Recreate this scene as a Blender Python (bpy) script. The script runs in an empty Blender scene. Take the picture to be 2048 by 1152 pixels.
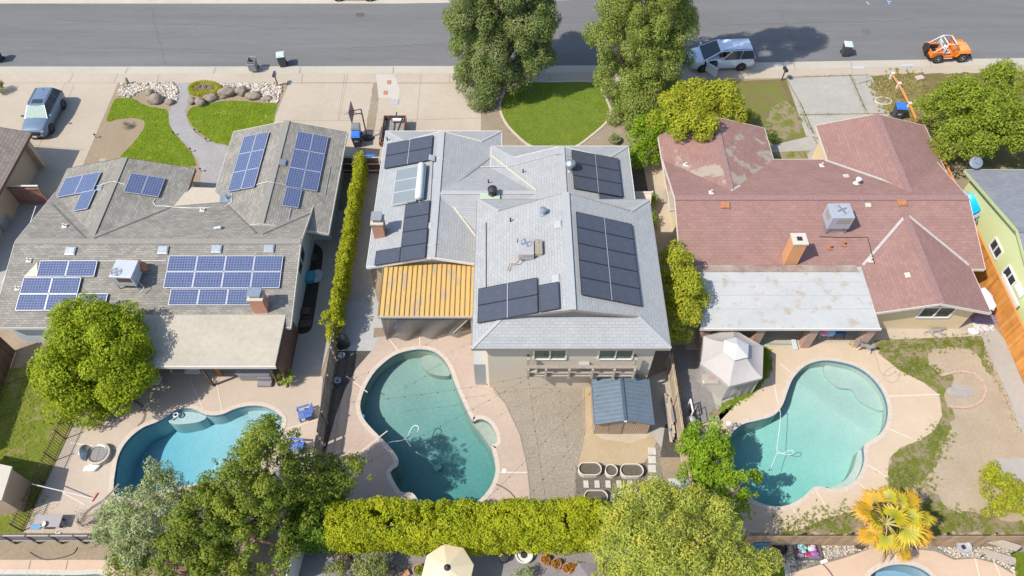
import bpy, bmesh, math, random
import numpy as np
from mathutils import Vector, Matrix, Euler
from mathutils.geometry import tessellate_polygon, delaunay_2d_cdt
RND = random.Random(11); NR = np.random.default_rng(5)
SC = bpy.context.scene; COL = SC.collection
# ---------------------------------------------------------------- camera model: 24 mm class drone lens, 38 m up, 54.8 degrees down
FOC, PITCH, CAMH = 1470.0, math.radians(54.8), 38.0
SP, CP = math.sin(PITCH), math.cos(PITCH)
def P(x, y, z=0.0):
    """photo pixel (2048 wide) at height z -> world point"""
    u, v = x-1024.0, y-576.0
    t = (CAMH-z)/(FOC*SP+v*CP)
    return Vector((u*t, (FOC*CP-v*SP)*t, z))
def pxm(y, z=0.0):
    return (FOC*SP+(y-576.0)*CP)/(CAMH-z)
# ---------------------------------------------------------------- objects
def woff(o):
    if o is None: return Vector((0,0,0))
    v = Vector((0,0,0))
    while o is not None:
        v = v + o.location; o = o.parent
    return v
def tag(o, label=None, cat=None, group=None, kind=None):
    if label: o['label'] = label
    if cat: o['category'] = cat
    if group: o['group'] = group
    if kind: o['kind'] = kind
    return o
def thing(name, label, cat, loc=(0,0,0), group=None):
    o = bpy.data.objects.new(name, None); COL.objects.link(o)
    o.empty_display_size = .3; o.location = loc
    return tag(o, label, cat, group)
def copy_tree(o, parent=None):
    c = o.copy(); COL.objects.link(c); c.parent = parent
    for ch in list(o.children): copy_tree(ch, c)
    return c
class MB:
    def __init__(s): s.v=[]; s.f=[]; s.uv={}
    def add(s, vs, fs, uvs=None):
        b = len(s.v); s.v += [tuple(v) for v in vs]
        for i, f in enumerate(fs):
            if uvs is not None: s.uv[len(s.f)] = uvs[i]
            s.f.append(tuple(b+k for k in f))
        return s
    def box(s, c, d, rz=0, rx=0, ry=0, M=None):
        m = M if M is not None else Matrix.Translation(c) @ Euler((rx,ry,rz)).to_matrix().to_4x4()
        x,y,z = d[0]/2, d[1]/2, d[2]/2
        vs = [m@Vector(p) for p in ((-x,-y,-z),(x,-y,-z),(x,y,-z),(-x,y,-z),(-x,-y,z),(x,-y,z),(x,y,z),(-x,y,z))]
        return s.add(vs, [(0,3,2,1),(4,5,6,7),(0,1,5,4),(1,2,6,5),(2,3,7,6),(3,0,4,7)])
    def bar(s, a, b, w, h, up=(0,0,1)):
        a, b = Vector(a), Vector(b); d = b-a; L = d.length
        if L < 1e-6: return s
        x = d/L; u = Vector(up)
        if abs(x.dot(u)) > .98: u = Vector((0,1,0))
        y = u.cross(x).normalized(); z = x.cross(y)
        m = Matrix((x,y,z)).transposed().to_4x4(); m.translation = (a+b)/2
        return s.box(None, (L,w,h), M=m)
    def tube(s, pts, r, n=8, closed=False):
        pts = [Vector(p) for p in pts]; N = len(pts)
        rs = r if isinstance(r,(list,tuple)) else [r]*N
        rings = []; prev = None
        for i,p in enumerate(pts):
            if closed: d = pts[(i+1)%N]-pts[i-1]
            else: d = pts[min(i+1,N-1)]-pts[max(i-1,0)]
            d = d.normalized() if d.length>1e-9 else Vector((0,0,1))
            if prev is None:
                u = Vector((0,0,1)) if abs(d.z)<.9 else Vector((1,0,0))
            else: u = prev
            u = (u-d*u.dot(d))
            u = u.normalized() if u.length>1e-6 else d.orthogonal().normalized()
            prev = u; w = d.cross(u)
            rings.append([p+(u*math.cos(2*math.pi*k/n)+w*math.sin(2*math.pi*k/n))*rs[i] for k in range(n)])
        vs = [v for g in rings for v in g]; fs = []
        for i in range(N if closed else N-1):
            a, b = i*n, ((i+1)%N)*n
            for k in range(n): fs.append((a+k, a+(k+1)%n, b+(k+1)%n, b+k))
        if not closed:
            fs.append(tuple(range(n-1,-1,-1))); fs.append(tuple((N-1)*n+k for k in range(n)))
        return s.add(vs, fs)
    def lathe(s, prof, c=(0,0,0), n=24, M=None, sx=1, sy=1):
        m = M if M is not None else Matrix.Translation(c)
        vs=[]; fs=[]; k=len(prof)
        for i in range(n):
            a = 2*math.pi*i/n
            for (r,z) in prof: vs.append(m@Vector((r*math.cos(a)*sx, r*math.sin(a)*sy, z)))
        for i in range(n):
            a, b = i*k, ((i+1)%n)*k
            for j in range(k-1): fs.append((a+j, b+j, b+j+1, a+j+1))
        if prof[0][0] > 1e-4: fs.append(tuple(i*k for i in range(n-1,-1,-1)))
        if prof[-1][0] > 1e-4: fs.append(tuple(i*k+k-1 for i in range(n)))
        return s.add(vs, fs)
    def prism(s, poly, z0, z1, top=True, bottom=True, M=None):
        n = len(poly); m = M or Matrix.Identity(4)
        area = sum(poly[i][0]*poly[(i+1)%n][1]-poly[(i+1)%n][0]*poly[i][1] for i in range(n))
        if area < 0: poly = poly[::-1]
        vs = [m@Vector((p[0],p[1],z0)) for p in poly]+[m@Vector((p[0],p[1],z1)) for p in poly]
        fs = [(i,(i+1)%n,n+(i+1)%n,n+i) for i in range(n)]
        tris = tessellate_polygon([[Vector((p[0],p[1],0)) for p in poly]])
        for t in tris:
            a,b,c = t
            if (poly[b][0]-poly[a][0])*(poly[c][1]-poly[a][1])-(poly[c][0]-poly[a][0])*(poly[b][1]-poly[a][1]) < 0: b,c = c,b
            if top: fs.append((n+a,n+b,n+c))
            if bottom: fs.append((a,c,b))
        return s.add(vs, fs)
    def sheet(s, poly, z, holes=()):
        loops = [[Vector((p[0],p[1],0)) for p in poly]]+[[Vector((p[0],p[1],0)) for p in h] for h in holes]
        flat = [p for l in loops for p in l]
        fs = []
        for a,b,c in tessellate_polygon(loops):
            A,B,C = flat[a],flat[b],flat[c]
            if (B.x-A.x)*(C.y-A.y)-(C.x-A.x)*(B.y-A.y) < 0: b,c = c,b
            fs.append((a,b,c))
        return s.add([(p.x,p.y,z) for p in flat], fs)
    def sphere(s, c, r, seg=10, rings=6):
        if not isinstance(r,(tuple,list)): r=(r,r,r)
        vs=[(c[0],c[1],c[2]-r[2])]; fs=[]
        for i in range(1,rings):
            t=math.pi*i/rings-math.pi/2
            for k in range(seg):
                a=2*math.pi*k/seg
                vs.append((c[0]+r[0]*math.cos(t)*math.cos(a), c[1]+r[1]*math.cos(t)*math.sin(a), c[2]+r[2]*math.sin(t)))
        vs.append((c[0],c[1],c[2]+r[2])); L=len(vs)-1
        for k in range(seg):
            fs.append((0,1+(k+1)%seg,1+k)); fs.append((L,L-seg+k,L-seg+(k+1)%seg))
        for i in range(rings-2):
            a=1+i*seg; b=a+seg
            for k in range(seg): fs.append((a+k,a+(k+1)%seg,b+(k+1)%seg,b+k))
        return s.add(vs,fs)
    def roofface(s, pts, thick=0.0):
        """top face with uv in metres: u level, v up the slope"""
        pts=[Vector(p) for p in pts]
        n = Vector((0,0,0))
        for i in range(len(pts)):
            a,b=pts[i],pts[(i+1)%len(pts)]
            n += Vector(((a.y-b.y)*(a.z+b.z),(a.z-b.z)*(a.x+b.x),(a.x-b.x)*(a.y+b.y)))
        n.normalize()
        if n.z < 0: n=-n; pts=pts[::-1]
        h = Vector((0,0,1)).cross(n)
        h = h.normalized() if h.length>1e-4 else Vector((1,0,0))
        w = n.cross(h)
        uv=[(p.dot(h),p.dot(w)) for p in pts]
        k=len(pts)
        s.add(pts,[tuple(range(k))],[uv])
        if thick:
            lo=[p-Vector((0,0,thick)) for p in pts]
            s.add(lo,[tuple(range(k-1,-1,-1))],[uv[::-1]])
            for i in range(k):
                j=(i+1)%k
                s.add([pts[i],lo[i],lo[j],pts[j]],[(0,1,2,3)],[[uv[i],uv[i],uv[j],uv[j]]])
        return s
    def build(s, name, mat, parent=None, smooth=False, bevel=0, kind=None, sub=0):
        off = woff(parent) if parent is not None else Vector((0,0,0))
        me = bpy.data.meshes.new(name)
        vs = [(x-off.x,y-off.y,z-off.z) for x,y,z in s.v] if parent is not None else s.v
        me.from_pydata(vs, [], s.f)
        if s.uv:
            ul = me.uv_layers.new(name='UVMap')
            for pi, p in enumerate(me.polygons):
                u = s.uv.get(pi)
                if u:
                    for li,c in zip(p.loop_indices,u): ul.data[li].uv = c
        if smooth: me.polygons.foreach_set('use_smooth', [True]*len(me.polygons))
        me.materials.append(mat); me.update()
        o = bpy.data.objects.new(name, me); COL.objects.link(o)
        if parent is not None: o.parent = parent
        if bevel:
            b=o.modifiers.new('bevel','BEVEL'); b.width=bevel; b.segments=2; b.limit_method='ANGLE'
        if sub:
            b=o.modifiers.new('sub','SUBSURF'); b.levels=sub; b.render_levels=sub
        if kind: o['kind']=kind
        return o
def catmull(pts, n=5, closed=True):
    pts=[Vector(p) for p in pts]; N=len(pts); out=[]
    for i in range(N if closed else N-1):
        if closed: a,b,c,d=pts[i-1],pts[i],pts[(i+1)%N],pts[(i+2)%N]
        else: a,b,c,d=pts[max(i-1,0)],pts[i],pts[i+1],pts[min(i+2,N-1)]
        for k in range(n):
            t=k/n
            out.append(.5*((2*b)+(c-a)*t+(2*a-5*b+4*c-d)*t*t+(3*b-a-3*c+d)*t**3))
    if not closed: out.append(pts[-1])
    return out
def PX(l, z=0.0): return [P(x,y,z) for x,y in l]
def offset(poly, d):
    n=len(poly); out=[]
    ar=sum(poly[i].x*poly[(i+1)%n].y-poly[(i+1)%n].x*poly[i].y for i in range(n))
    sg = 1 if ar>0 else -1
    for i in range(n):
        t=(poly[(i+1)%n]-poly[i-1]); t.z=0
        if t.length<1e-6: out.append(poly[i].copy()); continue
        t.normalize(); out.append(poly[i]+Vector((t.y,-t.x,0))*d*sg)
    return out
# ---------------------------------------------------------------- materials
def nd(nt,t,**k):
    n=nt.nodes.new(t)
    for a,b in k.items(): setattr(n,a,b)
    return n
def C4(c): return (c[0],c[1],c[2],1)
def sr(r,g,b):
    f=lambda v:(v/255/12.92 if v<=10 else ((v/255+.055)/1.055)**2.4)
    return (f(r),f(g),f(b))
def mul(c,k): return tuple(min(1,max(0,x*k)) for x in c)
def newmat(name):
    m=bpy.data.materials.new(name); m.use_nodes=True
    nt=m.node_tree; b=nt.nodes['Principled BSDF']
    return m,nt,b
def noise(nt,vec,scale,detail=3,rough=.55):
    n=nd(nt,'ShaderNodeTexNoise'); n.inputs['Scale'].default_value=scale; n.inputs['Detail'].default_value=detail; n.inputs['Roughness'].default_value=rough
    nt.links.new(vec,n.inputs['Vector']); return n.outputs['Fac']
def ramp(nt,fac,stops):
    r=nd(nt,'ShaderNodeValToRGB'); e=r.color_ramp.elements
    while len(e)<len(stops): e.new(.5)
    for q,(p,c) in zip(e,stops): q.position=p; q.color=C4(c)
    nt.links.new(fac,r.inputs[0]); return r.outputs[0]
def mix(nt,fac,a,b,mode='MIX'):
    m=nd(nt,'ShaderNodeMix',data_type='RGBA',blend_type=mode)
    for i,x in ((0,fac),(6,a),(7,b)):
        if isinstance(x,(int,float)): m.inputs[i].default_value=x
        elif isinstance(x,tuple): m.inputs[i].default_value=C4(x)
        else: nt.links.new(x,m.inputs[i])
    return m.outputs[2]
def bumpn(nt,b,h,strength=.3,dist=.02):
    n=nd(nt,'ShaderNodeBump'); n.inputs['Strength'].default_value=strength; n.inputs['Distance'].default_value=dist
    nt.links.new(h,n.inputs['Height']); nt.links.new(n.outputs[0],b.inputs['Normal'])
def flat(name,c,rough=.6,metal=0,var=.06,scale=6,spec=.5,coat=0,bump=0):
    m,nt,b=newmat(name); tc=nd(nt,'ShaderNodeTexCoord')
    f=noise(nt,tc.outputs['Object'],scale,4)
    nt.links.new(ramp(nt,f,[(.3,mul(c,1-var)),(.7,mul(c,1+var))]),b.inputs['Base Color'])
    b.inputs['Roughness'].default_value=rough; b.inputs['Metallic'].default_value=metal
    b.inputs['Specular IOR Level'].default_value=spec; b.inputs['Coat Weight'].default_value=coat
    if bump: bumpn(nt,b,f,bump,.02)
    return m
def ground(name,c1,c2,s1=.35,s2=6.,s3=40.,fine=.25,c3=None,t3=.62,rough=.92,bump=.4,bd=.02,sx=1,sy=1,specks=None):
    """large patches, medium mottling and fine grain"""
    m,nt,b=newmat(name); tc=nd(nt,'ShaderNodeTexCoord'); mp=nd(nt,'ShaderNodeMapping')
    mp.inputs['Scale'].default_value=(sx,sy,1); nt.links.new(tc.outputs['Object'],mp.inputs[0]); v=mp.outputs[0]
    a=noise(nt,v,s1,4,.6); d=noise(nt,v,s2,4,.65); e=noise(nt,v,s3,3,.7)
    col=ramp(nt,a,[(.32,c1),(.68,c2)])
    col=mix(nt,1.0,col,ramp(nt,d,[(.25,(1-fine,)*3),(.75,(1+0*fine,)*3)]),'MULTIPLY')
    if c3: 
        g=noise(nt,v,s1*2.3,5,.65)
        col=mix(nt,ramp(nt,g,[(t3-.05,(0,0,0)),(t3+.05,(1,1,1))]),col,c3)
    col=mix(nt,1.0,col,ramp(nt,e,[(.3,(1-fine*1.3,)*3),(.7,(1.0,)*3)]),'MULTIPLY')
    if specks:
        h=noise(nt,tc.outputs['Object'],5.5,6,.8); k=noise(nt,tc.outputs['Object'],.16,3,.5)
        k2=nd(nt,'ShaderNodeMath',operation='MULTIPLY_ADD'); k2.inputs[1].default_value=.35; nt.links.new(k,k2.inputs[0]); nt.links.new(h,k2.inputs[2])
        col=mix(nt,ramp(nt,k2.outputs[0],[(.86,(0,0,0)),(.9,(1,1,1))]),col,specks)
    nt.links.new(col,b.inputs['Base Color']); b.inputs['Roughness'].default_value=rough; b.inputs['Specular IOR Level'].default_value=.2
    if bump: bumpn(nt,b,e,bump,bd)
    return m
def islandmat(name,cols,rough=.8,trans=0,spec=.2,bump=0,tip=None,ts=1.0):
    """colour picked per loose piece (leaf, stone, board)"""
    m,nt,b=newmat(name); g=nd(nt,'ShaderNodeNewGeometry')
    n=len(cols); col=ramp(nt,g.outputs['Random Per Island'],[(i/(max(1,n-1)),c) for i,c in enumerate(cols)])
    tc=nd(nt,'ShaderNodeTexCoord'); f=noise(nt,tc.outputs['Object'],1.3,3)
    col=mix(nt,1.0,col,ramp(nt,f,[(.3,(.78,)*3),(.7,(1.1,)*3)]),'MULTIPLY')
    if tip:
        h=noise(nt,tc.outputs['Object'],ts,3,.5); col=mix(nt,ramp(nt,h,[(.5,(0,0,0)),(.62,(.75,.75,.75))]),col,tip)
    nt.links.new(col,b.inputs['Base Color']); b.inputs['Roughness'].default_value=rough; b.inputs['Specular IOR Level'].default_value=spec
    if trans:
        t=nd(nt,'ShaderNodeBsdfTranslucent'); nt.links.new(col,t.inputs[0])
        x=nd(nt,'ShaderNodeMixShader'); x.inputs[0].default_value=trans
        nt.links.new(b.outputs[0],x.inputs[1]); nt.links.new(t.outputs[0],x.inputs[2])
        nt.links.new(x.outputs[0],nt.nodes['Material Output'].inputs[0])
    return m
def shingle(name,c1,c2,mortar,bw=.34,rh=.15,ms=.012,blotch=.12,worn=None,wt=.6,lines=1.0):
    m,nt,b=newmat(name); uv=nd(nt,'ShaderNodeUVMap'); br=nd(nt,'ShaderNodeTexBrick')
    br.inputs['Color1'].default_value=C4(c1); br.inputs['Color2'].default_value=C4(c2); br.inputs['Mortar'].default_value=C4(mortar)
    br.inputs['Scale'].default_value=1; br.inputs['Mortar Size'].default_value=ms; br.inputs['Brick Width'].default_value=bw; br.inputs['Row Height'].default_value=rh
    br.inputs['Mortar Smooth'].default_value=.3
    nt.links.new(uv.outputs[0],br.inputs['Vector'])
    tc=nd(nt,'ShaderNodeTexCoord'); f=noise(nt,tc.outputs['Object'],.9,5,.65); g=noise(nt,tc.outputs['Object'],14,3,.7)
    col=mix(nt,1.0,br.outputs['Color'],ramp(nt,f,[(.28,(1-blotch,)*3),(.72,(1+blotch*.5,)*3)]),'MULTIPLY')
    col=mix(nt,1.0,col,ramp(nt,g,[(.3,(.86,)*3),(.7,(1.05,)*3)]),'MULTIPLY')
    if worn: 
        h=noise(nt,tc.outputs['Object'],.42,6,.62); col=mix(nt,ramp(nt,h,[(wt,(0,0,0)),(wt+.04,(1,1,1))]),col,mix(nt,g,worn,mul(worn,.7)))
    nt.links.new(col,b.inputs['Base Color']); b.inputs['Roughness'].default_value=.9; b.inputs['Specular IOR Level'].default_value=.2
    bumpn(nt,b,br.outputs['Fac'],-.35,.01)
    return m
def gridmat(name,cell,line,w=.156,h=.156,ms=.006,rough=.22,var=.12,metal=0,coat=.4):
    m,nt,b=newmat(name); uv=nd(nt,'ShaderNodeUVMap'); br=nd(nt,'ShaderNodeTexBrick'); br.offset=0
    br.inputs['Color1'].default_value=C4(mul(cell,1-var)); br.inputs['Color2'].default_value=C4(mul(cell,1+var)); br.inputs['Mortar'].default_value=C4(line)
    br.inputs['Scale'].default_value=1; br.inputs['Mortar Size'].default_value=ms; br.inputs['Brick Width'].default_value=w; br.inputs['Row Height'].default_value=h
    nt.links.new(uv.outputs[0],br.inputs['Vector']); nt.links.new(br.outputs['Color'],b.inputs['Base Color'])
    b.inputs['Roughness'].default_value=rough; b.inputs['Coat Weight'].default_value=coat; b.inputs['Coat Roughness'].default_value=.08
    return m
def glassmat(name,c,rough=.06):
    m,nt,b=newmat(name); b.inputs['Base Color'].default_value=C4(c); b.inputs['Roughness'].default_value=rough; b.inputs['Specular IOR Level'].default_value=.7
    return m
def netmat(name,c,alpha=.5,scale=0):
    m,nt,b=newmat(name); t=nd(nt,'ShaderNodeBsdfTransparent'); x=nd(nt,'ShaderNodeMixShader'); x.inputs[0].default_value=alpha
    b.inputs['Base Color'].default_value=C4(c); b.inputs['Roughness'].default_value=.8
    nt.links.new(t.outputs[0],x.inputs[1]); nt.links.new(b.outputs[0],x.inputs[2]); nt.links.new(x.outputs[0],nt.nodes['Material Output'].inputs[0])
    return m
def watermat(name,absorb,density):
    m,nt,b=newmat(name); nt.nodes.remove(b); out=nt.nodes['Material Output']
    tr=nd(nt,'ShaderNodeBsdfTransparent'); gl=nd(nt,'ShaderNodeBsdfGlossy'); gl.inputs['Roughness'].default_value=.03
    fr=nd(nt,'ShaderNodeFresnel'); fr.inputs[0].default_value=1.33
    tc=nd(nt,'ShaderNodeTexCoord'); f=noise(nt,tc.outputs['Object'],3.2,3,.6)
    bp=nd(nt,'ShaderNodeBump'); bp.inputs['Strength'].default_value=.8; bp.inputs['Distance'].default_value=.03
    nt.links.new(f,bp.inputs['Height']); nt.links.new(bp.outputs[0],gl.inputs['Normal']); nt.links.new(bp.outputs[0],fr.inputs['Normal'])
    x=nd(nt,'ShaderNodeMixShader'); nt.links.new(fr.outputs[0],x.inputs[0]); nt.links.new(tr.outputs[0],x.inputs[1]); nt.links.new(gl.outputs[0],x.inputs[2])
    nt.links.new(x.outputs[0],out.inputs['Surface'])
    ab=nd(nt,'ShaderNodeVolumeAbsorption'); ab.inputs['Color'].default_value=C4(absorb); ab.inputs['Density'].default_value=density
    nt.links.new(ab.outputs[0],out.inputs['Volume'])
    return m
def brickmat(name,c1,c2,mortar,bw=.2,rh=.07):
    m,nt,b=newmat(name); tc=nd(nt,'ShaderNodeTexCoord'); sx=nd(nt,'ShaderNodeSeparateXYZ'); nt.links.new(tc.outputs['Object'],sx.inputs[0])
    ad=nd(nt,'ShaderNodeMath',operation='ADD'); nt.links.new(sx.outputs[0],ad.inputs[0]); nt.links.new(sx.outputs[1],ad.inputs[1])
    cb=nd(nt,'ShaderNodeCombineXYZ'); nt.links.new(ad.outputs[0],cb.inputs[0]); nt.links.new(sx.outputs[2],cb.inputs[1])
    br=nd(nt,'ShaderNodeTexBrick'); br.inputs['Color1'].default_value=C4(c1); br.inputs['Color2'].default_value=C4(c2); br.inputs['Mortar'].default_value=C4(mortar)
    br.inputs['Scale'].default_value=1; br.inputs['Mortar Size'].default_value=.01; br.inputs['Brick Width'].default_value=bw; br.inputs['Row Height'].default_value=rh
    nt.links.new(cb.outputs[0],br.inputs['Vector']); nt.links.new(br.outputs['Color'],b.inputs['Base Color']); b.inputs['Roughness'].default_value=.9
    bumpn(nt,b,br.outputs['Fac'],-.4,.01)
    return m
def ribmat(name,c,rough=.45,metal=.3,worn=None,wt=.64,streak=0):
    m,nt,b=newmat(name); tc=nd(nt,'ShaderNodeTexCoord'); mp=nd(nt,'ShaderNodeMapping'); mp.inputs['Scale'].default_value=(2.2,.5,1)
    nt.links.new(tc.outputs['Object'],mp.inputs[0]); f=noise(nt,mp.outputs[0],1.2,5,.6); g=noise(nt,tc.outputs['Object'],9,3)
    col=ramp(nt,g,[(.3,mul(c,.9)),(.7,mul(c,1.06))])
    if worn: col=mix(nt,ramp(nt,f,[(wt,(0,0,0)),(wt+.03,(1,1,1))]),col,worn)
    nt.links.new(col,b.inputs['Base Color']); b.inputs['Roughness'].default_value=rough; b.inputs['Metallic'].default_value=metal
    return m
# ---------------------------------------------------------------- palette
m_asphalt=ground('asphalt',(.178,.176,.176),(.212,.21,.208),.55,5,60,.16,sx=.07,bump=.2,specks=(.30,.295,.285))
m_conc=ground('driveway concrete',(.45,.38,.295),(.51,.435,.345),.22,2.5,50,.1,bump=.15)
m_concg=ground('grey concrete',(.40,.375,.335),(.46,.435,.39),.3,2.5,50,.14,bump=.15)
m_walkc=ground('stamped walk',(.36,.34,.335),(.42,.40,.39),.6,4,40,.2,bump=.4)
m_kerb=ground('kerb concrete',(.47,.425,.35),(.53,.48,.40),.2,2,50,.1,bump=.1)
m_deckA=ground('pool deck tan',(.50,.41,.325),(.57,.47,.375),.3,7,60,.13,bump=.3)
m_deckB=ground('pool deck pink',(.50,.385,.31),(.57,.45,.36),.35,5,60,.15,bump=.3)
m_deckC=ground('pool deck cream',(.54,.425,.305),(.60,.475,.345),.3,3,60,.08,bump=.2)
m_deckD=ground('pool deck peach',(.55,.40,.29),(.61,.45,.33),.3,3,60,.08,bump=.2)
m_coping=flat('coping',(.52,.44,.36),.85,var=.1)
m_lawn=ground('bright lawn',(.19,.29,.012),(.31,.38,.03),.8,9,70,.38,c3=(.40,.37,.08),t3=.60,bump=.9,bd=.05)
m_lawn2=ground('dark lawn',(.19,.29,.025),(.27,.35,.05),.9,9,70,.3,c3=(.21,.215,.06),t3=.62,bump=.9,bd=.05)
m_lawn3=ground('backyard lawn',(.26,.34,.03),(.37,.39,.08),.4,9,70,.35,c3=(.42,.36,.15),t3=.58,bump=.9,bd=.05)
m_dry=ground('dry grass',(.36,.28,.13),(.30,.265,.09),.5,8,60,.35,c3=(.24,.27,.05),t3=.52,bump=.9,bd=.05)
m_weedy=ground('weedy dry grass',(.42,.31,.15),(.36,.28,.10),.6,8,60,.4,c3=(.22,.235,.045),t3=.56,bump=1,bd=.06)
m_yardgrass=ground('patchy grass',(.24,.29,.04),(.33,.34,.075),.7,8,60,.35,c3=(.42,.33,.21),t3=.5,bump=.9,bd=.05)
m_yarddirt=ground('yard dirt',(.45,.355,.245),(.52,.42,.30),.5,6,50,.2,c3=(.26,.25,.07),t3=.68,bump=.5)
m_dirt=ground('bare dirt',(.36,.28,.19),(.43,.335,.225),.5,6,50,.25,bump=.5)
m_tandirt=ground('tan sand',(.47,.355,.22),(.54,.42,.275),.5,7,50,.16,bump=.4)
m_darkdirt=ground('planter soil',(.075,.065,.055),(.13,.11,.09),.7,8,40,.45,bump=.8,bd=.04)
m_gravelt=ground('tan pea gravel',(.58,.46,.325),(.66,.55,.40),.4,11,34,.5,bump=1,bd=.04)
m_gravelg=ground('grey gravel',(.54,.46,.36),(.62,.54,.43),.35,11,34,.42,bump=1,bd=.04)
m_graveld=ground('dark gravel',(.17,.155,.14),(.25,.22,.19),.5,11,30,.55,bump=1,bd=.04)
m_bark=ground('bark mulch',(.28,.24,.205),(.40,.34,.28),.6,11,30,.5,c3=(.40,.29,.19),t3=.6,bump=1,bd=.04)
m_rockgr=ground('mixed rock',(.50,.45,.37),(.62,.55,.45),.7,10,26,.55,bump=1,bd=.05)
m_paver=ground('grey pavers',(.27,.25,.245),(.34,.315,.30),.5,6,40,.25,bump=.4)
m_joint=flat('joint dark',(.24,.21,.18),.9)
m_jointl=flat('joint light',(.66,.58,.47),.9)
m_weed=islandmat('weed tufts',[(.10,.14,.02),(.17,.20,.03),(.25,.23,.06)],trans=.3)
SKY=None
# ================================================================ light, sky, camera
w=bpy.data.worlds.new('World'); SC.world=w; w.use_nodes=True
sky=nd(w.node_tree,'ShaderNodeTexSky',sky_type='NISHITA'); sky.sun_disc=False
SUN_EL,SUN_AZ=math.radians(51.5),math.radians(25)
sky.sun_elevation=SUN_EL; sky.sun_rotation=math.radians(245); sky.air_density=1; sky.dust_density=1
bg=w.node_tree.nodes['Background']; bg.inputs[1].default_value=.15
w.node_tree.links.new(sky.outputs[0],bg.inputs[0])
sl=bpy.data.lights.new('sun','SUN'); sl.energy=3.8; sl.angle=math.radians(.5); sl.color=(1,.94,.84)
so=bpy.data.objects.new('sun',sl); COL.objects.link(so); so.location=(-30,-10,60)
so.rotation_euler=Vector((math.cos(SUN_AZ)*math.cos(SUN_EL),math.sin(SUN_AZ)*math.cos(SUN_EL),-math.sin(SUN_EL))).to_track_quat('-Z','Y').to_euler()
cd=bpy.data.cameras.new('camera'); cd.sensor_width=36; cd.lens=36*FOC/2048; cd.clip_end=1000; cd.clip_start=.5
co=bpy.data.objects.new('camera',cd); COL.objects.link(co); co.location=(0,0,CAMH); co.rotation_euler=(math.pi/2-PITCH,0,0); SC.camera=co
SC.view_settings.view_transform='Standard'; SC.view_settings.look='None'; SC.view_settings.gamma=1; SC.view_settings.exposure=.46
SC.cycles.max_bounces=6; SC.cycles.transparent_max_bounces=12; SC.cycles.caustics_refractive=False; SC.cycles.caustics_reflective=False
# ================================================================ ground sheets
POOLS={
 'A':[(228,985),(232,935),(240,905),(258,878),(285,856),(312,845),(335,832),(350,821),(366,817),(386,818),(405,827),(425,831),(447,828),(470,818),(497,812),(526,813),(548,822),(563,836),(564,850),(552,875),(525,905),(485,938),(440,960),(408,966),(370,972),(300,985),(250,994)],
 'B':[(795,708),(820,701),(845,699),(868,704),(888,720),(901,742),(909,765),(920,792),(932,818),(941,836),(947,843),(957,839),(968,840),(979,847),(988,860),(994,879),(991,887),(983,892),(985,903),(990,925),(991,945),(982,972),(962,997),(937,1011),(905,1016),(865,1013),(840,1004),(829,990),(820,985),(806,985),(797,978),(782,950),(784,941),(795,932),(796,918),(782,897),(766,880),(746,860),(729,840),(721,820),(722,800),(733,770),(751,742),(775,720)],
 'C':[(1640,722),(1672,723),(1710,733),(1740,752),(1764,782),(1775,815),(1772,848),(1757,871),(1735,885),(1727,895),(1728,922),(1717,952),(1697,971),(1667,978),(1643,974),(1627,975),(1606,994),(1577,1010),(1545,1013),(1510,1001),(1480,976),(1462,942),(1455,905),(1461,872),(1483,850),(1515,841),(1540,834),(1556,823),(1567,805),(1575,782),(1587,755),(1610,732)],
 'D':[(1738,1158),(1752,1142),(1775,1132),(1803,1129),(1832,1134),(1853,1145),(1866,1160),(1872,1195),(1840,1235),(1780,1240),(1740,1205)],
 'E':[(-120,1149),(-40,1149),(60,1149),(150,1150),(206,1150),(214,1175),(212,1230),(150,1250),(0,1250),(-110,1250)]}
POOLW={k:catmull(PX(v),4) for k,v in POOLS.items()}
kA=[(-900,133),(-300,133),(0,133),(400,133),(800,132),(1050,132),(1250,130),(1400,127),(1550,124.5),(1700,121.5),(2048,116),(2400,110),(3000,100)]
kB=[(x,y+14-.0012*max(0,x-1100)) for x,y in kA]
kS=[(x,y+33-.002*max(0,x-1000)) for x,y in kA]
fA=[(x,(7 if x<900 else 7-(x-900)*.03)) for x,y in kA]
fB=[(x,y-8) for x,y in fA]; fS=[(x,y-20) for x,y in fA]
def strip(name,l1,z1,l2,z2,mat,kind='structure'):
    a=[P(x,y,z1) for x,y in l1]; b=[P(x,y,z2) for x,y in l2]; m=MB(); n=len(a)
    m.add(a+b,[(i,i+1,n+i+1,n+i) for i in range(n-1)] if a[0].y<b[0].y else [(i+1,i,n+i,n+i+1) for i in range(n-1)])
    return m.build(name,mat,kind=kind)
g=MB(); north=PX(kB); g.sheet([Vector((-150,-60,0)),Vector((150,-60,0)),Vector((150,north[-1].y,0))]+north[::-1]+[Vector((-150,north[0].y,0))],0,list(POOLW.values()))
g.build('ground',m_dirt,kind='structure')
strip('gutter',kB,0,kA,-.09,m_kerb)
strip('road',kA,-.09,fA,-.09,m_asphalt)
strip('far_gutter',fA,-.09,fB,0,m_kerb); strip('far_sidewalk',fB,0,fS,0,m_kerb)
m=MB(); n=PX(fS); m.sheet(n+[Vector((260,n[-1].y+5,0)),Vector((260,260,0)),Vector((-260,260,0)),Vector((-260,n[0].y,0))],0); m.build('far_verge',m_dry,kind='structure')
strip('sidewalk',kS,.004,kB,.004,m_conc)
def subdiv(poly,step):
    out=[]
    for i in range(len(poly)):
        a,b=poly[i],poly[(i+1)%len(poly)]; k=max(1,int((b-a).length/step))
        out+=[a.lerp(b,j/k) for j in range(k)]
    return out
PATCHN=[0]
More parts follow.
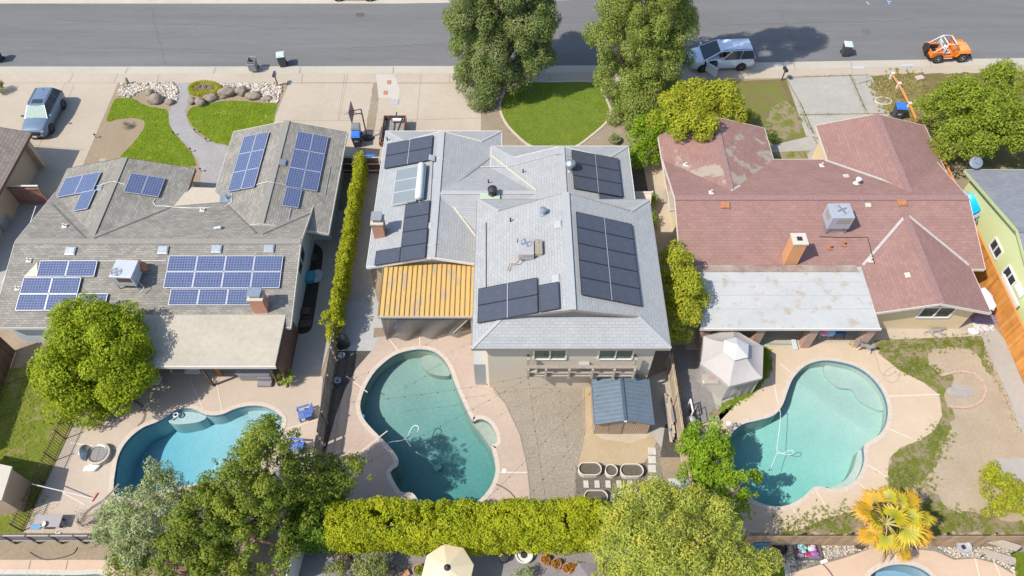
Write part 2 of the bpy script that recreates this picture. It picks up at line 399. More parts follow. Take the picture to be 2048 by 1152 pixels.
def patch(name,px,layer,mat,smooth=0,rag=0,holes=(),kind='structure',step=.35):
    p=PX(px)
    if smooth: p=catmull(p,smooth)
    if rag: p=[q+Vector((RND.uniform(-rag,rag),RND.uniform(-rag,rag),0)) for q in subdiv(p,step)]
    PATCHN[0]+=1; m=MB(); m.sheet(p,.004*layer+.0005*(PATCHN[0]%8),holes); return m.build(name,mat,kind=kind)
def lines(name,segs,w,layer,mat):
    m=MB(); z=.004*layer
    for sg in segs:
        pts=PX(sg)
        for a,b in zip(pts[:-1],pts[1:]):
            d=(b-a).normalized(); n=Vector((-d.y,d.x,0))*w/2
            m.add([(q.x,q.y,z) for q in (a+n,a-n,b-n,b+n)],[(0,1,2,3)])
    return m.build(name,mat,kind='structure')
m_crack=flat('sealed crack',(.105,.105,.112),.7,var=.15); m_oil=ground('oil stain',(.115,.115,.12),(.15,.15,.155),3,9,40,.2,bump=0)
for k,(xa,ya,xb,yb) in enumerate(((120,40,640,58),(700,96,905,88),(1420,52,1830,40),(1560,20,1600,110),(300,12,330,128),(60,92,420,100))):
    m=MB(); a,b=P(xa,ya,-.086),P(xb,yb,-.086); n=26; pts=[]
    for i in range(n+1):
        q=a.lerp(b,i/n); pts.append(q+Vector((RND.uniform(-.1,.1),RND.uniform(-.16,.16),0)))
    for p,q in zip(pts[:-1],pts[1:]): m.bar(p,q,RND.uniform(.02,.045),.004)
    m.build('road_crack',m_crack,kind='structure')
for k,(px,py,r) in enumerate(((1500,100,.5),(1440,108,.35),(1890,98,.45),(720,30,.5),(205,320,.3),(690,225,.3),(820,240,.25),(100,225,.35))):
    z=-.0845+k*.0003 if py<125 else .0265+k*.0003; p=P(px,py,z); m=MB(); m.sheet([p+Vector((r*RND.uniform(.6,1.1)*math.cos(a),r*.7*RND.uniform(.6,1.1)*math.sin(a),0)) for a in [i*.449 for i in range(14)]],z); m.build('oil_stain',m_oil if py<125 else flat('driveway stain',(.36,.32,.265),.9,var=.12),kind='structure')
# --- left house front
patch('driveway',[(-150,166),(236,166),(160,345),(118,430),(60,470),(-150,470)],2,m_conc)
patch('side_yard_paving',[(118,400),(30,500),(0,660),(-150,660),(-150,400)],3,m_concg)
patch('front_yard_dirt',[(236,166),(578,166),(540,260),(455,300),(440,400),(150,380),(163,340)],2,m_dirt)
LEFTLAWN=[(229,200),(245,197),(264,197),(284,208),(300,214),(320,217),(335,222),(337,238),(342,255),(352,270),(370,291),(385,310),(391,325),(388,333),(360,332),(320,329),(280,322),(243,315),(256,298),(275,276),(287,258),(290,246),(280,238),(262,236),(240,238),(214,241)]
patch('left_lawn',LEFTLAWN,3,m_lawn,4,.05)
ROUNDLAWN=[(375,230),(379,220),(388,214),(410,211),(430,206),(455,202),(490,203),(530,206),(554,207),(550,225),(540,255),(470,300),(453,290),(430,285),(410,272),(391,258),(380,245)]
patch('round_lawn',ROUNDLAWN,3,m_lawn,4,.04)
patch('garden_path',[(352,166),(384,166),(380,190),(377,210),(371,222),(374,238),(381,253),(396,270),(415,282),(436,289),(456,292),(448,330),(437,378),(400,378),(402,345),(396,322),(380,298),(360,277),(345,260),(338,245),(338,225),(344,210),(354,195),(357,180)],4,m_walkc)
patch('center_left_driveway',[(578,166),(748,166),(732,265),(728,325),(690,325),(560,325),(540,260)],2,m_conc)
patch('gravel_strip',[(747,167),(761,167),(749,262),(731,262)],3,m_gravelt,0,.05)
patch('center_driveway',[(761,166),(962,166),(962,290),(730,330),(732,262),(749,262)],2,m_conc)
patch('driveway_repair',[(752,149),(788,149),(800,180),(797,211),(781,211),(783,196),(757,196)],3,ground('patch conc',(.50,.46,.40),(.55,.51,.44),.8,5,40,.1))
patch('front_gravel',[(962,166),(1330,166),(1320,340),(1255,330),(1000,310),(962,290)],2,m_gravelt)
LAWN=[(1020,166),(1100,165.5),(1188,166),(1202,184),(1213,204),(1219,222),(1215,237),(1204,251),(1180,271),(1150,292),(1110,300),(1064,292),(1033,268),(1013,245),(1003,222),(1003,207),(1010,186)]
lw=catmull(PX(LAWN),4)
m=MB(); m.sheet(lw,.016); m.build('ring_lawn',m_lawn2,kind='structure')
cur=offset(lw,.17); m=MB(); n=len(lw)
for i in range(n):
    j=(i+1)%n; a,b,c,d=lw[i],lw[j],cur[j],cur[i]; h=Vector((0,0,.05)); 
    m.add([a+h,b+h,c+h,d+h,c,d,a,b],[(3,2,1,0),(5,4,2,3),(0,1,7,6)])
m.build('lawn_edging',flat('edging',(.50,.43,.35),.9),kind='structure')
patch('shadowed_gravel',[(1262,327),(1285,327),(1298,392),(1268,392)],3,m_graveld)  # gravel in the wall's shadow, its darkness painted into the colour
patch('side_path',[(1285,322),(1330,318),(1352,395),(1362,480),(1390,690),(1330,690),(1298,392)],3,m_conc)
# --- right house front
patch('dry_lawn',[(1430,164),(1572,158),(1612,272),(1600,330),(1380,330),(1300,330),(1330,166)],2,m_dry)
patch('green_lawn',[(1555,205),(1585,210),(1607,262),(1560,282),(1530,290),(1510,270),(1535,240)],3,m_yardgrass,3,.15)
patch('right_driveway',[(1572,155),(1700,149),(1742,152),(1775,208),(1800,250),(1640,330),(1600,330),(1640,275),(1612,272)],3,m_concg)
patch('entry_path',[(1535,293),(1622,272),(1640,282),(1640,300),(1545,305)],4,m_concg)
patch('entry_grass',[(1540,306),(1612,292),(1615,330),(1540,330)],3,m_yardgrass,0,.1)
patch('weedy_verge',[(1742,152),(1800,148),(2200,140),(2200,340),(1870,330),(1800,250),(1775,208)],2,m_weedy,0,.12)
lines('driveway_joints',[[(235,148),(228,166)],[(147,148),(137,166)],[(0,166),(235,166),(345,166)],[(580,166),(748,166)],[(696,148),(678,243)],[(690,148),(676,241)],[(553,166),(740,166)],[(560,241),(735,241)],[(148,170),(118,240)],[(842,149),(834,240)],[(761,167),(962,167)],[(834,240),(961,236)],[(750,240),(834,240)],[(318,150),(314,165)],[(60,290),(170,300)],[(605,148),(603,165)],[(900,148),(899,165)],[(1062,148),(1061,165)],[(1100,148),(1100,165)],[(1140,148),(1140,165)],[(130,166),(75,300)]],.035,3,m_joint)
lines('gutter_joints',[[(255,134),(250,147)],[(430,134),(427,147)],[(600,134),(599,147)],[(786,133),(786,147)],[(1090,133),(1090,146)],[(1702,124),(1705,150)],[(1588,126),(1590,142)],[(1860,121),(1862,134)]],.03,4,m_joint)
lines('driveway_cracks',[[(1572,155),(1738,150)],[(1600,230),(1775,227)],[(1700,150),(1716,185),(1732,222)],[(1574,160),(1605,215),(1628,268)],[(1716,168),(1740,160)],[(1625,272),(1635,288)]],.08,5,flat('crack weeds',(.19,.17,.07),.9))
# --- backyards
patch('back_lawn',[(-120,735),(40,735),(75,715),(165,800),(152,838),(44,1066),(-120,1066)],3,m_lawn3,0,.05)
patch('pool_deck_left',[(152,836),(190,790),(285,725),(560,735),(642,742),(646,760),(628,930),(600,1010),(520,1062),(160,1066),(47,1066)],3,m_deckA,holes=[POOLW['A']])
patch('patio_slab',[(150,720),(640,700),(642,746),(280,746),(200,790)],4,m_concg)
patch('side_yard_concrete',[(585,690),(594,622),(626,466),(628,430),(690,420),(705,330),(728,330),(660,690),(642,748),(560,748),(550,700)],5,m_concg)
patch('side_planter',[(619,490),(633,489),(644,499),(646,512),(642,545),(635,591),(628,635),(622,659),(608,668),(592,664),(590,640),(604,574)],6,m_darkdirt,3)
patch('side_path_concrete',[(728,330),(775,330),(770,400),(742,545),(765,640),(768,672),(745,700),(664,702),(660,690),(700,480),(712,380)],4,m_concg)
patch('light_slab',[(694,603),(760,604),(765,655),(745,702),(664,702),(672,668)],5,ground('pale slab',(.42,.42,.40),(.47,.47,.45),.5,3,40,.12))
patch('gravel_bed',[(664,702),(745,702),(712,738),(690,780),(660,870),(640,935),(628,935),(646,760)],4,m_graveld)
patch('gravel_square',[(748,656),(766,656),(771,672),(747,676)],6,m_gravelt)
patch('pool_deck_center',[(772,668),(950,660),(975,690),(982,740),(985,775),(1010,805),(1040,870),(1054,930),(1062,1010),(1062,1060),(640,1060),(636,1000),(642,935),(656,890),(672,830),(690,780),(712,738),(745,700)],5,m_deckB,holes=[POOLW['B']])
patch('gravel_yard',[(960,735),(984,735),(1170,770),(1168,860),(1160,905),(1152,935),(1150,1060),(1062,1060),(1054,930),(1040,870),(1010,805)],4,m_gravelg)
patch('sand_yard',[(1166,770),(1200,770),(1310,870),(1312,885),(1290,926),(1250,931),(1152,934),(1160,905),(1168,860)],5,m_tandirt,0,.03)
patch('shed_slab',[(1188,820),(1306,820),(1300,873),(1262,886),(1205,880),(1188,866)],6,ground('shed slab',(.50,.42,.32),(.55,.47,.36),.8,5,40,.12),0,.04)
patch('bark_bed',[(1151,932),(1250,929),(1292,922),(1296,1060),(1149,1060)],5,m_bark,0,.03)
patch('leaf_path',[(1292,895),(1316,872),(1322,915),(1332,1060),(1296,1060)],5,m_rockgr)
patch('grey_pad',[(1296,755),(1350,735),(1344,840),(1322,896),(1303,868)],6,m_concg)
patch('dark_gravel_bed',[(1330,850),(1350,840),(1366,915),(1320,916)],6,m_graveld)
patch('dirt_bed',[(1320,915),(1366,915),(1380,990),(1332,1000)],6,m_dirt)
patch('yard',[(1735,668),(1965,668),(2060,900),(2060,1070),(1480,1075),(1440,1050),(1560,1058),(1700,1012),(1766,1000),(1766,930),(1788,893),(1826,868),(1855,830),(1835,792),(1775,745)],2,m_yarddirt)
patch('yard_grass_edge',[(1745,676),(1960,670),(1968,705),(1985,745),(1975,748),(1955,705),(1900,695),(1860,700),(1850,715),(1870,745),(1905,750),(1900,775),(1890,800),(1905,830),(1900,860),(1880,885),(1865,905),(1880,925),(1850,955),(1800,985),(1775,985),(1770,930),(1800,893),(1840,878),(1868,858),(1880,830),(1876,795),(1845,768),(1800,745),(1765,715)],3,m_yardgrass,0,.16,step=.25)
patch('yard_grass_back',[(1560,1064),(1620,1045),(1680,1022),(1730,1020),(1760,1000),(1800,1010),(1860,985),(1900,1020),(1960,1030),(2050,1040),(2050,1068),(1560,1070)],3,m_yardgrass,0,.2)
patch('pool_deck_right',[(1376,700),(1400,690),(1530,690),(1745,678),(1760,710),(1800,742),(1848,766),(1878,790),(1884,830),(1870,860),(1840,880),(1800,895),(1778,917),(1775,955),(1780,990),(1720,1020),(1650,1037),(1600,1060),(1545,1066),(1440,1066),(1400,985),(1390,860),(1420,838)],5,m_deckC,holes=[POOLW['C']])
patch('patio_concrete',[(1376,640),(1960,634),(1975,655),(1962,672),(1745,681),(1560,692),(1370,706)],6,m_conc)
patch('paver_side',[(1352,700),(1425,700),(1408,735),(1440,842),(1372,850)],7,m_paver)
patch('paver_tan',[(1408,735),(1470,700),(1540,725),(1530,760),(1480,800),(1420,838),(1440,842)],7,m_concg)
patch('grass_border',[(1527,692),(1541,700),(1546,726),(1538,752),(1515,782),(1478,800),(1450,815),(1432,835),(1416,838),(1425,822),(1460,800),(1500,782),(1524,755),(1531,730),(1527,705)],8,m_yardgrass,0,.09,step=.2)
patch('right_walk',[(1962,672),(1985,650),(2010,680),(2060,800),(2060,915),(2050,890),(2020,800),(1995,745)],4,m_concg)
patch('corner_slab',[(1990,918),(2060,915),(2060,1010),(2020,1010)],4,m_concg)
# --- bottom neighbours
patch('paver_patio',[(560,1078),(1260,1078),(1260,1260),(560,1260)],4,m_paver)
patch('rock_strip',[(1450,1088),(2100,1088),(2100,1260),(1450,1260)],4,m_rockgr,holes=[POOLW['D']])
patch('pool_deck_peach',[(1535,1165),(1600,1141),(1690,1116),(1745,1096),(1812,1097),(1870,1103),(1908,1120),(1950,1117),(1990,1127),(2028,1150),(2070,1260),(1535,1260)],5,m_deckD,holes=[POOLW['D']])
patch('dark_lawn_square',[(1500,1122),(1568,1122),(1576,1170),(1500,1170)],5,m_lawn)
lines('lawn_border',[[(1525,1121),(1571,1121),(1580,1170)],[(2017,1106),(2040,1170)]],.3,6,m_kerb)
patch('corner_lawn',[(2018,1106),(2100,1102),(2100,1200),(2045,1200)],6,m_lawn)
patch('slope_dirt',[(-150,1080),(220,1080),(220,1124),(-150,1124)],4,m_dirt)
patch('pool_deck_bottom',[(-150,1120),(200,1120),(250,1124),(250,1260),(-150,1260)],5,m_deckD,holes=[POOLW['E']])
lines('deck_joints',[[(412,830),(380,760)],[(445,826),(432,760)],[(575,858),(640,838)],[(140,886),(235,898)],[(125,985),(170,1010)],
  [(775,675),(800,706)],[(735,785),(692,752)],[(840,660),(839,698)],[(720,905),(775,862)],[(993,945),(1056,945)],[(1560,728),(1590,752)],[(1770,793),(1880,789)],[(1728,925),(1775,955)],[(1770,855),(1822,877)],[(1628,975),(1655,1018)],[(1584,1013),(1600,1045)],[(1715,965),(1729,977)],[(1540,735),(1560,825)],[(1985,1118),(2000,1152)],[(1950,1118),(1958,1152)],[(1790,1098),(1791,1130)]],.05,7,m_jointl)
lines('deck_seams',[[(62,1121),(55,1149)],[(136,1121),(130,1149)],[(985,780),(1010,806),(1040,870),(1054,930),(1062,1010)],[(1168,775),(1170,860),(1161,905),(1152,935),(1150,1035)]],.04,8,m_joint)
m_step=flat('step edge dark',(.20,.15,.14),.9)  # dark purple line drawn for the raised deck edge
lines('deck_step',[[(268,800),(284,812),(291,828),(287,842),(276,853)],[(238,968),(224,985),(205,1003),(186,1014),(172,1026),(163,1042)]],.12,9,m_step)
# ================================================================ pools
m_plA=ground('plaster blue',(.48,.60,.61),(.56,.68,.68),.5,6,22,.14,bump=0)
m_plB=ground('plaster sage',(.46,.50,.42),(.55,.57,.48),.4,6,26,.2,bump=0)
m_plC=ground('plaster pale',(.52,.58,.53),(.60,.65,.59),.5,5,26,.12,bump=0)
m_tile=flat('tile band',(.10,.20,.30),.3,scale=20,var=.3)
def sd(p,poly):
    n=len(poly); best=1e9
    for i in range(n):
        a,b=poly[i],poly[(i+1)%n]; d=b-a; t=max(0,min(1,(p-a).dot(d)/max(1e-9,d.length_squared)))
        best=min(best,(p-a-d*t).length)
    return best
def inside(p,poly):
    c=False; n=len(poly); j=n-1
    for i in range(n):
        a,b=poly[i],poly[j]
        if (a.y>p.y)!=(b.y>p.y) and p.x<(b.x-a.x)*(p.y-a.y)/(b.y-a.y)+a.x: c=not c
        j=i
    return c
def pool(key,depth,plaster,water,ledges=(),step=.35):
    o=POOLW[key]; n=len(o)
    pts=[Vector((p.x,p.y)) for p in o]; nb=len(pts)
    xs=[p.x for p in pts]; ys=[p.y for p in pts]
    lw=[catmull(PX(l),4) for l in ledges]
    extra=[]
    y=min(ys)
    while y<max(ys):
        x=min(xs)
        while x<max(xs):
            q=Vector((x,y,0))
            if inside(q,o) and sd(q,o)>.12: extra.append(Vector((x,y)))
            x+=step
        y+=step
    v2,e2,f2,_,_,_=delaunay_2d_cdt(pts+extra,[(i,(i+1)%nb) for i in range(nb)],[],1,1e-5)
    dp=lambda x,y:-depth(x,y)
    m=MB(); m.add([(p.x,p.y,dp(p.x,p.y)) for p in v2],[tuple(f) for f in f2])
    for i in range(n):
        j=(i+1)%n; a,b=o[i],o[j]
        m.add([(a.x,a.y,0.0),(b.x,b.y,0.0),(b.x,b.y,dp(b.x,b.y)),(a.x,a.y,dp(a.x,a.y))],[(0,1,2,3)])
    for k,l in enumerate(lw):
        zz=-(.35+.22*k) if len(lw)>1 else -.38
        m.prism(l,-2.6,zz,bottom=False)
    m.build('pool_basin',plaster,kind='structure')
    t=MB(); inn=offset(o,-.006)
    for i in range(n):
        j=(i+1)%n; a,b=inn[i],inn[j]
        t.add([(a.x,a.y,.03),(b.x,b.y,.03),(b.x,b.y,-.2),(a.x,a.y,-.2)],[(0,1,2,3)])
    t.build('pool_tile',m_tile,kind='structure')
    c=MB(); out=offset(o,.24)
    for i in range(n):
        j=(i+1)%n; a,b,q,p=inn[i],inn[j],out[j],out[i]; h=Vector((0,0,.035)); z0=Vector((0,0,.01))
        c.add([a+h,b+h,q+h,p+h,q+z0,p+z0],[(3,2,1,0),(5,4,2,3)])
    c.build('pool_coping',m_coping,kind='structure')
    wv=MB(); wv.prism(offset(o,.05),-4,-.1); wv.build('pool_water',water,kind='structure')
wA=watermat('water blue',(.08,.72,.88),.34); wB=watermat('water teal',(.13,.71,.79),.36); wC=watermat('water turquoise',(.14,.82,.82),.32)
wD=watermat('water grey blue',(.35,.62,.85),.5)
def lerp(a,b,t): t=max(0,min(1,t)); return a+(b-a)*t
a0,a1=P(250,960),P(540,830); b0,b1=P(910,985),P(845,720); c0,c1=P(1490,985),P(1680,760)
def along(x,y,p,q): 
    d=q-p; return ((x-p.x)*d.x+(y-p.y)*d.y)/d.length_squared
pool('A',lambda x,y:lerp(2.2,.95,along(x,y,a0,a1)*1.25),m_plA,wA,[[(332,836),(352,822),(370,818),(392,821),(408,829),(395,838),(370,842),(345,843)],[(505,835),(490,815),(525,813),(550,823),(563,838),(556,852),(530,850)],[(515,830),(508,814),(530,814),(548,822),(560,836),(545,842)]])
pool('B',lambda x,y:lerp(2.5,1.0,along(x,y,b0,b1)*1.1),m_plB,wB,[[(942,838),(957,839),(968,840),(979,847),(988,860),(994,879),(991,887),(983,892),(975,880),(962,862)],[(838,712),(850,701),(868,704),(888,720),(899,740),(880,742),(855,735)],[(850,705),(866,703),(886,720),(890,732),(868,728)]])
pool('C',lambda x,y:lerp(2.3,.8,along(x,y,c0,c1)*1.15),m_plC,wC,[[(1727,897),(1728,922),(1717,952),(1697,971),(1667,978),(1640,975),(1672,968),(1695,955),(1712,930),(1720,900)],[(1655,723),(1680,725),(1712,734),(1742,754),(1766,785),(1774,812),(1750,805),(1725,790),(1712,770),(1685,765),(1660,745)],[(1672,724),(1712,735),(1742,756),(1760,780),(1740,775),(1718,757),(1690,748)]])
pool('D',lambda x,y:1.2,m_plA,wD); pool('E',lambda x,y:1.3,m_plC,wC)
# ================================================================ houses
def ray(px,py): 
    o=Vector((0,0,CAMH)); return o,(P(px,py,0)-o).normalized()
def onplane(px,py,pl,lift=0):
    p0,n=pl; o,d=ray(px,py); p0=p0+n*lift
    return o+d*((p0-o).dot(n)/d.dot(n))
def plane3(a,b,c):
    a,b,c=Vector(a),Vector(b),Vector(c); n=(b-a).cross(c-a).normalized()
    return (a,n if n.z>0 else -n)
def onY(px,py,Y):
    o,d=ray(px,py); return o+d*(Y/d.y)
def onX(px,py,X):
    o,d=ray(px,py); return o+d*(X/d.x)
m_shA=shingle('shingle weathered grey',(.245,.228,.20),(.335,.312,.272),(.16,.148,.125),.33,.15,.012,.2)
m_shA2=flat('ridge cap grey',(.26,.24,.21),.9,var=.12)
m_shB=shingle('shingle pale grey',(.345,.355,.36),(.385,.395,.395),(.26,.265,.265),.36,.17,.012,.07)
m_shB2=flat('ridge cap pale',(.375,.385,.385),.9,var=.05)
m_shC=shingle('shingle maroon',(.295,.170,.148),(.335,.198,.172),(.245,.14,.122),.36,.2,.012,.1,worn=(.37,.31,.25),wt=.70)
m_shC1=shingle('shingle maroon bald',(.295,.170,.148),(.335,.198,.172),(.245,.14,.122),.36,.2,.012,.1,worn=(.40,.34,.275),wt=.52)
m_shC2=flat('ridge cap maroon',(.28,.165,.155),.9,var=.15)
m_shD=shingle('shingle brown',(.23,.19,.165),(.28,.235,.205),(.14,.115,.10),.36,.24,.016,.15)
m_shE=shingle('shingle blue grey',(.23,.24,.265),(.27,.28,.305),(.19,.20,.22),.36,.16,.012,.1)
m_white=flat('white paint',(.74,.72,.70),.6,var=.03)
m_offw=flat('off white paint',(.62,.58,.51),.7,var=.05)
m_wallB=flat('cream stucco',(.60,.53,.42),.9,var=.04,scale=30,bump=.2)
m_wallA=flat('pale blue wall',(.56,.60,.63),.85,var=.04)
m_wallC=flat('yellow cream stucco',(.66,.53,.33),.9,var=.04,scale=30,bump=.2)
m_wallD=flat('tan stucco',(.48,.36,.25),.9,var=.06,scale=30,bump=.2)
m_wallE=flat('lime green stucco',(.56,.62,.33),.9,var=.04,scale=30)
m_brown=flat('brown paint',(.13,.07,.055),.6); m_dark=flat('dark metal',(.03,.03,.035),.5); m_grey=flat('grey metal',(.36,.37,.38),.45,.4)
m_galv=flat('galvanised',(.44,.48,.51),.35,.7,var=.12); m_ltgrey=flat('light grey metal',(.44,.45,.46),.5,.2)
m_glass=glassmat('window glass',(.035,.05,.06)); m_glassg=glassmat('window glass green',(.10,.13,.09),.15)
m_brick=brickmat('red brick',(.42,.13,.06),(.50,.18,.09),(.45,.36,.28)); m_brickd=brickmat('dusty brick',(.36,.19,.14),(.46,.27,.20),(.42,.36,.30))
m_orangebr=brickmat('orange brick',(.56,.21,.07),(.62,.27,.10),(.52,.33,.2))
m_cap=flat('mortar cap',(.55,.49,.40),.9)
m_cellA=gridmat('blue solar cells',(.065,.09,.19),(.25,.285,.36),.156,.156,.008,var=.1)
m_cellB=gridmat('black solar cells',(.066,.073,.094),(.086,.093,.114),.158,.158,.004,.3,var=.08)
m_alu=flat('aluminium frame',(.72,.73,.75),.35,.6,var=.03); m_blackf=flat('black frame',(.03,.03,.035),.4)
m_rust=flat('rusty metal',(.40,.17,.08),.8,var=.25); m_tan=flat('tan membrane',(.50,.43,.33),.9,var=.08)
def mesh_poly(name,pts,mat,parent,thick=.1):
    m=MB(); m.roofface(pts,thick); return m.build(name,mat,parent)
def dutch(parent,x0,x1,yS,yN,ze,sl,setS,setN,mat,cap,fasc,gabw,over=.3,axis='y',name='roof'):
    """ridge along y; set=0 gives a plain gable, else a hip with a little gable on top"""
    xc=(x0+x1)/2; zr=ze+(x1-x0)/2*sl
    z=lambda s:ze+s*sl
    sw=(lambda p:p) if axis=='y' else (lambda p:(p[1],p[0],p[2]))
    m=MB(); fb=MB()
    for sx,xe in ((1,x0),(-1,x1)):
        pts=[(xe,yS,ze)]
        if setS: pts+=[(xe+sx*setS,yS+setS,z(setS)),(xc,yS+setS-over,zr)]
        else: pts+=[(xc,yS,zr)]
        if setN: pts+=[(xc,yN-setN+over,zr),(xe+sx*setN,yN-setN,z(setN))]
        else: pts+=[(xc,yN,zr)]
        pts+=[(xe,yN,ze)]
        m.roofface([sw(p) for p in pts],.13)
    for st,ye,sg in ((setS,yS,1),(setN,yN,-1)):
        if st: m.roofface([sw(p) for p in ((x0,ye,ze),(x1,ye,ze),(x1-st,ye+sg*st,z(st)),(x0+st,ye+sg*st,z(st)))],.13)
    ro=m.build(name,mat,parent)
    for sx,xe in ((1,x0),(-1,x1)):
        fb.bar(sw((xe-sx*.012,yS,ze-.09)),sw((xe-sx*.012,yN,ze-.09)),.03,.2)
    for st,ye,sg in ((setS,yS,1),(setN,yN,-1)):
        if st:
            fb.bar(sw((x0,ye-sg*.014,ze-.09)),sw((x1,ye-sg*.014,ze-.09)),.03,.2)
            a=ye+sg*st
            fb.bar(sw((x0+st,a-sg*.01,z(st)-.03)),sw((xc,a-sg*(over+.01),zr-.08)),.03,.17); fb.bar(sw((x1-st,a-sg*.01,z(st)-.03)),sw((xc,a-sg*(over+.01),zr-.08)),.03,.17)
        else:
            fb.bar(sw((x0,ye-sg*.014,ze-.09)),sw((xc,ye-sg*.014,zr-.09)),.03,.2); fb.bar(sw((x1,ye-sg*.014,ze-.09)),sw((xc,ye-sg*.014,zr-.09)),.03,.2)
    fb.build('fascia',fasc,ro)
    rc=MB(); y0=yS+(setS-over if setS else 0); y1=yN-(setN-over if setN else 0)
    rc.bar(sw((xc-.1,y0,zr+.005)),sw((xc-.1,y1,zr+.005)),.2,.03); rc.bar(sw((xc+.1,y0,zr+.005)),sw((xc+.1,y1,zr+.005)),.2,.03)
    for st,ye,sg in ((setS,yS,1),(setN,yN,-1)):
        if st:
            for sx,xe in ((1,x0),(-1,x1)): rc.bar(sw((xe,ye,ze+.02)),sw((xe+sx*st,ye+sg*st,z(st)+.02)),.18,.025)
    rc.build('ridge_cap',cap,ro)
    gw=MB()
    for st,ye,sg in ((setS,yS,1),(setN,yN,-1)):
        if st:
            gw=MB(); a=ye+sg*(st+.02); gw.add([sw(p) for p in ((x0+st,a,z(st)-.05),(x1-st,a,z(st)-.05),(xc,a,zr-.1))],[(0,1,2)]); gw.build('gable_wall',gabw,ro)
    P1=plane3(sw((x0,yS,ze)),sw((x0,yN,ze)),sw((xc,yN,zr))); P2=plane3(sw((x1,yS,ze)),sw((x1,yN,ze)),sw((xc,yN,zr)))
    return ro,P1,P2,zr
def walls(parent,pts,mat,name='wall'):
    """pts: list of (x,y,ztop); closed ring of vertical walls"""
    m=MB(); n=len(pts)
    for i in range(n):
        a,b=pts[i],pts[(i+1)%n]
        m.add([(a[0],a[1],-.05),(b[0],b[1],-.05),(b[0],b[1],b[2]),(a[0],a[1],a[2])],[(0,1,2,3)])
    return m.build(name,mat,parent)
def window(parent,a,b,z0,z1,frame=m_white,pane=m_glass,out=(0,-1),split=2):
    """window in a wall from (x,y)=a to b"""
    a=Vector((a[0],a[1],0)); b=Vector((b[0],b[1],0)); o=Vector((out[0],out[1],0)); d=(b-a).normalized(); f=MB()
    for z in (z0,z1): f.bar(a+o*.03+Vector((0,0,z)),b+o*.03+Vector((0,0,z)),.09,.08)
    for k in range(split+1):
        q=a.lerp(b,k/split)+o*.032; f.bar(q+Vector((0,0,z0)),q+Vector((0,0,z1)),.07 if 0<k<split else .09,.08,up=tuple(o))
    fo=f.build('window',frame,parent)
    m=MB(); q=o*.012
    m.add([a+q+Vector((0,0,z0)),b+q+Vector((0,0,z0)),b+q+Vector((0,0,z1)),a+q+Vector((0,0,z1))],[(0,1,2,3)]); m.build('pane',pane,fo)
    return fo
def pipe_vent(parent,px,py,pl,h=.35,r=.05,mat=m_ltgrey,base=True):
    p=onplane(px,py,pl); m=MB(); m.tube([p-Vector((0,0,.05)),p+Vector((0,0,h))],r,8)
    if base: m.box(p+Vector((0,0,.05)),(.3,.3,.03))
    return m.build('vent_pipe',mat,parent)
def box_vent(parent,px,py,pl,s=.45,mat=m_ltgrey,h=.12):
    p=onplane(px,py,pl); n=pl[1]; up=Vector((0,0,1)); hx=up.cross(n).normalized(); w=n.cross(hx)
    M=Matrix((hx,w,n)).transposed().to_4x4(); M.translation=p+n*(h/2)
    m=MB(); m.box(None,(s,s*.85,h),M=M); M2=M.copy(); M2.translation=p+n*(h+.015); m.box(None,(s*.86,s*.7,.03),M=M2)
    return m.build('roof_vent',mat,parent,bevel=.015)
def conduit(parent,pl,pxs,r=.025,mat=m_ltgrey):
    pls=pl if isinstance(pl,list) else [pl]*len(pxs)
    m=MB(); m.tube([onplane(x,y,q,.04) for (x,y),q in zip(pxs,pls)],r*.7,6); return m.build('conduit',mat,parent)
PANELS=[]
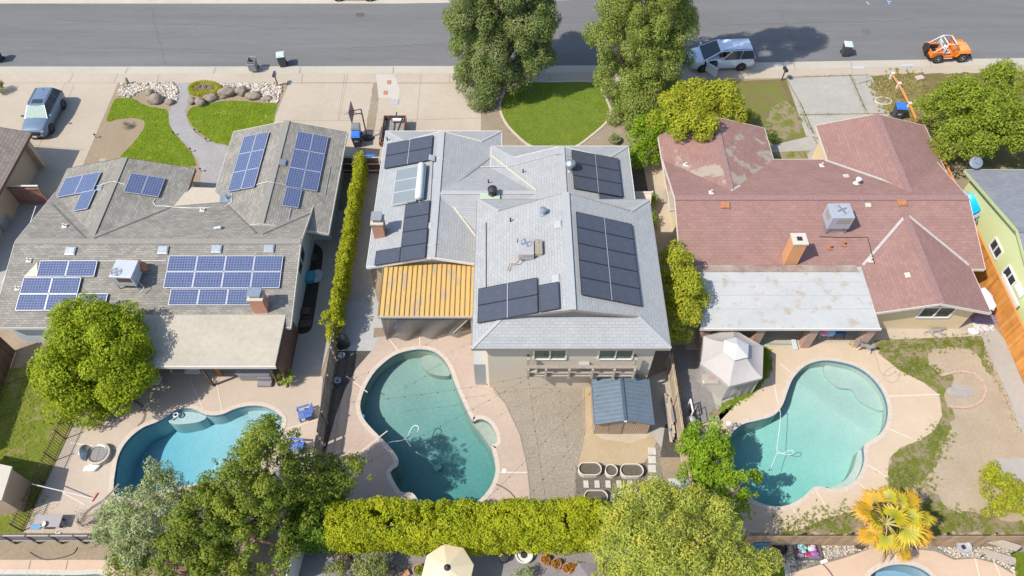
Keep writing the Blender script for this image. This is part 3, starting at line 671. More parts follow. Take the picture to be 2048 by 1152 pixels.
def array(pl,c,nu,nv,kind,label,house,lift=.14,gap=.02):
    """solar panels between four picture corners lying on a roof plane"""
    q=[onplane(x,y,pl,lift) for x,y in c]; n=pl[1]
    cell,fr=(m_cellA,m_alu) if kind=='blue' else (m_cellB,m_blackf)
    W=((q[1]-q[0]).length+(q[2]-q[3]).length)/2; Hh=((q[3]-q[0]).length+(q[2]-q[1]).length)/2
    # true rectangle about the centre
    ctr=(q[0]+q[1]+q[2]+q[3])/4; ux=((q[1]-q[0])+(q[2]-q[3])).normalized(); vy=((q[0]-q[3])+(q[1]-q[2])); 
    h=Vector((0,0,1)).cross(n); h=h.normalized(); wv=n.cross(h)
    # roof axes: choose the pair closest to the picture axes
    if abs(ux.dot(h))>abs(ux.dot(wv)): U=h*(1 if ux.dot(h)>0 else -1)
    else: U=wv*(1 if ux.dot(wv)>0 else -1)
    V=n.cross(U)
    w0,h0=W/nu,Hh/nv
    for i in range(nu):
        for j in range(nv):
            c0=ctr+U*((i+.5)*w0-W/2)+V*((j+.5)*h0-Hh/2)
            a,b=w0/2-gap/2,h0/2-gap/2
            M=Matrix((U,V,n)).transposed().to_4x4(); M.translation=c0
            m=MB(); nx=max(1,round((2*a-.05)/.16)); ny=max(1,round((2*b-.05)/.16)); e=.02
            vs=[M@Vector((x,y,.003)) for x,y in ((-a+e,-b+e),(a-e,-b+e),(a-e,b-e),(-a+e,b-e))]
            s=.156
            m.add(vs,[(0,1,2,3)],[[(0,0),(nx*s,0),(nx*s,ny*s),(0,ny*s)]])
            o=m.build('solar_panel',cell,house)
            f=MB()
            for sx,sy,lx,ly in ((0,-1,2*a,.03),(0,1,2*a,.03),(-1,0,.03,2*b),(1,0,.03,2*b)):
                M2=M.copy(); M2.translation=M@Vector((sx*(a-.015),sy*(b-.015),-.012)); f.box(None,(lx,ly,.045),M=M2)
            M2=M.copy(); M2.translation=M@Vector((0,0,-.02)); f.box(None,(2*a-.02,2*b-.02,.02),M=M2)
            for sx in (-.5,.5):
                M2=M.copy(); M2.translation=M@Vector((sx*a,0,-.02-(lift-.02)/2)); f.box(None,(.05,2*b*.9,lift-.02),M=M2)
            f.build('frame',fr,o)
    if kind=='black':
        for i in range(1,nu):
            M=Matrix((U,V,n)).transposed().to_4x4(); M.translation=ctr+U*(i*w0-W/2); f=MB(); f.box(None,(.035,Hh-.03,.03),M=M); f.build('panel_rail',m_alu,house)
def brick_chimney(parent,p,w,d,z0,z1,mat,capm,hat=None):
    """brick chimney as a part of its house"""
    m=MB(); m.box((p.x,p.y,(z0+z1)/2),(w,d,z1-z0)); c=m.build('chimney',mat,parent)
    k=MB(); k.box((p.x,p.y,z1+.05),(w+.1,d+.1,.1)); k.build('chimney_cap',capm,c)
    if hat:
        k=MB()
        for sx in (-1,1):
            for sy in (-1,1): k.bar((p.x+sx*w*.32,p.y+sy*d*.32,z1+.1),(p.x+sx*w*.32,p.y+sy*d*.32,z1+.4),.04,.04)
        k.box((p.x,p.y,z1+.42),(w*.95,d*.95,.05)); k.box((p.x,p.y,z1+.24),(w*.6,d*.6,.26)); k.build('chimney_hat',hat,c)
    else:
        k=MB(); k.box((p.x,p.y,z1+.103),(w*.4,d*.4,.02)); k.build('flue_opening',m_dark,c)
    return c
# ---------------- centre house: pale grey roof
HB=thing('house','two-storey cream house with pale grey roofs, black solar panels and a yellow patio cover','house',(0,28,0))
rG,gW,gE,gz=dutch(HB,-8.75,-.72,26.5,38.3,2.6,.25,0,1.4,m_shB,m_shB2,m_white,m_wallB)
rF,fW,fE,fz=dutch(HB,-1.4,7.85,28.5,36.5,2.9,.25,0,1.5,m_shB,m_shB2,m_white,m_wallB)
# middle wing: ridge along x
mz=3.62; m=MB()
m.roofface([(-4.6,31.6,mz),(3.2,31.6,mz),(3.2,36.35,mz-4.75*.25),(-4.6,36.35,mz-4.75*.25)],.13)
m.roofface([(-4.6,31.6,mz),(3.2,31.6,mz),(3.2,26.9,mz-4.7*.25),(-4.6,26.9,mz-4.7*.25)],.13)
rM=m.build('roof',m_shB,HB)
mN=plane3((-4.6,31.6,mz),(3.2,31.6,mz),(3.2,36.35,mz-4.75*.25)); mS=plane3((-4.6,31.6,mz),(3.2,31.6,mz),(3.2,26.9,mz-4.7*.25))
m=MB(); m.bar((-4.4,31.6,mz+.01),(1.6,31.6,mz+.01),.3,.03); m.build('ridge_cap',m_shB2,rM)
rB,bW,bE,bz=dutch(HB,-2.08,8.2,19.32,29.6,5.2,.33,1.6,1.3,m_shB,m_shB2,flat('taupe fascia',(.27,.235,.205),.8),flat('taupe gable shade',(.26,.24,.225),.9),over=.32)  # gable wall darkened for shade under the rakes; fascia mixes rake shade and gutter tone
# valleys: yellowish flashing and lines
vm=flat('valley flashing',(.58,.54,.40),.7)
def valley(parent,a,b,pl,w,mat,name='valley_flashing'):
    v=MB(); v.bar(onplane(a[0],a[1],pl,.03),onplane(b[0],b[1],pl,.03),w,.03); return v.build(name,mat,parent)
for a,b,pl in (((984,312),(1073,381),fW),((889,390),(952,473),gE)): valley(rM,a,b,pl,.09,vm)
v=MB(); v.bar(onplane(1004,297,gE,.03),onplane(887,386,gE,.03),.06,.02); v.build('valley_line',flat('valley dark',(.30,.29,.27),.9),rM)
walls(HB,[(-8.3,26.9,2.62),(-4.73,26.9,3.48),(-1.2,26.9,2.62),(-1.2,37.9,2.6),(-8.3,37.9,2.6)],m_wallB)
walls(HB,[(-.95,28.6,2.85),(7.4,28.6,2.85),(7.4,36.1,2.85),(-.95,36.1,2.85)],m_wallB)
walls(HB,[(-1.3,19.77,5.12),(7.62,19.77,5.12),(7.62,29.2,5.12),(-1.6,29.2,5.12),(-1.6,20.1,5.12)],m_wallB)
# garage door and front door on the street side
m=MB(); m.box((-5.9,37.94,1.1),(4.2,.08,2.2)); gd=m.build('garage_door',m_offw,HB)
m=MB(); m.box((2.0,36.14,1.05),(1.0,.08,2.1)); dr=m.build('door',m_brown,HB); m=MB(); m.sphere((2.35,36.2,1.0),.05); m.build('handle',m_galv,dr)
window(HB,(6.9,36.1),(4.2,36.1),1.0,2.2,out=(0,1))
YW=19.77
for (xa,xb),pn in (((1067,1131),m_glassg),((1195,1263),m_glassg)):
    a=onY(xa,718,YW); b=onY(xb,718,YW); window(HB,(a.x,YW),(b.x,YW),a.z+.03,a.z+1.15,pane=pn)
window(HB,(7.62,23),(7.62,25),3.6,4.7,out=(1,0)); window(HB,(7.4,31),(7.4,33),1.0,2.1,out=(1,0)); window(HB,(-8.3,33.2),(-8.3,31.8),1.0,2.1,out=(-1,0))
# balcony
m_wood=flat('weathered wood',(.40,.345,.285),.85,var=.15,scale=12); m_wooddk=flat('dark wood',(.11,.075,.06),.8,var=.2)
bl=P(1054,752,2.55); br_=P(1268,752,2.55); fy=bl.y
m=MB(); m.box(((bl.x+br_.x)/2,(fy+YW)/2,2.5),(br_.x-bl.x,YW-fy,.12)); bal=m.build('balcony',m_wood,HB)
m=MB(); m.box(((bl.x+br_.x)/2,fy+.08,3.42),(br_.x-bl.x+.1,.2,.05)); m.box(((bl.x+br_.x)/2,fy+.03,2.78),(br_.x-bl.x,.05,.09)); m.build('rail',flat('grey brown rail',(.30,.255,.215),.85,var=.15),bal)
for k in range(6):
    x=bl.x+.06+(br_.x-bl.x-.12)*(0,.165,.385,.605,.81,1)[k]
    m=MB(); m.box((x,fy-.06,2.9),(.11,.11,1.0)); m.build('post',m_wood,bal)
for x in (bl.x+.05,br_.x-.05):
    m=MB(); m.box((x,fy+.3,3.25),(.14,.14,1.35)); m.build('post',m_wood,bal)
    m=MB(); m.box((x,fy+.85,3.75),(.7,.08,.1)); m.box((x,fy+.85,3.75),(.1,.6,.1)); m.build('lantern',m_dark,bal)
m=MB(); m.box((bl.x+3.1,fy+.62,2.75),(.5,.4,.4)); m.box((bl.x+3.1,fy+.62,2.98),(.58,.48,.06)); m.build('meter_box',m_ltgrey,bal)
m=MB(); a=P(953,705,1.7); m.box((a.x+.35,20.9,1.2),(.9,1.9,2.4)); m.build('annex',m_shB2,HB)
# centre roof fittings
for px,py,pl in ((1046,345,fW),(977,366,mN),(1021,443,bW),(1036,485,bW),(775,281,gW)): pipe_vent(rB,px,py,pl,.3,.045,m_dark,False)
for px,py,pl in ((864,316,gE),(859,452,gW),(1116,449,bW),(1112,557,bW)): box_vent(rB,px,py,pl,.5,m_ltgrey,.05)
p=onplane(1086,428,bW); m=MB(); m.lathe([(.22,0),(.2,.05),(.11,.08),(.11,.3),(.2,.34),(.2,.42),(0,.47)],p,14); m.build('roof_vent',m_galv,rB)
p=onplane(1140,340,fE); m=MB(); m.lathe([(.3,0),(.17,.06),(.17,.35),(.27,.4),(.34,.55),(.3,.7),(.15,.82),(0,.86)],p,16); m.build('turbine_vent',m_galv,rF)
p=onplane(985,388,mN); m=MB(); m.lathe([(.3,0),(.2,.06),(.2,.3),(.3,.36),(.3,.5),(0,.62)],p,16); m.build('turbine_vent',m_dark,rM)
p=onplane(980,393,mS,.08); m=MB(); m.box(p,(1.25,.5,.1)); m.build('roof_curb',flat('green curb',(.42,.50,.38),.8),rM)
conduit(rB,[fE,fE,fW,fW,mN,gE,gE,gW,gW],[(1142,312),(1114,308),(1110,308),(1016,333),(960,333),(900,323),(880,316),(876,316),(860,321)],.03)
conduit(rB,[bW,bW],[(972,445),(972,575)],.03,m_dark); conduit(rB,[gW,gW,gE,gE],[(852,492),(872,487),(876,488),(949,503)],.025); conduit(rB,[bW,bE],[(1119,578),(1163,576)],.02)
conduit(rB,[gW,gW],[(866,318),(861,405)],.02,m_dark)
p=onplane(759,470,gW); brick_chimney(rG,Vector((p.x+.05,p.y+.1,0)),.68,.72,2.4,4.0,m_brick,m_cap,m_grey)
GR=HB
array(gW,[(772.5,290.4),(865.4,267.5),(863.2,317.3),(769.6,339.4)],2,2,'black','black solar panel in the block on the pale garage roof nearest the street',GR)
array(gW,[(808.9,410.7),(857,399.4),(853.8,515),(800.5,524.6)],1,4,'black','black solar panel in the single tall column below the glass water heater',GR)
array(gW,[(751,504.4),(801,491.7),(800,522.4),(748.8,532)],1,1,'black','lone black solar panel at the corner of the pale roof below the brick chimney',GR)
array(fE,[(1142.6,297.4),(1237.4,318.8),(1246,396.5),(1147.8,374.2)],2,3,'black','black solar panel in the block beside the silver turbine vent',GR)
array(fE,[(1198.5,386),(1246,397),(1249,422),(1200,410)],1,1,'black','black solar panel half hidden by the edge of the upper pale roof',GR)
array(bE,[(1151.3,424),(1261.7,446.3),(1285.7,612.3),(1163.3,590.7)],2,5,'black','black solar panel in the largest ten-panel block on the upper pale roof',GR)
array(bW,[(956.3,577.4),(1073.6,554.4),(1077.3,623.6),(954.6,647.8)],2,2,'black','black solar panel in the four-panel block beside the yellow patio cover',GR)
array(bW,[(1078,570),(1117,562.7),(1120.7,617.4),(1079,624.2)],1,1,'black','black solar panel standing upright beside the roof ridge, right of a four-panel block',GR)
# solar water heater
q=[onplane(x,y,gW,.16) for x,y in ((790.6,343.7),(838,331.5),(834,400),(785.7,412.9))]
o=thing('solar_water_heater','glazed solar water heater with a long white tank lying on the pale roof','water heater',onplane(812,372,gW))
n=gW[1]; h=Vector((0,0,1)).cross(n).normalized(); wv=n.cross(h); ctr=sum(q,Vector())/4
M=Matrix((h,wv,n)).transposed().to_4x4(); M.translation=ctr
L=abs((q[3]-q[0]).dot(h)); Wd=abs((q[1]-q[0]).dot(wv))
m=MB(); m.box(None,(L,Wd,.14),M=M); m.build('casing',m_alu,o)
for k in range(3):
    M2=M.copy(); M2.translation=M@Vector(((k-1)*L/3,0,.075)); m=MB(); m.box(None,(L/3-.1,Wd-.12,.02),M=M2); m.build('glazing',glassmat('collector glass',(.22,.25,.26),.3),o)
t0=M@Vector((-L/2,Wd/2+.22,.2)); t1=M@Vector((L/2,Wd/2+.22,.2)); m=MB(); m.tube([t0,t0.lerp(t1,.03),t0.lerp(t1,.97),t1],[.15,.24,.24,.15],16); m.build('tank',flat('tank white',(.60,.62,.64),.4),o,smooth=True)
m=MB(); m.box((t0+t1)/2+Vector((.25,0,-.12)),(.1,L*.95,.3)); m.build('bracket',m_galv,o)
# ---------------- left house: weathered grey roof
HA=thing('house','low pale blue house with weathered grey roof and blue solar panels beside the ivy hedge','house',(-20,29,0))
rA,aS,aN,az=dutch(HA,22.35,32.95,-29.75,-12.65,2.4,.235,0,0,m_shA,m_shA2,m_offw,m_wallA,axis='x')
rA2,a2W,a2E,_=dutch(HA,-19.35,-11.45,29.2,38.35,2.5,.25,0,0,m_shA,m_shA2,m_offw,m_wallA)
rA3,a3W,a3E,_=dutch(HA,-29.7,-21.15,28.0,34.8,2.5,.235,0,0,m_shA,m_shA2,m_brown,m_wallA)
vg=flat('valley grey',(.15,.14,.13),.9)
for a,b,pl in (((103,408),(172,478),aN),((184,478),(345,413),aN),((445,400),(512,466),aN),((525,468),(620,427),aN)): valley(rA,a,b,pl,.08,vg,'valley_line')
walls(HA,[(-29.3,22.8,2.38),(-13.05,22.8,2.38),(-13.05,27.65,3.55),(-13.05,32.5,2.38),(-29.3,32.5,2.38),(-29.3,27.65,3.55)],m_wallA)
walls(HA,[(-18.9,30.7,2.5),(-11.9,30.7,2.5),(-11.9,38.0,2.5),(-15.4,38.0,3.4),(-18.9,38.0,2.5)],m_wallA)
walls(HA,[(-29.3,30,2.5),(-21.6,30,2.5),(-21.6,34.4,2.5),(-25.4,34.4,3.4),(-29.3,34.4,2.5)],m_wallA)
mesh_poly('porch_roof',[onplane(x,y,aN,.05) for x,y in ((378,374),(439,376),(441,404),(348,412))],m_tan,rA,.03)
mesh_poly('roof_patch',[onplane(x,y,aS,.05) for x,y in ((47,554),(75,524),(74,553))],flat('tan patch',(.55,.51,.42),.9),rA,.02)
m=MB(); m.box((-15.4,38.04,1.1),(4.8,.08,2.1)); m.build('garage_door',m_offw,HA)
m=MB(); m.box((-20.4,32.55,1.05),(1.0,.08,2.1)); m.build('door',m_brown,HA); window(HA,(-23,34.4),(-26,34.4),1.0,2.2,out=(0,1))
window(HA,(-13.05,26.6),(-13.05,28.5),1.35,2.6,frame=m_wallA,out=(1,0)); m=MB(); m.box((-13.3,30.66,1.05),(.9,.08,2.1)); m.build('door',m_wallA,HA)
for px,py in ((142,503),(327,501),(434,499),(539,498)): box_vent(rA,px,py,aS,.62,m_galv,.1)
box_vent(rA2,566,326,a2E,.5,m_galv,.1); box_vent(rA3,200,376,a3W,.5,m_galv,.04)
for px,py,pl in ((130,453,aN),(59,522,aS),(36,578,aS),(405,421,aN)): pipe_vent(rA,px,py,pl,.28,.05,m_offw)
p=onplane(436,457,aN); m=MB(); m.tube([p-Vector((.2,0,0)),p+Vector((.25,0,.1))],.12,10); m.build('vent_cowl',m_galv,rA)
p=onplane(454,398,a2W); m=MB(); m.box(p+Vector((0,0,.04)),(.8,.7,.05)); m.tube([p,p+Vector((0,0,.45))],.09,10); m.build('vent_cowl',m_galv,rA2)
conduit(rA2,[a2W,a2W,a2W,aN,aN,aN,aN,a3E,a3E],[(463,386),(463,405),(445,415),(380,416),(345,414),(330,412),(312,412),(306,404),(310,398)],.03,m_white)
conduit(rA2,[a2W,a2W,a2E,a2E],[(513,369),(537,363),(543,364),(572,370)],.03); conduit(rA2,[a2E,a2E,a2E,aS],[(582,417),(577,440),(560,470),(550,510)],.04)
conduit(rA2,[a2E,a2E,a2E],[(661,332),(650,390),(636,388)],.025); conduit(rA,[aS,aS],[(197,522),(332,521)],.025,m_white)
conduit(rA3,[a3W,a3W,a3E,a3E],[(193,372),(222,363),(230,363),(250,369)],.025,m_white)
GA=HA
array(a2W,[(484.6,276),(536.2,261.6),(512.1,370.3),(456.8,385.7)],2,3,'blue','blue solar panel in the six-panel block on the left slope of the garage roof',GA)
array(a2E,[(593.8,261),(654.9,273.5),(636.8,384.2),(572.5,371.8)],2,3,'blue','blue solar panel in the six-panel block on the right slope of the garage roof',GA)
array(a2E,[(571.5,373.5),(603.4,379.5),(597.3,416.7),(564.8,410.5)],1,1,'blue','single blue solar panel hanging below the six-panel block on the right garage slope',GA)
array(a3W,[(128.3,360.5),(200,339.6),(190.8,376.7),(111.8,398.6)],2,1,'blue','blue solar panel in the upper pair on the left wing of the weathered roof',GA)
array(a3W,[(161,386),(189,378),(178.6,414.4),(147,424)],1,1,'blue','single narrow blue solar panel below a pair on the left wing of the weathered roof',GA)
array(a3E,[(261.7,345),(330,356.7),(316.7,395.7),(248.3,382.3)],2,1,'blue','blue solar panel in the pair alone on the darker right slope of the left wing',GA)
array(aS,[(78.5,521.2),(194,520.7),(189.8,553.5),(73.8,552.8)],2,1,'blue','blue solar panel in the top row of the block left of the rooftop air conditioner',GA)
array(aS,[(44.5,555),(160,554.5),(150.5,621),(32.3,621.5)],2,2,'blue','blue solar panel in the lower square of four above the round tree',GA)
array(aS,[(155,587),(214.5,586.5),(210.5,620.5),(151.5,621)],1,1,'blue','blue solar panel partly covered by the top of the round tree',GA)
array(aS,[(335,512.3),(564.7,510),(561.3,575.7),(329.3,576.3)],4,2,'blue','blue solar panel in the wide eight-panel block above the beige patio roof',GA)
array(aS,[(340,578),(514,576.5),(510.5,610),(337.3,611.3)],3,1,'blue','blue solar panel in the bottom row of three touching the beige patio roof',GA)
# patio roof of the left house
pa=[P(298,616,2.55),P(572,613,2.55),P(554,732,2.4),P(287,735,2.4)]; yS=pa[3].y; yN=pa[0].y
m=MB(); m.box(None,(pa[1].x-pa[0].x+.2,yN-yS,.16),M=Matrix.Translation(((pa[0].x+pa[1].x)/2,(yN+yS)/2,2.5))); pr=m.build('patio_roof',ground('torch-down roof',(.50,.45,.36),(.58,.52,.42),.5,3,30,.16,c3=(.42,.36,.27),t3=.66,bump=.2),HA)
m=MB(); m.box(((pa[0].x+pa[1].x)/2,yS-.04,2.48),(pa[1].x-pa[0].x+.3,.07,.22)); m.build('fascia',m_offw,pr)
for x in (pa[0].x+.2,(pa[0].x+pa[1].x)/2-.2,pa[1].x-.35):
    m=MB(); m.box((x,yS+.15,1.2),(.12,.12,2.4)); m.build('post',m_wooddk,pr)
p=onplane(524,620,plane3((0,0,2.58),(1,0,2.58),(0,1,2.58))); brick_chimney(rA,Vector((p.x,p.y+.1,0)),.8,.65,2.2,3.85,m_brick,m_cap,m_galv)
# lattice screen at the patio's end
m=MB(); x=pa[1].x+.12
for k in range(26):
    y=yS+.1+k*(yN-yS-.3)/26
    m.bar((x,y,.05),(x,y+.35,2.4),.03,.05); m.bar((x+.035,y+.35,.05),(x+.035,y,2.4),.03,.05)
o=thing('lattice_screen','brown wooden lattice screen closing the end of the beige patio roof','screen',(x,(yS+yN)/2,0)); m.build('lattice',flat('red brown wood',(.22,.13,.10),.8,var=.2),o)
for z_ in (2.4,.06): m=MB(); m.bar((x,yS,z_),(x,yN-.2,z_),.1,.08); m.build('rail',m_wooddk,o)
# ---------------- right house: maroon roof
HC=thing('house','cream house with worn maroon shingle roof and a white flat patio roof at its back','house',(19,31,0))
rC,cS,cN,cz=dutch(HC,26.4,35.6,10.15,28.45,2.55,.275,0,0,m_shC,m_shC2,m_offw,m_wallC,axis='x')
rC1,c1W,c1E,_=dutch(HC,10.1,17.6,31.1,38.65,2.55,.28,0,0,m_shC1,m_shC2,m_offw,m_wallC)
rC2,c2W,c2E,_=dutch(HC,21.25,28.85,31.1,38.9,2.55,.28,0,0,m_shC,m_shC2,m_offw,m_wallC)
rC3,c3W,c3E,_=dutch(HC,20.95,27.62,23.25,30.1,2.55,.29,0,0,m_shC,m_shC2,m_offw,m_wallC)
vc=flat('pale flashing',(.44,.41,.38),.6,var=.12)
for a,b,pl in (((1463,381),(1480,371),cN),((1650,320),(1799,371),cN),((1806,371),(1853,330),cN),((1817,431),(1938,530),cS),((1811,431),(1726,530),cS)): valley(rC,a,b,pl,.16,vc)
walls(HC,[(10.72,26.8,2.5),(20.9,26.8,2.5),(20.9,28,2.5),(27.9,28,2.9),(27.9,31,3.65),(27.9,35.2,2.5),(10.72,35.2,2.5),(10.72,31,3.65)],m_wallC)
walls(HC,[(10.72,34,2.5),(17.1,34,2.5),(17.1,38.2,2.5),(13.85,38.2,3.4),(10.72,38.2,2.5)],m_wallC)
walls(HC,[(21.75,34,2.5),(28.3,34,2.5),(28.3,38.5,2.5),(25.05,38.5,3.4),(21.75,38.5,2.5)],m_wallC)
walls(HC,[(21.3,23.75,2.6),(24.28,23.75,3.4),(27.15,23.75,2.6),(27.15,29,2.55),(21.3,29,2.55)],m_wallC)
a=onY(1838,626,23.75); b=onY(1905,624,23.75); window(HC,(a.x,23.75),(b.x,23.75),1.35,2.45)
window(HC,(10.72,37.2),(10.72,35.9),1.2,2.2,out=(-1,0)); m=MB(); m.box((25.05,38.54,1.1),(4.8,.08,2.1)); m.build('garage_door',m_offw,HC)
m=MB(); m.box((19.2,35.24,1.05),(1.0,.08,2.1)); m.build('door',m_brown,HC); window(HC,(12.4,38.2),(15.0,38.2),1.0,2.1,out=(0,1))
for px,py,pl in ((1371,331,c1W),(1422,386,cN),(1643,332,cN),(1740,522,c3W)): pipe_vent(rC,px,py,pl,.3,.05,m_offw)
for px,py,pl in ((1450,411,cS),(1804,406,cS)): box_vent(rC,px,py,pl,.55,m_rust,.1)
for px,py,pl in ((1692,353,cN),(1736,411,cS),(1815,551,c3W)): box_vent(rC,px,py,pl,.35,m_cap,.08)
p=onplane(1713,367,cN); m=MB(); m.lathe([(.22,0),(.1,.06),(.1,.3),(.17,.34),(.17,.45),(0,.5)],p,12); m.build('roof_vent',m_white,rC)
conduit(rC,[cS,cS,cS,c3W],[(1640,473),(1690,475),(1735,474),(1749,528)],.03,m_dark)
for px,py in ((1659,497),(1686,490)): pipe_vent(rC,px,py,cS,.35,.06,m_rust)
p=onplane(1580,530,cS); brick_chimney(rC,Vector((p.x,p.y+.35,0)),.78,.75,2.4,4.6,m_orangebr,m_cap)
# white patio roof of the right house
x0,x1,yS2,yN2=10.75,20.98,22.25,26.5
m=MB(); m.roofface([(x0,yS2,2.5),(x1,yS2,2.5),(x1,yN2,2.66),(x0+.4,yN2,2.66)],.12); pc=m.build('patio_roof',ground('white membrane',(.45,.455,.445),(.50,.50,.485),.5,4,40,.07,c3=(.40,.35,.285),t3=.60,bump=.1),HC)
m=MB(); m.bar((x0-.05,yS2-.04,2.42),(x1+.05,yS2-.04,2.42),.07,.18); m.build('fascia',m_offw,pc)
m=MB()
for f in (.3,.52,.74): m.bar((x0+.1,yS2+(yN2-yS2)*f,2.5+.16*f+.005),(x1,yS2+(yN2-yS2)*f,2.5+.16*f+.005),.03,.012)
m.build('membrane_seam',m_ltgrey,pc)
m=MB(); m.bar((x0+.3,yN2-.15,2.68),(x1-.3,yN2-.15,2.68),.5,.03); m.build('flashing',ground('scuffed flashing',(.50,.44,.36),(.36,.22,.19),.8,4,30,.3),pc)
for px in (1395,1500,1603,1713):
    q=P(px,688,0); m=MB(); m.box((q.x+.1,yS2+.35,1.2),(.5,.42,2.4)); m.build('brick_post',m_brickd,pc)
# ---------------- far left house and far right house
HD=thing('house','tan house with brown shingle roof cut off by the left edge of the picture','house',(-38,35,0))
rD,dW,dE,_=dutch(HD,-45,-33.35,30,38.2,2.55,.25,0,0,m_shD,m_shA2,m_brown,m_wallD)
walls(HD,[(-44,31.5,2.5),(-33.85,31.5,2.5),(-33.85,37.6,2.5),(-44,37.6,2.5)],m_wallD)
m=MB(); m.box((-33.65,37.5,1.2),(.5,.35,2.4)); m.build('corner_pillar',m_wallD,HD)
walls(HD,[(-44,27.5,2.4),(-34.05,27.5,2.4),(-34.05,31.45,2.4),(-44,31.45,2.4)],m_wallD)
m=MB(); m.box((-34.02,28.3,1.05),(.1,1.4,2.1)); m.build('door',m_brown,HD)
HE=thing('house','lime green house with blue grey shingle roof at the right edge of the picture','house',(34,28,0))
rE,eS,eN,_=dutch(HE,21.5,34.6,30.1,46,2.6,.25,0,0,m_shE,m_shE,flat('green trim',(.45,.52,.25),.7),m_wallE,axis='x')
walls(HE,[(30.55,22,2.6),(45,22,2.6),(45,34.1,2.6),(30.55,34.1,2.6),(30.55,28.05,4.15)],m_wallE)
for pa_,pb_ in (((2000,470),(2014,496)),((2027,525),(2044,552))):
    a=onX(pa_[0],pa_[1],30.55); b=onX(pb_[0],pb_[1],30.55); window(HE,(30.55,b.y),(30.55,a.y+.1),1.15,1.95,out=(-1,0))
# ================================================================ vegetation
DENS=3.5
def leafmesh(name,cl,per,size,mat,parent,aspect=.5,up=.3,jit=.6,inner=.45,droop=0,curl=0):
    """many loose leaf quads over clumps (x,y,z,r)"""
    cl=np.asarray(cl,float); cnt=np.maximum(3,(per*DENS*cl[:,3]**2).astype(int)); idx=np.repeat(np.arange(len(cl)),cnt); n=len(idx)
    d=NR.normal(size=(n,3)); d/=np.linalg.norm(d,axis=1)[:,None]
    rad=cl[idx,3]*(inner+(1-inner)*NR.random(n)**.6)
    c=cl[idx,:3]+d*rad[:,None]
    if droop: c[:,2]-=droop*NR.random(n)**2
    nm=d*.8+NR.normal(size=(n,3))*jit+np.array([0,0,up]); nm/=np.linalg.norm(nm,axis=1)[:,None]
    t=np.cross(nm,NR.normal(size=(n,3))); t/=np.linalg.norm(t,axis=1)[:,None]; b=np.cross(nm,t)
    s=size*.86*(.65+.7*NR.random(n)); h=(s/2)[:,None]; k=(s*aspect/2)[:,None]
    v=np.empty((n,4,3)); v[:,0]=c-t*h; v[:,1]=c+b*k; v[:,2]=c+t*h; v[:,3]=c-b*k
    off=woff(parent); v-=np.array([off.x,off.y,off.z])
    me=bpy.data.meshes.new(name); me.vertices.add(4*n); me.vertices.foreach_set('co',v.ravel())
    me.loops.add(4*n); me.loops.foreach_set('vertex_index',np.arange(4*n,dtype=np.int32)); me.polygons.add(n); me.polygons.foreach_set('loop_start',np.arange(0,4*n,4,dtype=np.int32))
    me.update(calc_edges=True); me.materials.append(mat)
    o=bpy.data.objects.new(name,me); COL.objects.link(o); o.parent=parent
    return o
def clumps(ells,n,rc,shell=.6,low=-.55):
    """ells: (x,y,z,rx,ry,rz); clump centres near the skin of the ellipsoids"""
    e=np.asarray(ells,float); a=(e[:,3]*e[:,4]+e[:,4]*e[:,5]+e[:,3]*e[:,5]); pick=NR.choice(len(e),n,p=a/a.sum())
    d=NR.normal(size=(n,3)); d/=np.linalg.norm(d,axis=1)[:,None]; d[:,2]=np.where(d[:,2]<low,-d[:,2],d[:,2])
    f=shell+(1-shell)*NR.random(n)
    c=e[pick,:3]+d*e[pick,3:]*f[:,None]; r=rc[0]+(rc[1]-rc[0])*NR.random(n)
    c[:,2]=np.maximum(c[:,2],r*.7)
    return np.column_stack([c,r])
def E(px,py,z,rx,ry=None,rz=None):
    p=P(px,py,z); ry=ry or rx; return (p.x,p.y,z,rx,ry,rz or rx)
def tree(name,label,cat,base,ells,n,rc,per,size,mat,tr=.16,trunkmat=None,limbs=9,shell=.6,group=None,kw=None,sprigs=0):
    b=Vector((base[0],base[1],0)); o=thing(name,label,cat,b,group)
    cl=clumps(ells,n,rc,shell)
    if sprigs: cl=np.vstack([cl,clumps([(e[0],e[1],e[2],e[3]*1.12,e[4]*1.12,e[5]*1.1) for e in ells],sprigs,(rc[0]*.35,rc[0]*.6),.95,-.2)])
    leafmesh('crown',cl,per,size,mat,o,**(kw or {}))
    m=MB(); top=max(e[2] for e in ells); ce=sorted(ells,key=lambda e:e[2])
    path=[b+Vector((0,0,-.1))]+[Vector((b.x+(e[0]-b.x)*.6,b.y+(e[1]-b.y)*.6,e[2])) for e in ce if e[2]>.8][:4]
    if len(path)<2: path.append(b+Vector((0,0,.6)))
    m.tube(path,[tr*(1-.7*i/(len(path)-1)) for i in range(len(path))],8)
    for i in range(limbs):
        c=cl[RND.randrange(n)]; a=path[min(len(path)-1,1+RND.randrange(max(1,len(path)-1)))]; a=path[0].lerp(a,RND.uniform(.5,1)); q=Vector(c[:3])
        mid=a.lerp(q,.5)+Vector((RND.uniform(-.2,.2),RND.uniform(-.2,.2),.25))
        m.tube([a,mid,q],[tr*.42,tr*.25,tr*.08],6)
    m.build('trunk',trunkmat or m_bark1,o,smooth=True)
    return o
m_bark1=flat('bark grey brown',(.16,.12,.085),.95,var=.3,scale=14); m_bark2=flat('bark pale',(.33,.28,.22),.95,var=.25,scale=14); m_bark3=flat('bark reddish',(.19,.105,.07),.95,var=.3,scale=14)
L=lambda n,c,t=.36,tip=None,ts=1.0: islandmat(n,[mul(x,LB) for x in c],.6,t,.25,tip=mul(tip,LB) if tip else None,ts=ts)
LB=1.42
l_round=L('leaf bright lime',[(.14,.20,.008),(.27,.33,.010),(.20,.27,.010),(.34,.36,.018),(.10,.16,.008)])
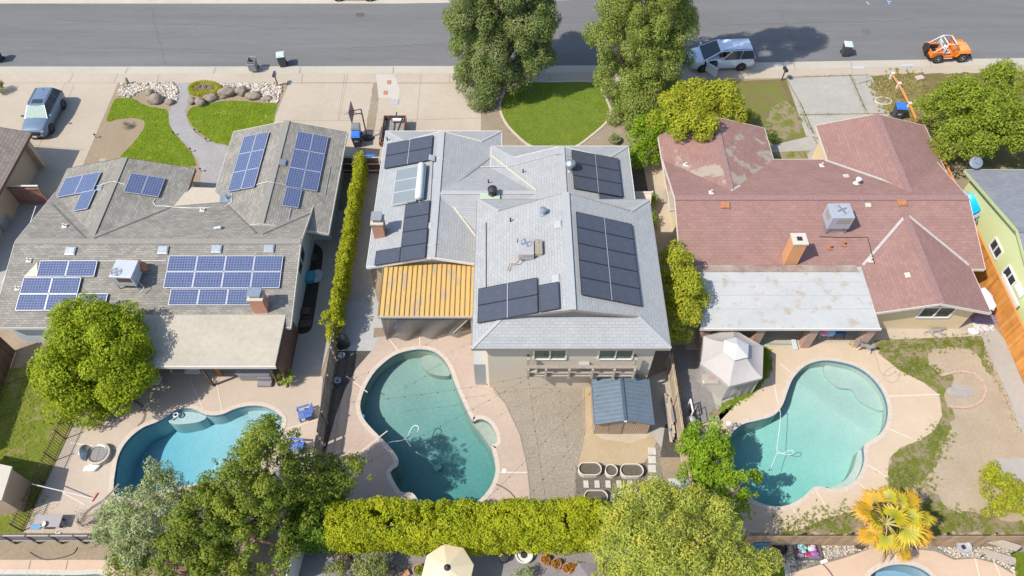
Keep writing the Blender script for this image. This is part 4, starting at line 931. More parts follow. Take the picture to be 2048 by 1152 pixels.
l_red=L('leaf redwood',[(.075,.125,.02),(.145,.19,.045),(.105,.16,.03),(.20,.215,.075),(.055,.10,.018)],.18,(.20,.205,.085),.75)
l_red2=L('leaf redwood gold',[(.11,.175,.022),(.19,.235,.04),(.145,.205,.03),(.25,.255,.06),(.085,.15,.02)],.2,(.235,.24,.065),.75)
l_gold=L('leaf golden shrub',[(.20,.25,.012),(.34,.34,.02),(.27,.31,.015),(.40,.36,.05),(.15,.21,.010)])
l_green=L('leaf mid green',[(.10,.19,.010),(.20,.29,.015),(.15,.25,.012),(.25,.32,.02)])
l_mul=L('leaf mulberry',[(.13,.19,.02),(.23,.28,.025),(.18,.24,.02),(.29,.32,.035),(.10,.15,.02)])
l_hedge=L('leaf hedge yellow green',[(.17,.24,.010),(.32,.35,.012),(.24,.30,.010),(.40,.38,.015),(.12,.18,.010),(.38,.36,.012)],.36,(.36,.37,.015),.8)
l_hedged=L('leaf hedge shaded',[(.055,.11,.010),(.085,.15,.012),(.12,.19,.012)],.2)  # darker copy of the hedge leaf, with shade put into the colour
l_jun=L('leaf juniper',[(.05,.09,.010),(.11,.155,.012),(.08,.12,.010),(.165,.195,.016),(.035,.065,.008)],.12,(.19,.21,.02),.9)
l_sil=L('leaf silver green',[(.20,.235,.10),(.29,.325,.165),(.145,.185,.05),(.35,.375,.215)],.2,(.14,.18,.03),1.1)
l_pine=L('leaf feathery yellow green',[(.20,.25,.035),(.31,.33,.05),(.25,.30,.045),(.37,.37,.075),(.16,.215,.03)],.3,(.40,.38,.05),.8)
l_citrus=L('leaf citrus',[(.10,.19,.010),(.19,.29,.013),(.14,.235,.012),(.26,.34,.025)],.3)
l_ivy=L('leaf ivy',[(.16,.23,.008),(.31,.36,.012),(.23,.29,.010),(.40,.38,.02),(.35,.25,.02)])
l_dkgreen=L('leaf dark green',[(.04,.075,.012),(.06,.10,.015),(.09,.13,.02)],.15)
l_olive=L('leaf olive bush',[(.13,.16,.04),(.22,.24,.07),(.18,.20,.05)],.2)
l_dry=L('leaf dry twigs',[(.22,.18,.13),(.30,.26,.20),(.17,.14,.10)],.05)
kwb=dict(aspect=.5,up=.35,jit=.42,inner=.6)
tree('broad_tree','round dense lime green tree overlapping the beige patio roof','tree',P(205,805).to_tuple()[:2],[E(198,718,2.8,2.8,2.7,2.1),E(155,750,2.0,1.7,1.8,1.5),E(255,755,2.0,1.7,1.8,1.4),E(190,655,3.6,2.0,1.6,1.2),E(160,800,1.2,1.6,1.0,1.0)],130,(.55,.9),290,.18,l_round,.22,shell=.74,kw=kwb)
def EB(px,py,dx,dy,z,rx,ry=None,rz=None):
    p=P(px,py); return (p.x+dx,p.y+dy,z,rx,ry or rx,rz or rx)
kwr=dict(aspect=.34,up=.3,jit=.42,droop=.4,inner=.6)
tree('redwood_tree','dark feathery tree beside the ring lawn, taller than the picture','tree',P(1000,162).to_tuple()[:2],[E(985,168,1.3,2.0,1.5,1.4),E(965,150,2.0,2.0,1.5,1.5),E(1000,130,2.8,2.2,1.8,1.6),E(948,105,3.3,1.6,1.8,1.7),E(1010,90,4.0,3.1,2.6,2.2),E(955,45,5.9,2.0,2.2,2.2),E(1025,25,6.4,3.1,2.7,2.5),E(965,-10,7.6,2.7,2.6,2.6),EB(1003,158,.3,.4,9.5,3.0,2.8,2.6),EB(1003,158,.2,.5,12.5,2.6,2.5,2.4),EB(1003,158,.2,.5,15.5,1.8,1.8,2.2),E(1055,85,4.2,1.8,1.8,1.6),E(1080,25,6.6,1.3,1.3,1.2),E(1050,50,5.4,1.8,1.8,1.8)],215,(.55,1.0),420,.2,l_red,.42,m_bark3,14,.78,'tall street trees',kwr,70)
tree('redwood_tree','golden green feathery tree between the ring lawn and the white minivan','tree',P(1276,165).to_tuple()[:2],[E(1262,222,.8,1.7,1.2,1.2),E(1275,195,1.3,2.0,1.5,1.5),E(1255,160,2.0,2.3,1.8,1.7),E(1310,150,2.2,1.5,1.5,1.5),E(1300,110,3.5,2.4,2.2,2.1),E(1250,75,4.9,2.2,2.2,2.1),E(1305,40,5.7,2.8,2.5,2.3),E(1285,0,7.2,2.7,2.5,2.4),EB(1278,160,.5,-.4,9.6,3.0,2.6,2.6),EB(1278,160,.5,-.6,12.8,2.5,2.3,2.6),EB(1278,160,.5,-.9,16,2.0,1.9,2.6),EB(1278,160,.5,-1.1,19,1.2,1.2,1.8),E(1345,105,2.9,1.3,1.3,1.3),E(1212,50,5.3,1.0,1.0,.9),E(1340,40,6.2,1.8,1.8,1.8)],260,(.5,.95),420,.19,l_red2,.42,m_bark3,14,.78,'tall street trees',kwr,70)
tree('flowering_tree','broad golden green tree leaning over the front of the maroon roof','tree',P(1385,250).to_tuple()[:2],[E(1400,205,3.6,2.6,1.6,1.2),E(1350,225,3.6,2.0,1.5,1.2),E(1440,200,3.4,1.5,1.3,1.1),E(1385,250,3.9,1.3,.9,.8),E(1452,230,3.0,1.0,.8,.8)],110,(.4,.7),260,.19,l_gold,.2,m_bark1,9,.7,None,kwb)
tree('leafy_shrub','bright green shrub mass between the pale grey roof and the maroon roof','shrub',P(1290,300).to_tuple()[:2],[E(1290,270,1.8,1.1,1.1,1.3),E(1285,310,1.2,1.1,.8,1.0),E(1325,255,2.4,1.2,1.0,1.0)],60,(.35,.6),270,.18,l_green,.12,m_bark1,6,.7,None,kwb)
tree('mulberry_tree','large loose green tree over the orange fence at the right edge','tree',P(1952,300).to_tuple()[:2],[E(1940,225,3.4,3.3,2.9,1.8),E(2000,240,3.4,2.8,2.6,1.7),E(1890,220,2.6,1.7,1.8,1.2),E(1930,285,3.2,2.0,1.2,1.2),E(1985,165,3.2,2.0,1.2,1.2),E(2040,260,3.2,1.6,1.8,1.4)],170,(.45,.8),190,.20,l_mul,.24,m_bark1,14,.6,None,dict(aspect=.5,up=.35,jit=.5,inner=.55),60)
tree('green_tree','yellow green tree squeezed between the pale grey roof and the white patio roof','tree',P(1355,640).to_tuple()[:2],[E(1352,540,3.2,.95,1.3,1.3),E(1372,590,3.1,1.0,1.4,1.3),E(1360,640,2.3,1.0,1.2,1.4),E(1335,510,2.8,.6,.8,.8)],75,(.35,.55),300,.17,l_gold,.14,m_bark1,6,.72,None,kwb)
tree('juniper_tree','dark green juniper with tufted branches reaching over the blue pool','tree',P(520,1060).to_tuple()[:2],[E(545,905,6.5,1.3,1.4,1.9),E(520,960,5.2,2.0,1.8,2.2),E(560,960,4.0,1.5,1.5,1.8),E(480,1010,4.2,1.8,1.7,1.9),E(520,1080,2.8,2.2,1.9,1.8),E(450,1090,3.0,2.0,1.8,1.6),E(560,870,7.6,.55,.55,1.2),E(495,925,6.0,.8,.8,1.4),E(600,965,4.0,1.4,1.3,1.5),E(570,1040,3.2,1.5,1.4,1.6),E(455,1040,3.6,1.5,1.4,1.7),E(420,1000,4.2,.9,.9,1.5)],190,(.28,.52),330,.17,l_jun,.3,m_bark3,12,.66,'dark junipers at the back',dict(aspect=.36,up=.55,jit=.45,inner=.4),170)
tree('juniper_tree','lower juniper spreading its branches toward the teal pool','tree',P(650,1020).to_tuple()[:2],[E(640,965,3.2,1.5,1.3,1.2),E(690,945,3.6,1.2,.7,.7),E(720,930,3.8,.6,.45,.45),E(620,1000,2.4,1.3,1.1,1.1)],70,(.28,.5),330,.16,l_jun,.16,m_bark3,8,.62,'dark junipers at the back',dict(aspect=.36,up=.55,jit=.45,inner=.4),60)
tree('juniper_tree','dark juniper in the bottom left corner behind the silvery tree','tree',P(400,1150).to_tuple()[:2],[E(400,1060,3.6,1.6,1.5,1.6),E(390,1010,4.6,.9,.9,1.4),E(370,1120,2.4,1.6,1.4,1.4),E(270,1130,1.4,1.4,1.0,1.0),E(440,1150,2,1.6,1.3,1.4)],100,(.3,.55),320,.17,l_jun,.2,m_bark3,8,.66,'dark junipers at the back',dict(aspect=.36,up=.55,jit=.45,inner=.4),60)
tree('silvery_tree','silvery green feathery tree at the bottom left beside the blue pool','tree',P(290,1080).to_tuple()[:2],[E(300,1030,3.4,1.7,1.6,1.7),E(265,1065,2.2,1.7,1.5,1.4),E(330,985,4.6,1.0,1.0,1.2),E(318,935,5.8,.4,.4,.9),E(230,1040,1.6,1.0,.9,.9),E(300,1110,2.0,1.4,1.1,1.2)],130,(.28,.5),330,.15,l_sil,.18,m_bark2,8,.66,None,dict(aspect=.36,up=.4,jit=.45,inner=.55),30)
tree('feathery_tree','big feathery yellow green tree at the bottom beside the planter beds','tree',P(1350,1130).to_tuple()[:2],[E(1300,1040,4.6,2.3,1.5,1.6),E(1270,1090,4.2,1.6,1.5,1.5),E(1370,1060,4.6,2.2,1.7,1.7),E(1420,1110,3.8,1.8,1.6,1.6),E(1330,1120,4.4,2.2,1.6,1.7),E(1490,1140,3.0,1.3,1.0,1.2),E(1430,1060,4.0,1.0,.9,1.0),E(1250,1140,3.4,1.2,1.2,1.3)],135,(.4,.75),330,.17,l_pine,.3,m_bark1,12,.8,None,dict(aspect=.32,up=.4,jit=.5,inner=.55),40)
tree('citrus_tree','glossy bright green citrus tree beside the turquoise pool','tree',P(1418,925).to_tuple()[:2],[E(1408,880,2.0,1.25,1.1,1.1),E(1425,920,1.7,1.1,1.0,1.0),E(1398,950,1.3,.9,.8,.9)],60,(.32,.5),330,.17,l_citrus,.12,m_bark1,6,.72,None,kwb)
tree('young_tree','thin young tree with see-through branches between citrus tree and brown fence','tree',P(1440,1040).to_tuple()[:2],[E(1470,960,3.0,1.2,.7,.8),E(1445,1000,2.6,1.0,.9,.9),E(1480,1010,2.2,1.0,.8,.8),E(1440,1040,2.0,.9,.8,.8),E(1405,1000,1.6,.8,.7,.7),E(1505,955,2.6,.4,.4,.4)],46,(.2,.4),300,.17,l_green,.09,m_bark1,12,.35,None,dict(aspect=.55,up=.4,jit=.7),20)
tree('golden_shrub','small golden shrub on the dry front lawn beside the maroon roof','shrub',P(1497,245).to_tuple()[:2],[E(1495,236,.7,.5,.5,.6)],14,(.22,.34),330,.13,l_gold,.06,m_bark1,3,.6,None,kwb)
tree('dark_shrub','small dark conifer shrub against the maroon eave','shrub',P(1540,280).to_tuple()[:2],[E(1540,272,.7,.45,.5,.6)],12,(.2,.3),330,.13,l_dkgreen,.05,m_bark1,3,.6,None,kwb)
o=tree('boxwood_shrub','clipped dark boxwood at the corner of the ring lawn','shrub',P(1206,168).to_tuple()[:2],[E(1206,157,.5,.42,.42,.42)],16,(.2,.28),400,.09,l_dkgreen,.05,m_bark1,2,.6,None,kwb)
tree('edge_shrub','dull brown green shrub cut off at the left edge of the driveway','shrub',P(-6,185).to_tuple()[:2],[E(-6,172,.6,.45,.45,.55)],14,(.2,.3),330,.12,l_olive,.05,m_bark1,3,.6,None,kwb)
tree('climbing_shrub','pale green sprawling bush at the right end of the bare yard','shrub',P(2010,1000).to_tuple()[:2],[E(2005,985,.6,1.1,1.1,.55),E(1990,950,.5,.5,.6,.4),E(2035,1000,.6,.8,.8,.5),E(1985,1015,.4,.7,.5,.4)],60,(.2,.38),330,.14,l_gold,.06,m_bark1,6,.5,None,dict(aspect=.5,up=.5,jit=.7),20)
tree('garden_shrub','rounded green bush beside the cream parasol','shrub',P(742,1160).to_tuple()[:2],[E(742,1138,1.0,.85,.7,.7)],26,(.25,.4),330,.12,l_olive,.07,m_bark1,3,.65,None,kwb)
tree('garden_shrub','smaller green bush left of the rounded bush in the paved yard','shrub',P(672,1165).to_tuple()[:2],[E(672,1146,.8,.55,.5,.5)],16,(.2,.32),330,.12,l_olive,.06,m_bark1,3,.65,None,kwb)
tree('garden_shrub','low bush with white flowers among the pots in the paved yard','shrub',P(1050,1165).to_tuple()[:2],[E(1050,1150,.5,.5,.4,.4)],14,(.16,.26),260,.11,l_sil,.05,m_bark1,4,.5,None,kwb)
tree('bare_shrub','leafless grey twiggy shrub beside the silvery tree','shrub',P(165,1052).to_tuple()[:2],[E(165,1040,.5,.7,.5,.4)],20,(.15,.3),180,.16,l_dry,.05,m_bark2,14,.3,None,dict(aspect=.1,up=.2,jit=1))
tree('side_shrub','small green shrub beside the gate of the side path','shrub',P(1301,410).to_tuple()[:2],[E(1301,399,.6,.35,.4,.5)],10,(.2,.28),330,.12,l_green,.05,m_bark1,3,.6,None,kwb)
tree('side_shrub','green shrub hugging the pale house wall below the side gate','shrub',P(1306,450).to_tuple()[:2],[E(1307,437,.6,.2,.7,.5)],10,(.16,.24),330,.12,l_green,.05,m_bark1,3,.6,None,kwb)
tree('dead_shrub','low grey dormant shrub in the bare patch of the left lawn','shrub',P(256,255).to_tuple()[:2],[E(256,250,.2,.5,.4,.2)],18,(.12,.22),260,.14,l_dry,.04,m_bark2,10,.3,None,dict(aspect=.12,up=.3,jit=1))
# grass tuft mound beside the garden path
o=thing('ornamental_grass','mound of yellow green ornamental grass with a straw middle beside the cobbles','grass mound',P(412,182))
cl=[]
for k in range(30):
    a=2*math.pi*k/30; p=P(411+28*math.cos(a)*(1-.1*math.sin(a)),180-11*math.sin(a)); cl.append((p.x,p.y,.16,.26))
leafmesh('rim',cl,1500,.2,l_gold,o,aspect=.12,up=.9,jit=.4)
cl=[(P(411+RND.uniform(-20,20),180+RND.uniform(-7,7)).x,P(411,180+RND.uniform(-7,7)).y,.1,.25) for k in range(26)]
leafmesh('straw',cl,900,.22,islandmat('straw',[(.42,.33,.17),(.5,.42,.24),(.36,.27,.14)],.9,.2),o,aspect=.1,up=.8,jit=.6)
# hedges
def boxhedge(name,label,x0,x1,y0,y1,z0,z1,rc,dens,per,size,mat,wob=.18,trunks=0,kw=None):
    o=thing(name,label,'hedge',((x0+x1)/2,(y0+y1)/2,0))
    cl=[]; A=[((x1-x0)*(y1-y0),0),((x1-x0)*(z1-z0),1),((x1-x0)*(z1-z0),2),((y1-y0)*(z1-z0),3),((y1-y0)*(z1-z0),4)]
    for ar,f in A:
        for k in range(int(ar*dens)):
            x,y,z=RND.uniform(x0,x1),RND.uniform(y0,y1),RND.uniform(z0,z1)
            if f==0: z=z1
            elif f==1: y=y0
            elif f==2: y=y1
            elif f==3: x=x0
            else: x=x1
            q=wob*(math.sin(x*1.9+1)+math.sin(y*2.3)+math.sin(x*.7))*.5
            cl.append((x+RND.uniform(-wob,wob)*.5,y+RND.uniform(-wob,wob)*.5+q*.6,max(.2,z+q*(z/z1)),RND.uniform(*rc)))
    leafmesh('foliage',cl,per,size,mat,o,**(kw or kwb))
    n=max(2,int(max(x1-x0,y1-y0)/1.2))
    for k in range(n):
        t=(k+.5)/n; x=x0+(x1-x0)*t if x1-x0>y1-y0 else (x0+x1)/2; y=y0+(y1-y0)*t if y1-y0>x1-x0 else (y0+y1)/2
        m=MB(); m.tube([(x,y,0),(x+.05,y,z1*.55)],[.06,.03],6); m.build('stem',m_bark1,o)
    return o
hb=P(900,1107).y
boxhedge('tall_hedge','tall clipped yellow green hedge along the back of the teal pool',P(668,1085,1.5).x,P(1212,1085,1.5).x,hb+.1,hb+1.45,.5,3.1,(.2,.34),17,430,.13,l_hedge,.13)
boxhedge('shaded_hedge','dark green shaded end of hedge beside the junipers',P(592,1075,1.5).x,P(676,1075,1.5).x,hb+.25,hb+1.9,.4,2.8,(.28,.45),8,420,.14,l_hedged,.2)
boxhedge('ivy_hedge','narrow ivy covered hedge along the fence beside the grey roofed house',-10.6,-10.28,23.6,36.6,.5,2.2,(.14,.25),20,520,.12,l_ivy,.12)
q=P(662,640,1.6); tree('ivy_clump','loose hanging clump of bright ivy at the lower end of the ivy hedge','ivy',(q.x,q.y),[(q.x-.1,q.y,1.6,.75,.8,.5),(q.x,q.y-.7,1.0,.35,.6,.5)],26,(.18,.3),480,.14,l_ivy,.05,m_bark1,4,.6,None,kwb)
# ---- fan palm
def fanmat(name,stops):
    m,nt,b=newmat(name); uv=nd(nt,'ShaderNodeUVMap'); sx=nd(nt,'ShaderNodeSeparateXYZ'); nt.links.new(uv.outputs[0],sx.inputs[0])
    col=ramp(nt,sx.outputs[1],stops); nt.links.new(col,b.inputs['Base Color']); b.inputs['Roughness'].default_value=.5
    t=nd(nt,'ShaderNodeBsdfTranslucent'); nt.links.new(col,t.inputs[0]); x=nd(nt,'ShaderNodeMixShader'); x.inputs[0].default_value=.3
    nt.links.new(b.outputs[0],x.inputs[1]); nt.links.new(t.outputs[0],x.inputs[2]); nt.links.new(x.outputs[0],nt.nodes['Material Output'].inputs[0]); return m
f_green=fanmat('fan frond green',[(0,(.26,.27,.02)),(.45,(.42,.40,.02)),(.75,(.58,.42,.02)),(1,(.66,.40,.06))])
f_or=fanmat('fan frond orange',[(0,(.38,.30,.02)),(.4,(.58,.36,.02)),(.8,(.68,.36,.03)),(1,(.66,.45,.22))])
f_dead=fanmat('fan frond dead',[(0,(.40,.24,.10)),(.6,(.48,.33,.18)),(1,(.55,.42,.28))])
m_pet=flat('petiole',(.42,.36,.10),.6)
def fan(parent,heart,ctr,r,mat,droop=.2,n=30):
    ctr=Vector(ctr); ax=(ctr-heart); base=heart+ax*max(.15,1-r*.75/ax.length); ax.normalize()
    m=MB(); m.tube([heart,heart.lerp(base,.5)+Vector((0,0,.08)),base],[.03,.022,.015],5); 
    up=Vector((0,0,1)); side=ax.cross(up).normalized(); side=(Matrix.Rotation(RND.uniform(-.75,.75),3,ax)@side).normalized(); nrm=side.cross(ax).normalized()
    # tilt the blade so it faces outward and up
    vs=[];fs=[];uv=[]
    mb=MB()
    for k in range(n):
        a=-2.05+4.1*k/(n-1); a2=a+RND.uniform(-.03,.03); L=r*1.4*(.72+.28*math.cos(a*.55))*RND.uniform(.82,1.12)
        d=ax*math.cos(a2)+side*math.sin(a2); e=(ax*-math.sin(a2)+side*math.cos(a2))
        wd=.05*L/.9+.008
        p0=base; p1=base+d*L*.55+nrm*.05*abs(math.sin(k*1.57)); p2=base+d*L-Vector((0,0,droop*L*RND.uniform(.5,1.5)))
        h=nrm*(.012 if k%2 else -.012)
        mb.add([p0,p1-e*wd+h,p2,p1+e*wd-h],[(0,1,2,3)],[[(.5,0),(0,.6),(.5,1),(1,.6)]])
    fo=mb.build('frond',mat,parent); m.build('petiole',m_pet,fo)
heart=P(1773,1047,3.3); o=thing('fan_palm','golden fan palm with drying orange fronds leaning over the brown back fence','palm',(heart.x,heart.y,0))
for px,py,z,r,mt in ((1718,1012,3.2,.62,f_or),(1742,984,3.5,.6,f_or),(1777,980,3.9,.6,f_green),(1806,990,3.9,.55,f_green),(1832,994,3.7,.66,f_or),(1797,1022,4.3,.7,f_green),(1838,1028,4.0,.72,f_green),(1862,1036,3.5,.55,f_green),(1838,1062,3.8,.78,f_green),(1858,1074,3.1,.6,f_or),(1742,1036,3.7,.58,f_green),(1728,1076,2.9,.55,f_or),(1770,1092,3.0,.6,f_green),(1810,1092,3.0,.62,f_green),(1815,1116,2.3,.5,f_or),(1758,1014,4.1,.5,f_green),(1745,1058,3.2,.45,f_or)):
    fan(o,heart,P(px,py,z),r*RND.uniform(.78,.95),mt,RND.uniform(.12,.4))
fan(o,heart,P(1772,1112,1.9),.55,f_dead,.3); fan(o,heart,P(1795,1100,1.8),.5,f_dead,.3)
for k in range(9):
    a=k*.7; fan(o,heart-Vector((0,0,.3)),heart+Vector((.75*math.cos(a),.75*math.sin(a),-1.1)),.42,f_dead,.3,16)
m=MB(); m.tube([(heart.x,heart.y,-.1),(heart.x+.03,heart.y,1.5),heart],[.3,.24,.2],12); m.build('trunk',m_bark1,o,smooth=True)
h2=P(572,756,.5); o=thing('palm_shrub','small bright green fan palm shrub beside the grey spa','palm',(h2.x,h2.y,0))
f_lime=fanmat('fan frond lime',[(0,(.17,.25,.02)),(.7,(.28,.38,.03)),(1,(.36,.40,.08))])
for k in range(8):
    a=k*.785+.3; fan(o,h2,h2+Vector((.42*math.cos(a),.42*math.sin(a),.12+.1*(k%2))),.3,f_lime,.1,16)
m=MB(); m.tube([(h2.x,h2.y,0),h2],[.1,.06],8); m.build('trunk',m_bark1,o)
# ---- cobbles, boulders, weeds
from mathutils import noise as MN
def stones(name,polys,n,rr,cols,label=None,zs=.6):
    vs=[];fs=[]; ico=bmesh.new(); bmesh.ops.create_icosphere(ico,subdivisions=1,radius=1); iv=[v.co.copy() for v in ico.verts]; jf=[[v.index for v in f.verts] for f in ico.faces]; ico.free()
    m=MB()
    W=[PX(p) for p in polys]; ar=[abs(sum(w[i].x*w[(i+1)%len(w)].y-w[(i+1)%len(w)].x*w[i].y for i in range(len(w))))/2 for w in W]
    for w,a in zip(W,ar):
        k=int(n*a/sum(ar)); xs=[p.x for p in w]; ys=[p.y for p in w]
        while k>0:
            q=Vector((RND.uniform(min(xs),max(xs)),RND.uniform(min(ys),max(ys)),0))
            if not inside(q,w): continue
            k-=1; r=RND.uniform(*rr); R=Euler((RND.uniform(-.4,.4),RND.uniform(-.4,.4),RND.uniform(0,6.3))).to_matrix(); s=Vector((r*RND.uniform(.8,1.3),r*RND.uniform(.7,1),r*zs))
            m.add([R@Vector((v.x*s.x,v.y*s.y,v.z*s.z))+q+Vector((0,0,r*zs*.55)) for v in iv],jf)
    return m.build(name,islandmat(name,cols,.85),kind='stuff',smooth=True)
cob=[(.62,.55,.45),(.42,.38,.33),(.72,.66,.56),(.52,.40,.29),(.33,.30,.28),(.66,.58,.50)]
stones('cobbles',[[(236,192),(243,168),(345,166),(357,180),(355,202),(340,208),(325,198),(300,185),(280,182),(262,196)],[(425,195),(440,168),(568,167),(556,207),(535,204),(505,190),(490,183),(460,186),(440,198)]],1300,(.07,.15),cob)
stones('loose_stones',[[(1535,1160),(1560,1135),(1680,1112),(1745,1094),(1745,1089),(1500,1091),(1580,1110)],[(1875,1094),(2020,1094),(2030,1145),(1990,1122),(1950,1114),(1905,1116)]],1300,(.03,.07),cob)
m_boulder=ground('boulder',(.40,.32,.25),(.50,.41,.33),1.5,6,30,.3,bump=1,bd=.04)
def boulder(px,py,sx,sy,sz,label,rz=0,seed=0):
    bm=bmesh.new(); bmesh.ops.create_icosphere(bm,subdivisions=3,radius=1)
    for v in bm.verts:
        d=MN.noise(v.co*1.1+Vector((seed*3.1,seed,0)))*.35+MN.noise(v.co*2.7+Vector((seed,0,seed)))*.14
        v.co*=1+d
        v.co=Vector((v.co.x*sx,v.co.y*sy,v.co.z*sz))
    me=bpy.data.meshes.new('boulder'); bm.to_mesh(me); bm.free(); me.materials.append(m_boulder); me.polygons.foreach_set('use_smooth',[True]*len(me.polygons))
    o=bpy.data.objects.new('boulder',me); COL.objects.link(o); p=P(px,py,0); o.location=(p.x,p.y,sz*.55); o.rotation_euler=(0,0,rz); tag(o,label,'boulder','boulders around the front lawns'); return o
for k,(px,py,a,b,c,l,rz) in enumerate(((313,203,.6,.42,.4,'largest brown boulder left of the garden path',.1),(302,192,.35,.3,.4,'pointed boulder behind the largest boulder left of the path',.5),(341,207,.33,.28,.28,'small boulder at the left edge of the garden path',.3),
  (385,205,.32,.34,.34,'small boulder at the right edge of the garden path',.2),(402,209,.36,.42,.4,'grey boulder second right of the garden path',1.1),(423,199,.55,.35,.34,'low boulder in front of the ornamental grass mound',.1),(455,190,.68,.42,.42,'broad flat boulder right of the ornamental grass mound',.35),(485,187,.42,.42,.42,'square boulder in the middle of the cobbles',.7),(508,195,.6,.4,.3,'long low boulder bordering the round lawn',0),(536,199,.35,.26,.2,'dark little boulder at the right end of the round lawn',.2),(262,183,.3,.25,.06,'flat square stone slab lying on the cobbles',.4))):
    boulder(px,py,a,b,c,l,rz,k+1)
def weeds(name,segs,n,r=.08,mat=None,size=.14,spread=.1):
    cl=[]; n=int(n*6)
    for k in range(n):
        sgm=segs[RND.randrange(len(segs))]; t=RND.random(); a,b=PX(sgm)[:2]; q=a.lerp(b,t); cl.append((q.x+RND.gauss(0,spread),q.y+RND.gauss(0,spread),.02,r*.45*RND.uniform(.5,1.5)))
    w_=leafmesh(name,cl,700,size*.8,mat or m_weed,None,aspect=.18,up=.7,jit=.5); w_['kind']='stuff'; return w_
def woffsafe(p): return Vector((0,0,0))
weeds('weeds',[[(1572,155),(1705,150)],[(1600,230),(1680,228)],[(1700,150),(1718,190)],[(1718,190),(1735,230)],[(1600,205),(1610,240)],[(1610,240),(1628,268)],[(1564,160),(1585,215)],[(1740,160),(1760,195)]],150,.06)
weeds('border_weeds',[[(1965,690),(1985,745)],[(1985,745),(2048,880)],[(1830,640),(1865,640)],[(1700,690),(1740,680)],[(1742,165),(1790,235)],[(1800,235),(1850,300)]],120,.08)
dryg=islandmat('dry grass blades',[(.50,.40,.19),(.42,.34,.13),(.30,.30,.08),(.55,.45,.25)],.9,.3)
weeds('dry_grass',[[(1790,155),(1840,300)],[(1830,150),(1850,280)],[(1760,170),(1800,235)],[(1990,150),(2048,160)],[(1810,160),(1830,250)]],420,.2,dryg,.28,.5)
weeds('tall_grass',[[(1440,820),(1500,785)],[(1500,785),(1530,745)],[(1530,745),(1533,700)]],260,.1,l_green,.2,.12)
weeds('yard_grass',[[(1560,1062),(1700,1025)],[(1780,985),(1860,960)],[(1760,700),(1960,680)],[(1860,910),(1885,860)],[(1795,725),(1870,745)],[(1850,1030),(1960,1045)],[(1790,960),(1840,930)]],420,.13,islandmat('yard grass blades',[(.14,.20,.03),(.22,.27,.04),(.32,.30,.09)],.9,.3),.2,.32)
weeds('lawn_blades',[[(60,760),(120,830)],[(20,780),(60,900)],[(10,900),(60,1040)],[(0,760),(30,1050)]],300,.16,islandmat('lawn blades',[(.24,.36,.03),(.36,.44,.05),(.46,.44,.12)],.9,.3),.12,.6)

def grassfill(name,polyw,n,mat,size=.09,h=.03):
    xs=[p.x for p in polyw]; ys=[p.y for p in polyw]; cl=[]
    while len(cl)<n:
        q=Vector((RND.uniform(min(xs),max(xs)),RND.uniform(min(ys),max(ys)),0))
        if inside(q,polyw): cl.append((q.x,q.y,.02,.06))
    o=leafmesh(name,cl,600,size,mat,None,aspect=.22,up=.35,jit=.7); o['kind']='stuff'; return o
bl1=islandmat('lawn grass blades',[(.24,.44,.016),(.36,.56,.025),(.45,.60,.05),(.30,.50,.02),(.56,.55,.12)],.8,.35)
bl2=islandmat('ring lawn blades',[(.22,.36,.03),(.32,.45,.045),(.42,.51,.075),(.28,.40,.038),(.50,.50,.13)],.8,.35)
for l_,b_,k_ in ((LEFTLAWN,bl1,5200),(ROUNDLAWN,bl1,5200),(LAWN,bl2,6000)): grassfill('grass_blades',catmull(PX(l_),4),k_,b_)
# ================================================================ fences
B_or=islandmat('orange stained boards',[(.52,.20,.045),(.62,.27,.07),(.56,.23,.055),(.66,.31,.09),(.45,.17,.04)],.7)
B_br=islandmat('weathered brown boards',[(.33,.23,.15),(.42,.31,.21),(.37,.25,.15),(.46,.32,.19),(.30,.22,.16)],.8)
B_gr=islandmat('grey old boards',[(.22,.19,.155),(.31,.27,.22),(.26,.22,.18),(.36,.31,.25)],.85)
B_dk=islandmat('dark brown boards',[(.10,.065,.05),(.14,.09,.07),(.12,.075,.055)],.8)
B_tan=islandmat('tan boards',[(.42,.34,.25),(.50,.41,.31),(.46,.37,.27),(.38,.31,.235)],.8)
B_rb=islandmat('red brown slats',[(.27,.15,.12),(.33,.19,.15),(.24,.135,.105)],.8)
def fence(name,label,a,b,h,mat,bw=.14,gap=.006,rails=2,posts=2.4,side=1,cat='fence',pm=None,cap=None,miss=0,jitter=.02):
    a=Vector((a[0],a[1],0)); b=Vector((b[0],b[1],0)); d=(b-a); L=d.length; d.normalize(); nn=Vector((-d.y,d.x,0))*side
    o=thing(name,label,cat,a.lerp(b,.5)); m=MB(); k=int(L/(bw+gap)); up=Vector((0,0,1))
    ang=math.atan2(d.y,d.x)
    for i in range(k):
        if RND.random()<miss: continue
        q=a+d*((i+.5)*L/k); hh=h+RND.uniform(-jitter,jitter)
        m.box(q+up*(hh/2+.02)+nn*RND.uniform(0,.004),(bw,.02,hh),rz=ang+RND.uniform(-.01,.01))
    m.build('board_panel',mat,o)
    for r in range(rails):
        z=.25+(h-.45)*r/max(1,rails-1); m=MB(); q0,q1=a-nn*.045+up*z,b-nn*.045+up*z; m.bar(q0,q1,.045,.09); m.build('rail',pm or mat,o)
    n=max(1,int(L/posts))
    for i in range(n+1):
        q=a.lerp(b,i/n)-nn*.1; m=MB(); m.box(q+up*(h*.49),(.09,.09,h*.98),rz=ang); m.build('post',pm or mat,o)
    if cap:
        m=MB(); m.bar(a+up*(h+.06),b+up*(h+.06),.12,.04); m.build('cap_rail',cap,o)
    return o
yo0=P(1872,287,1.7).y
fence('board_fence','long bright orange stained fence between the maroon roof and the lime green house',(29.7,yo0),(29.7,9.5),1.75,B_or,side=-1,cap=flat('orange cap',(.60,.26,.07),.7))
yb=P(1900,1091.5).y
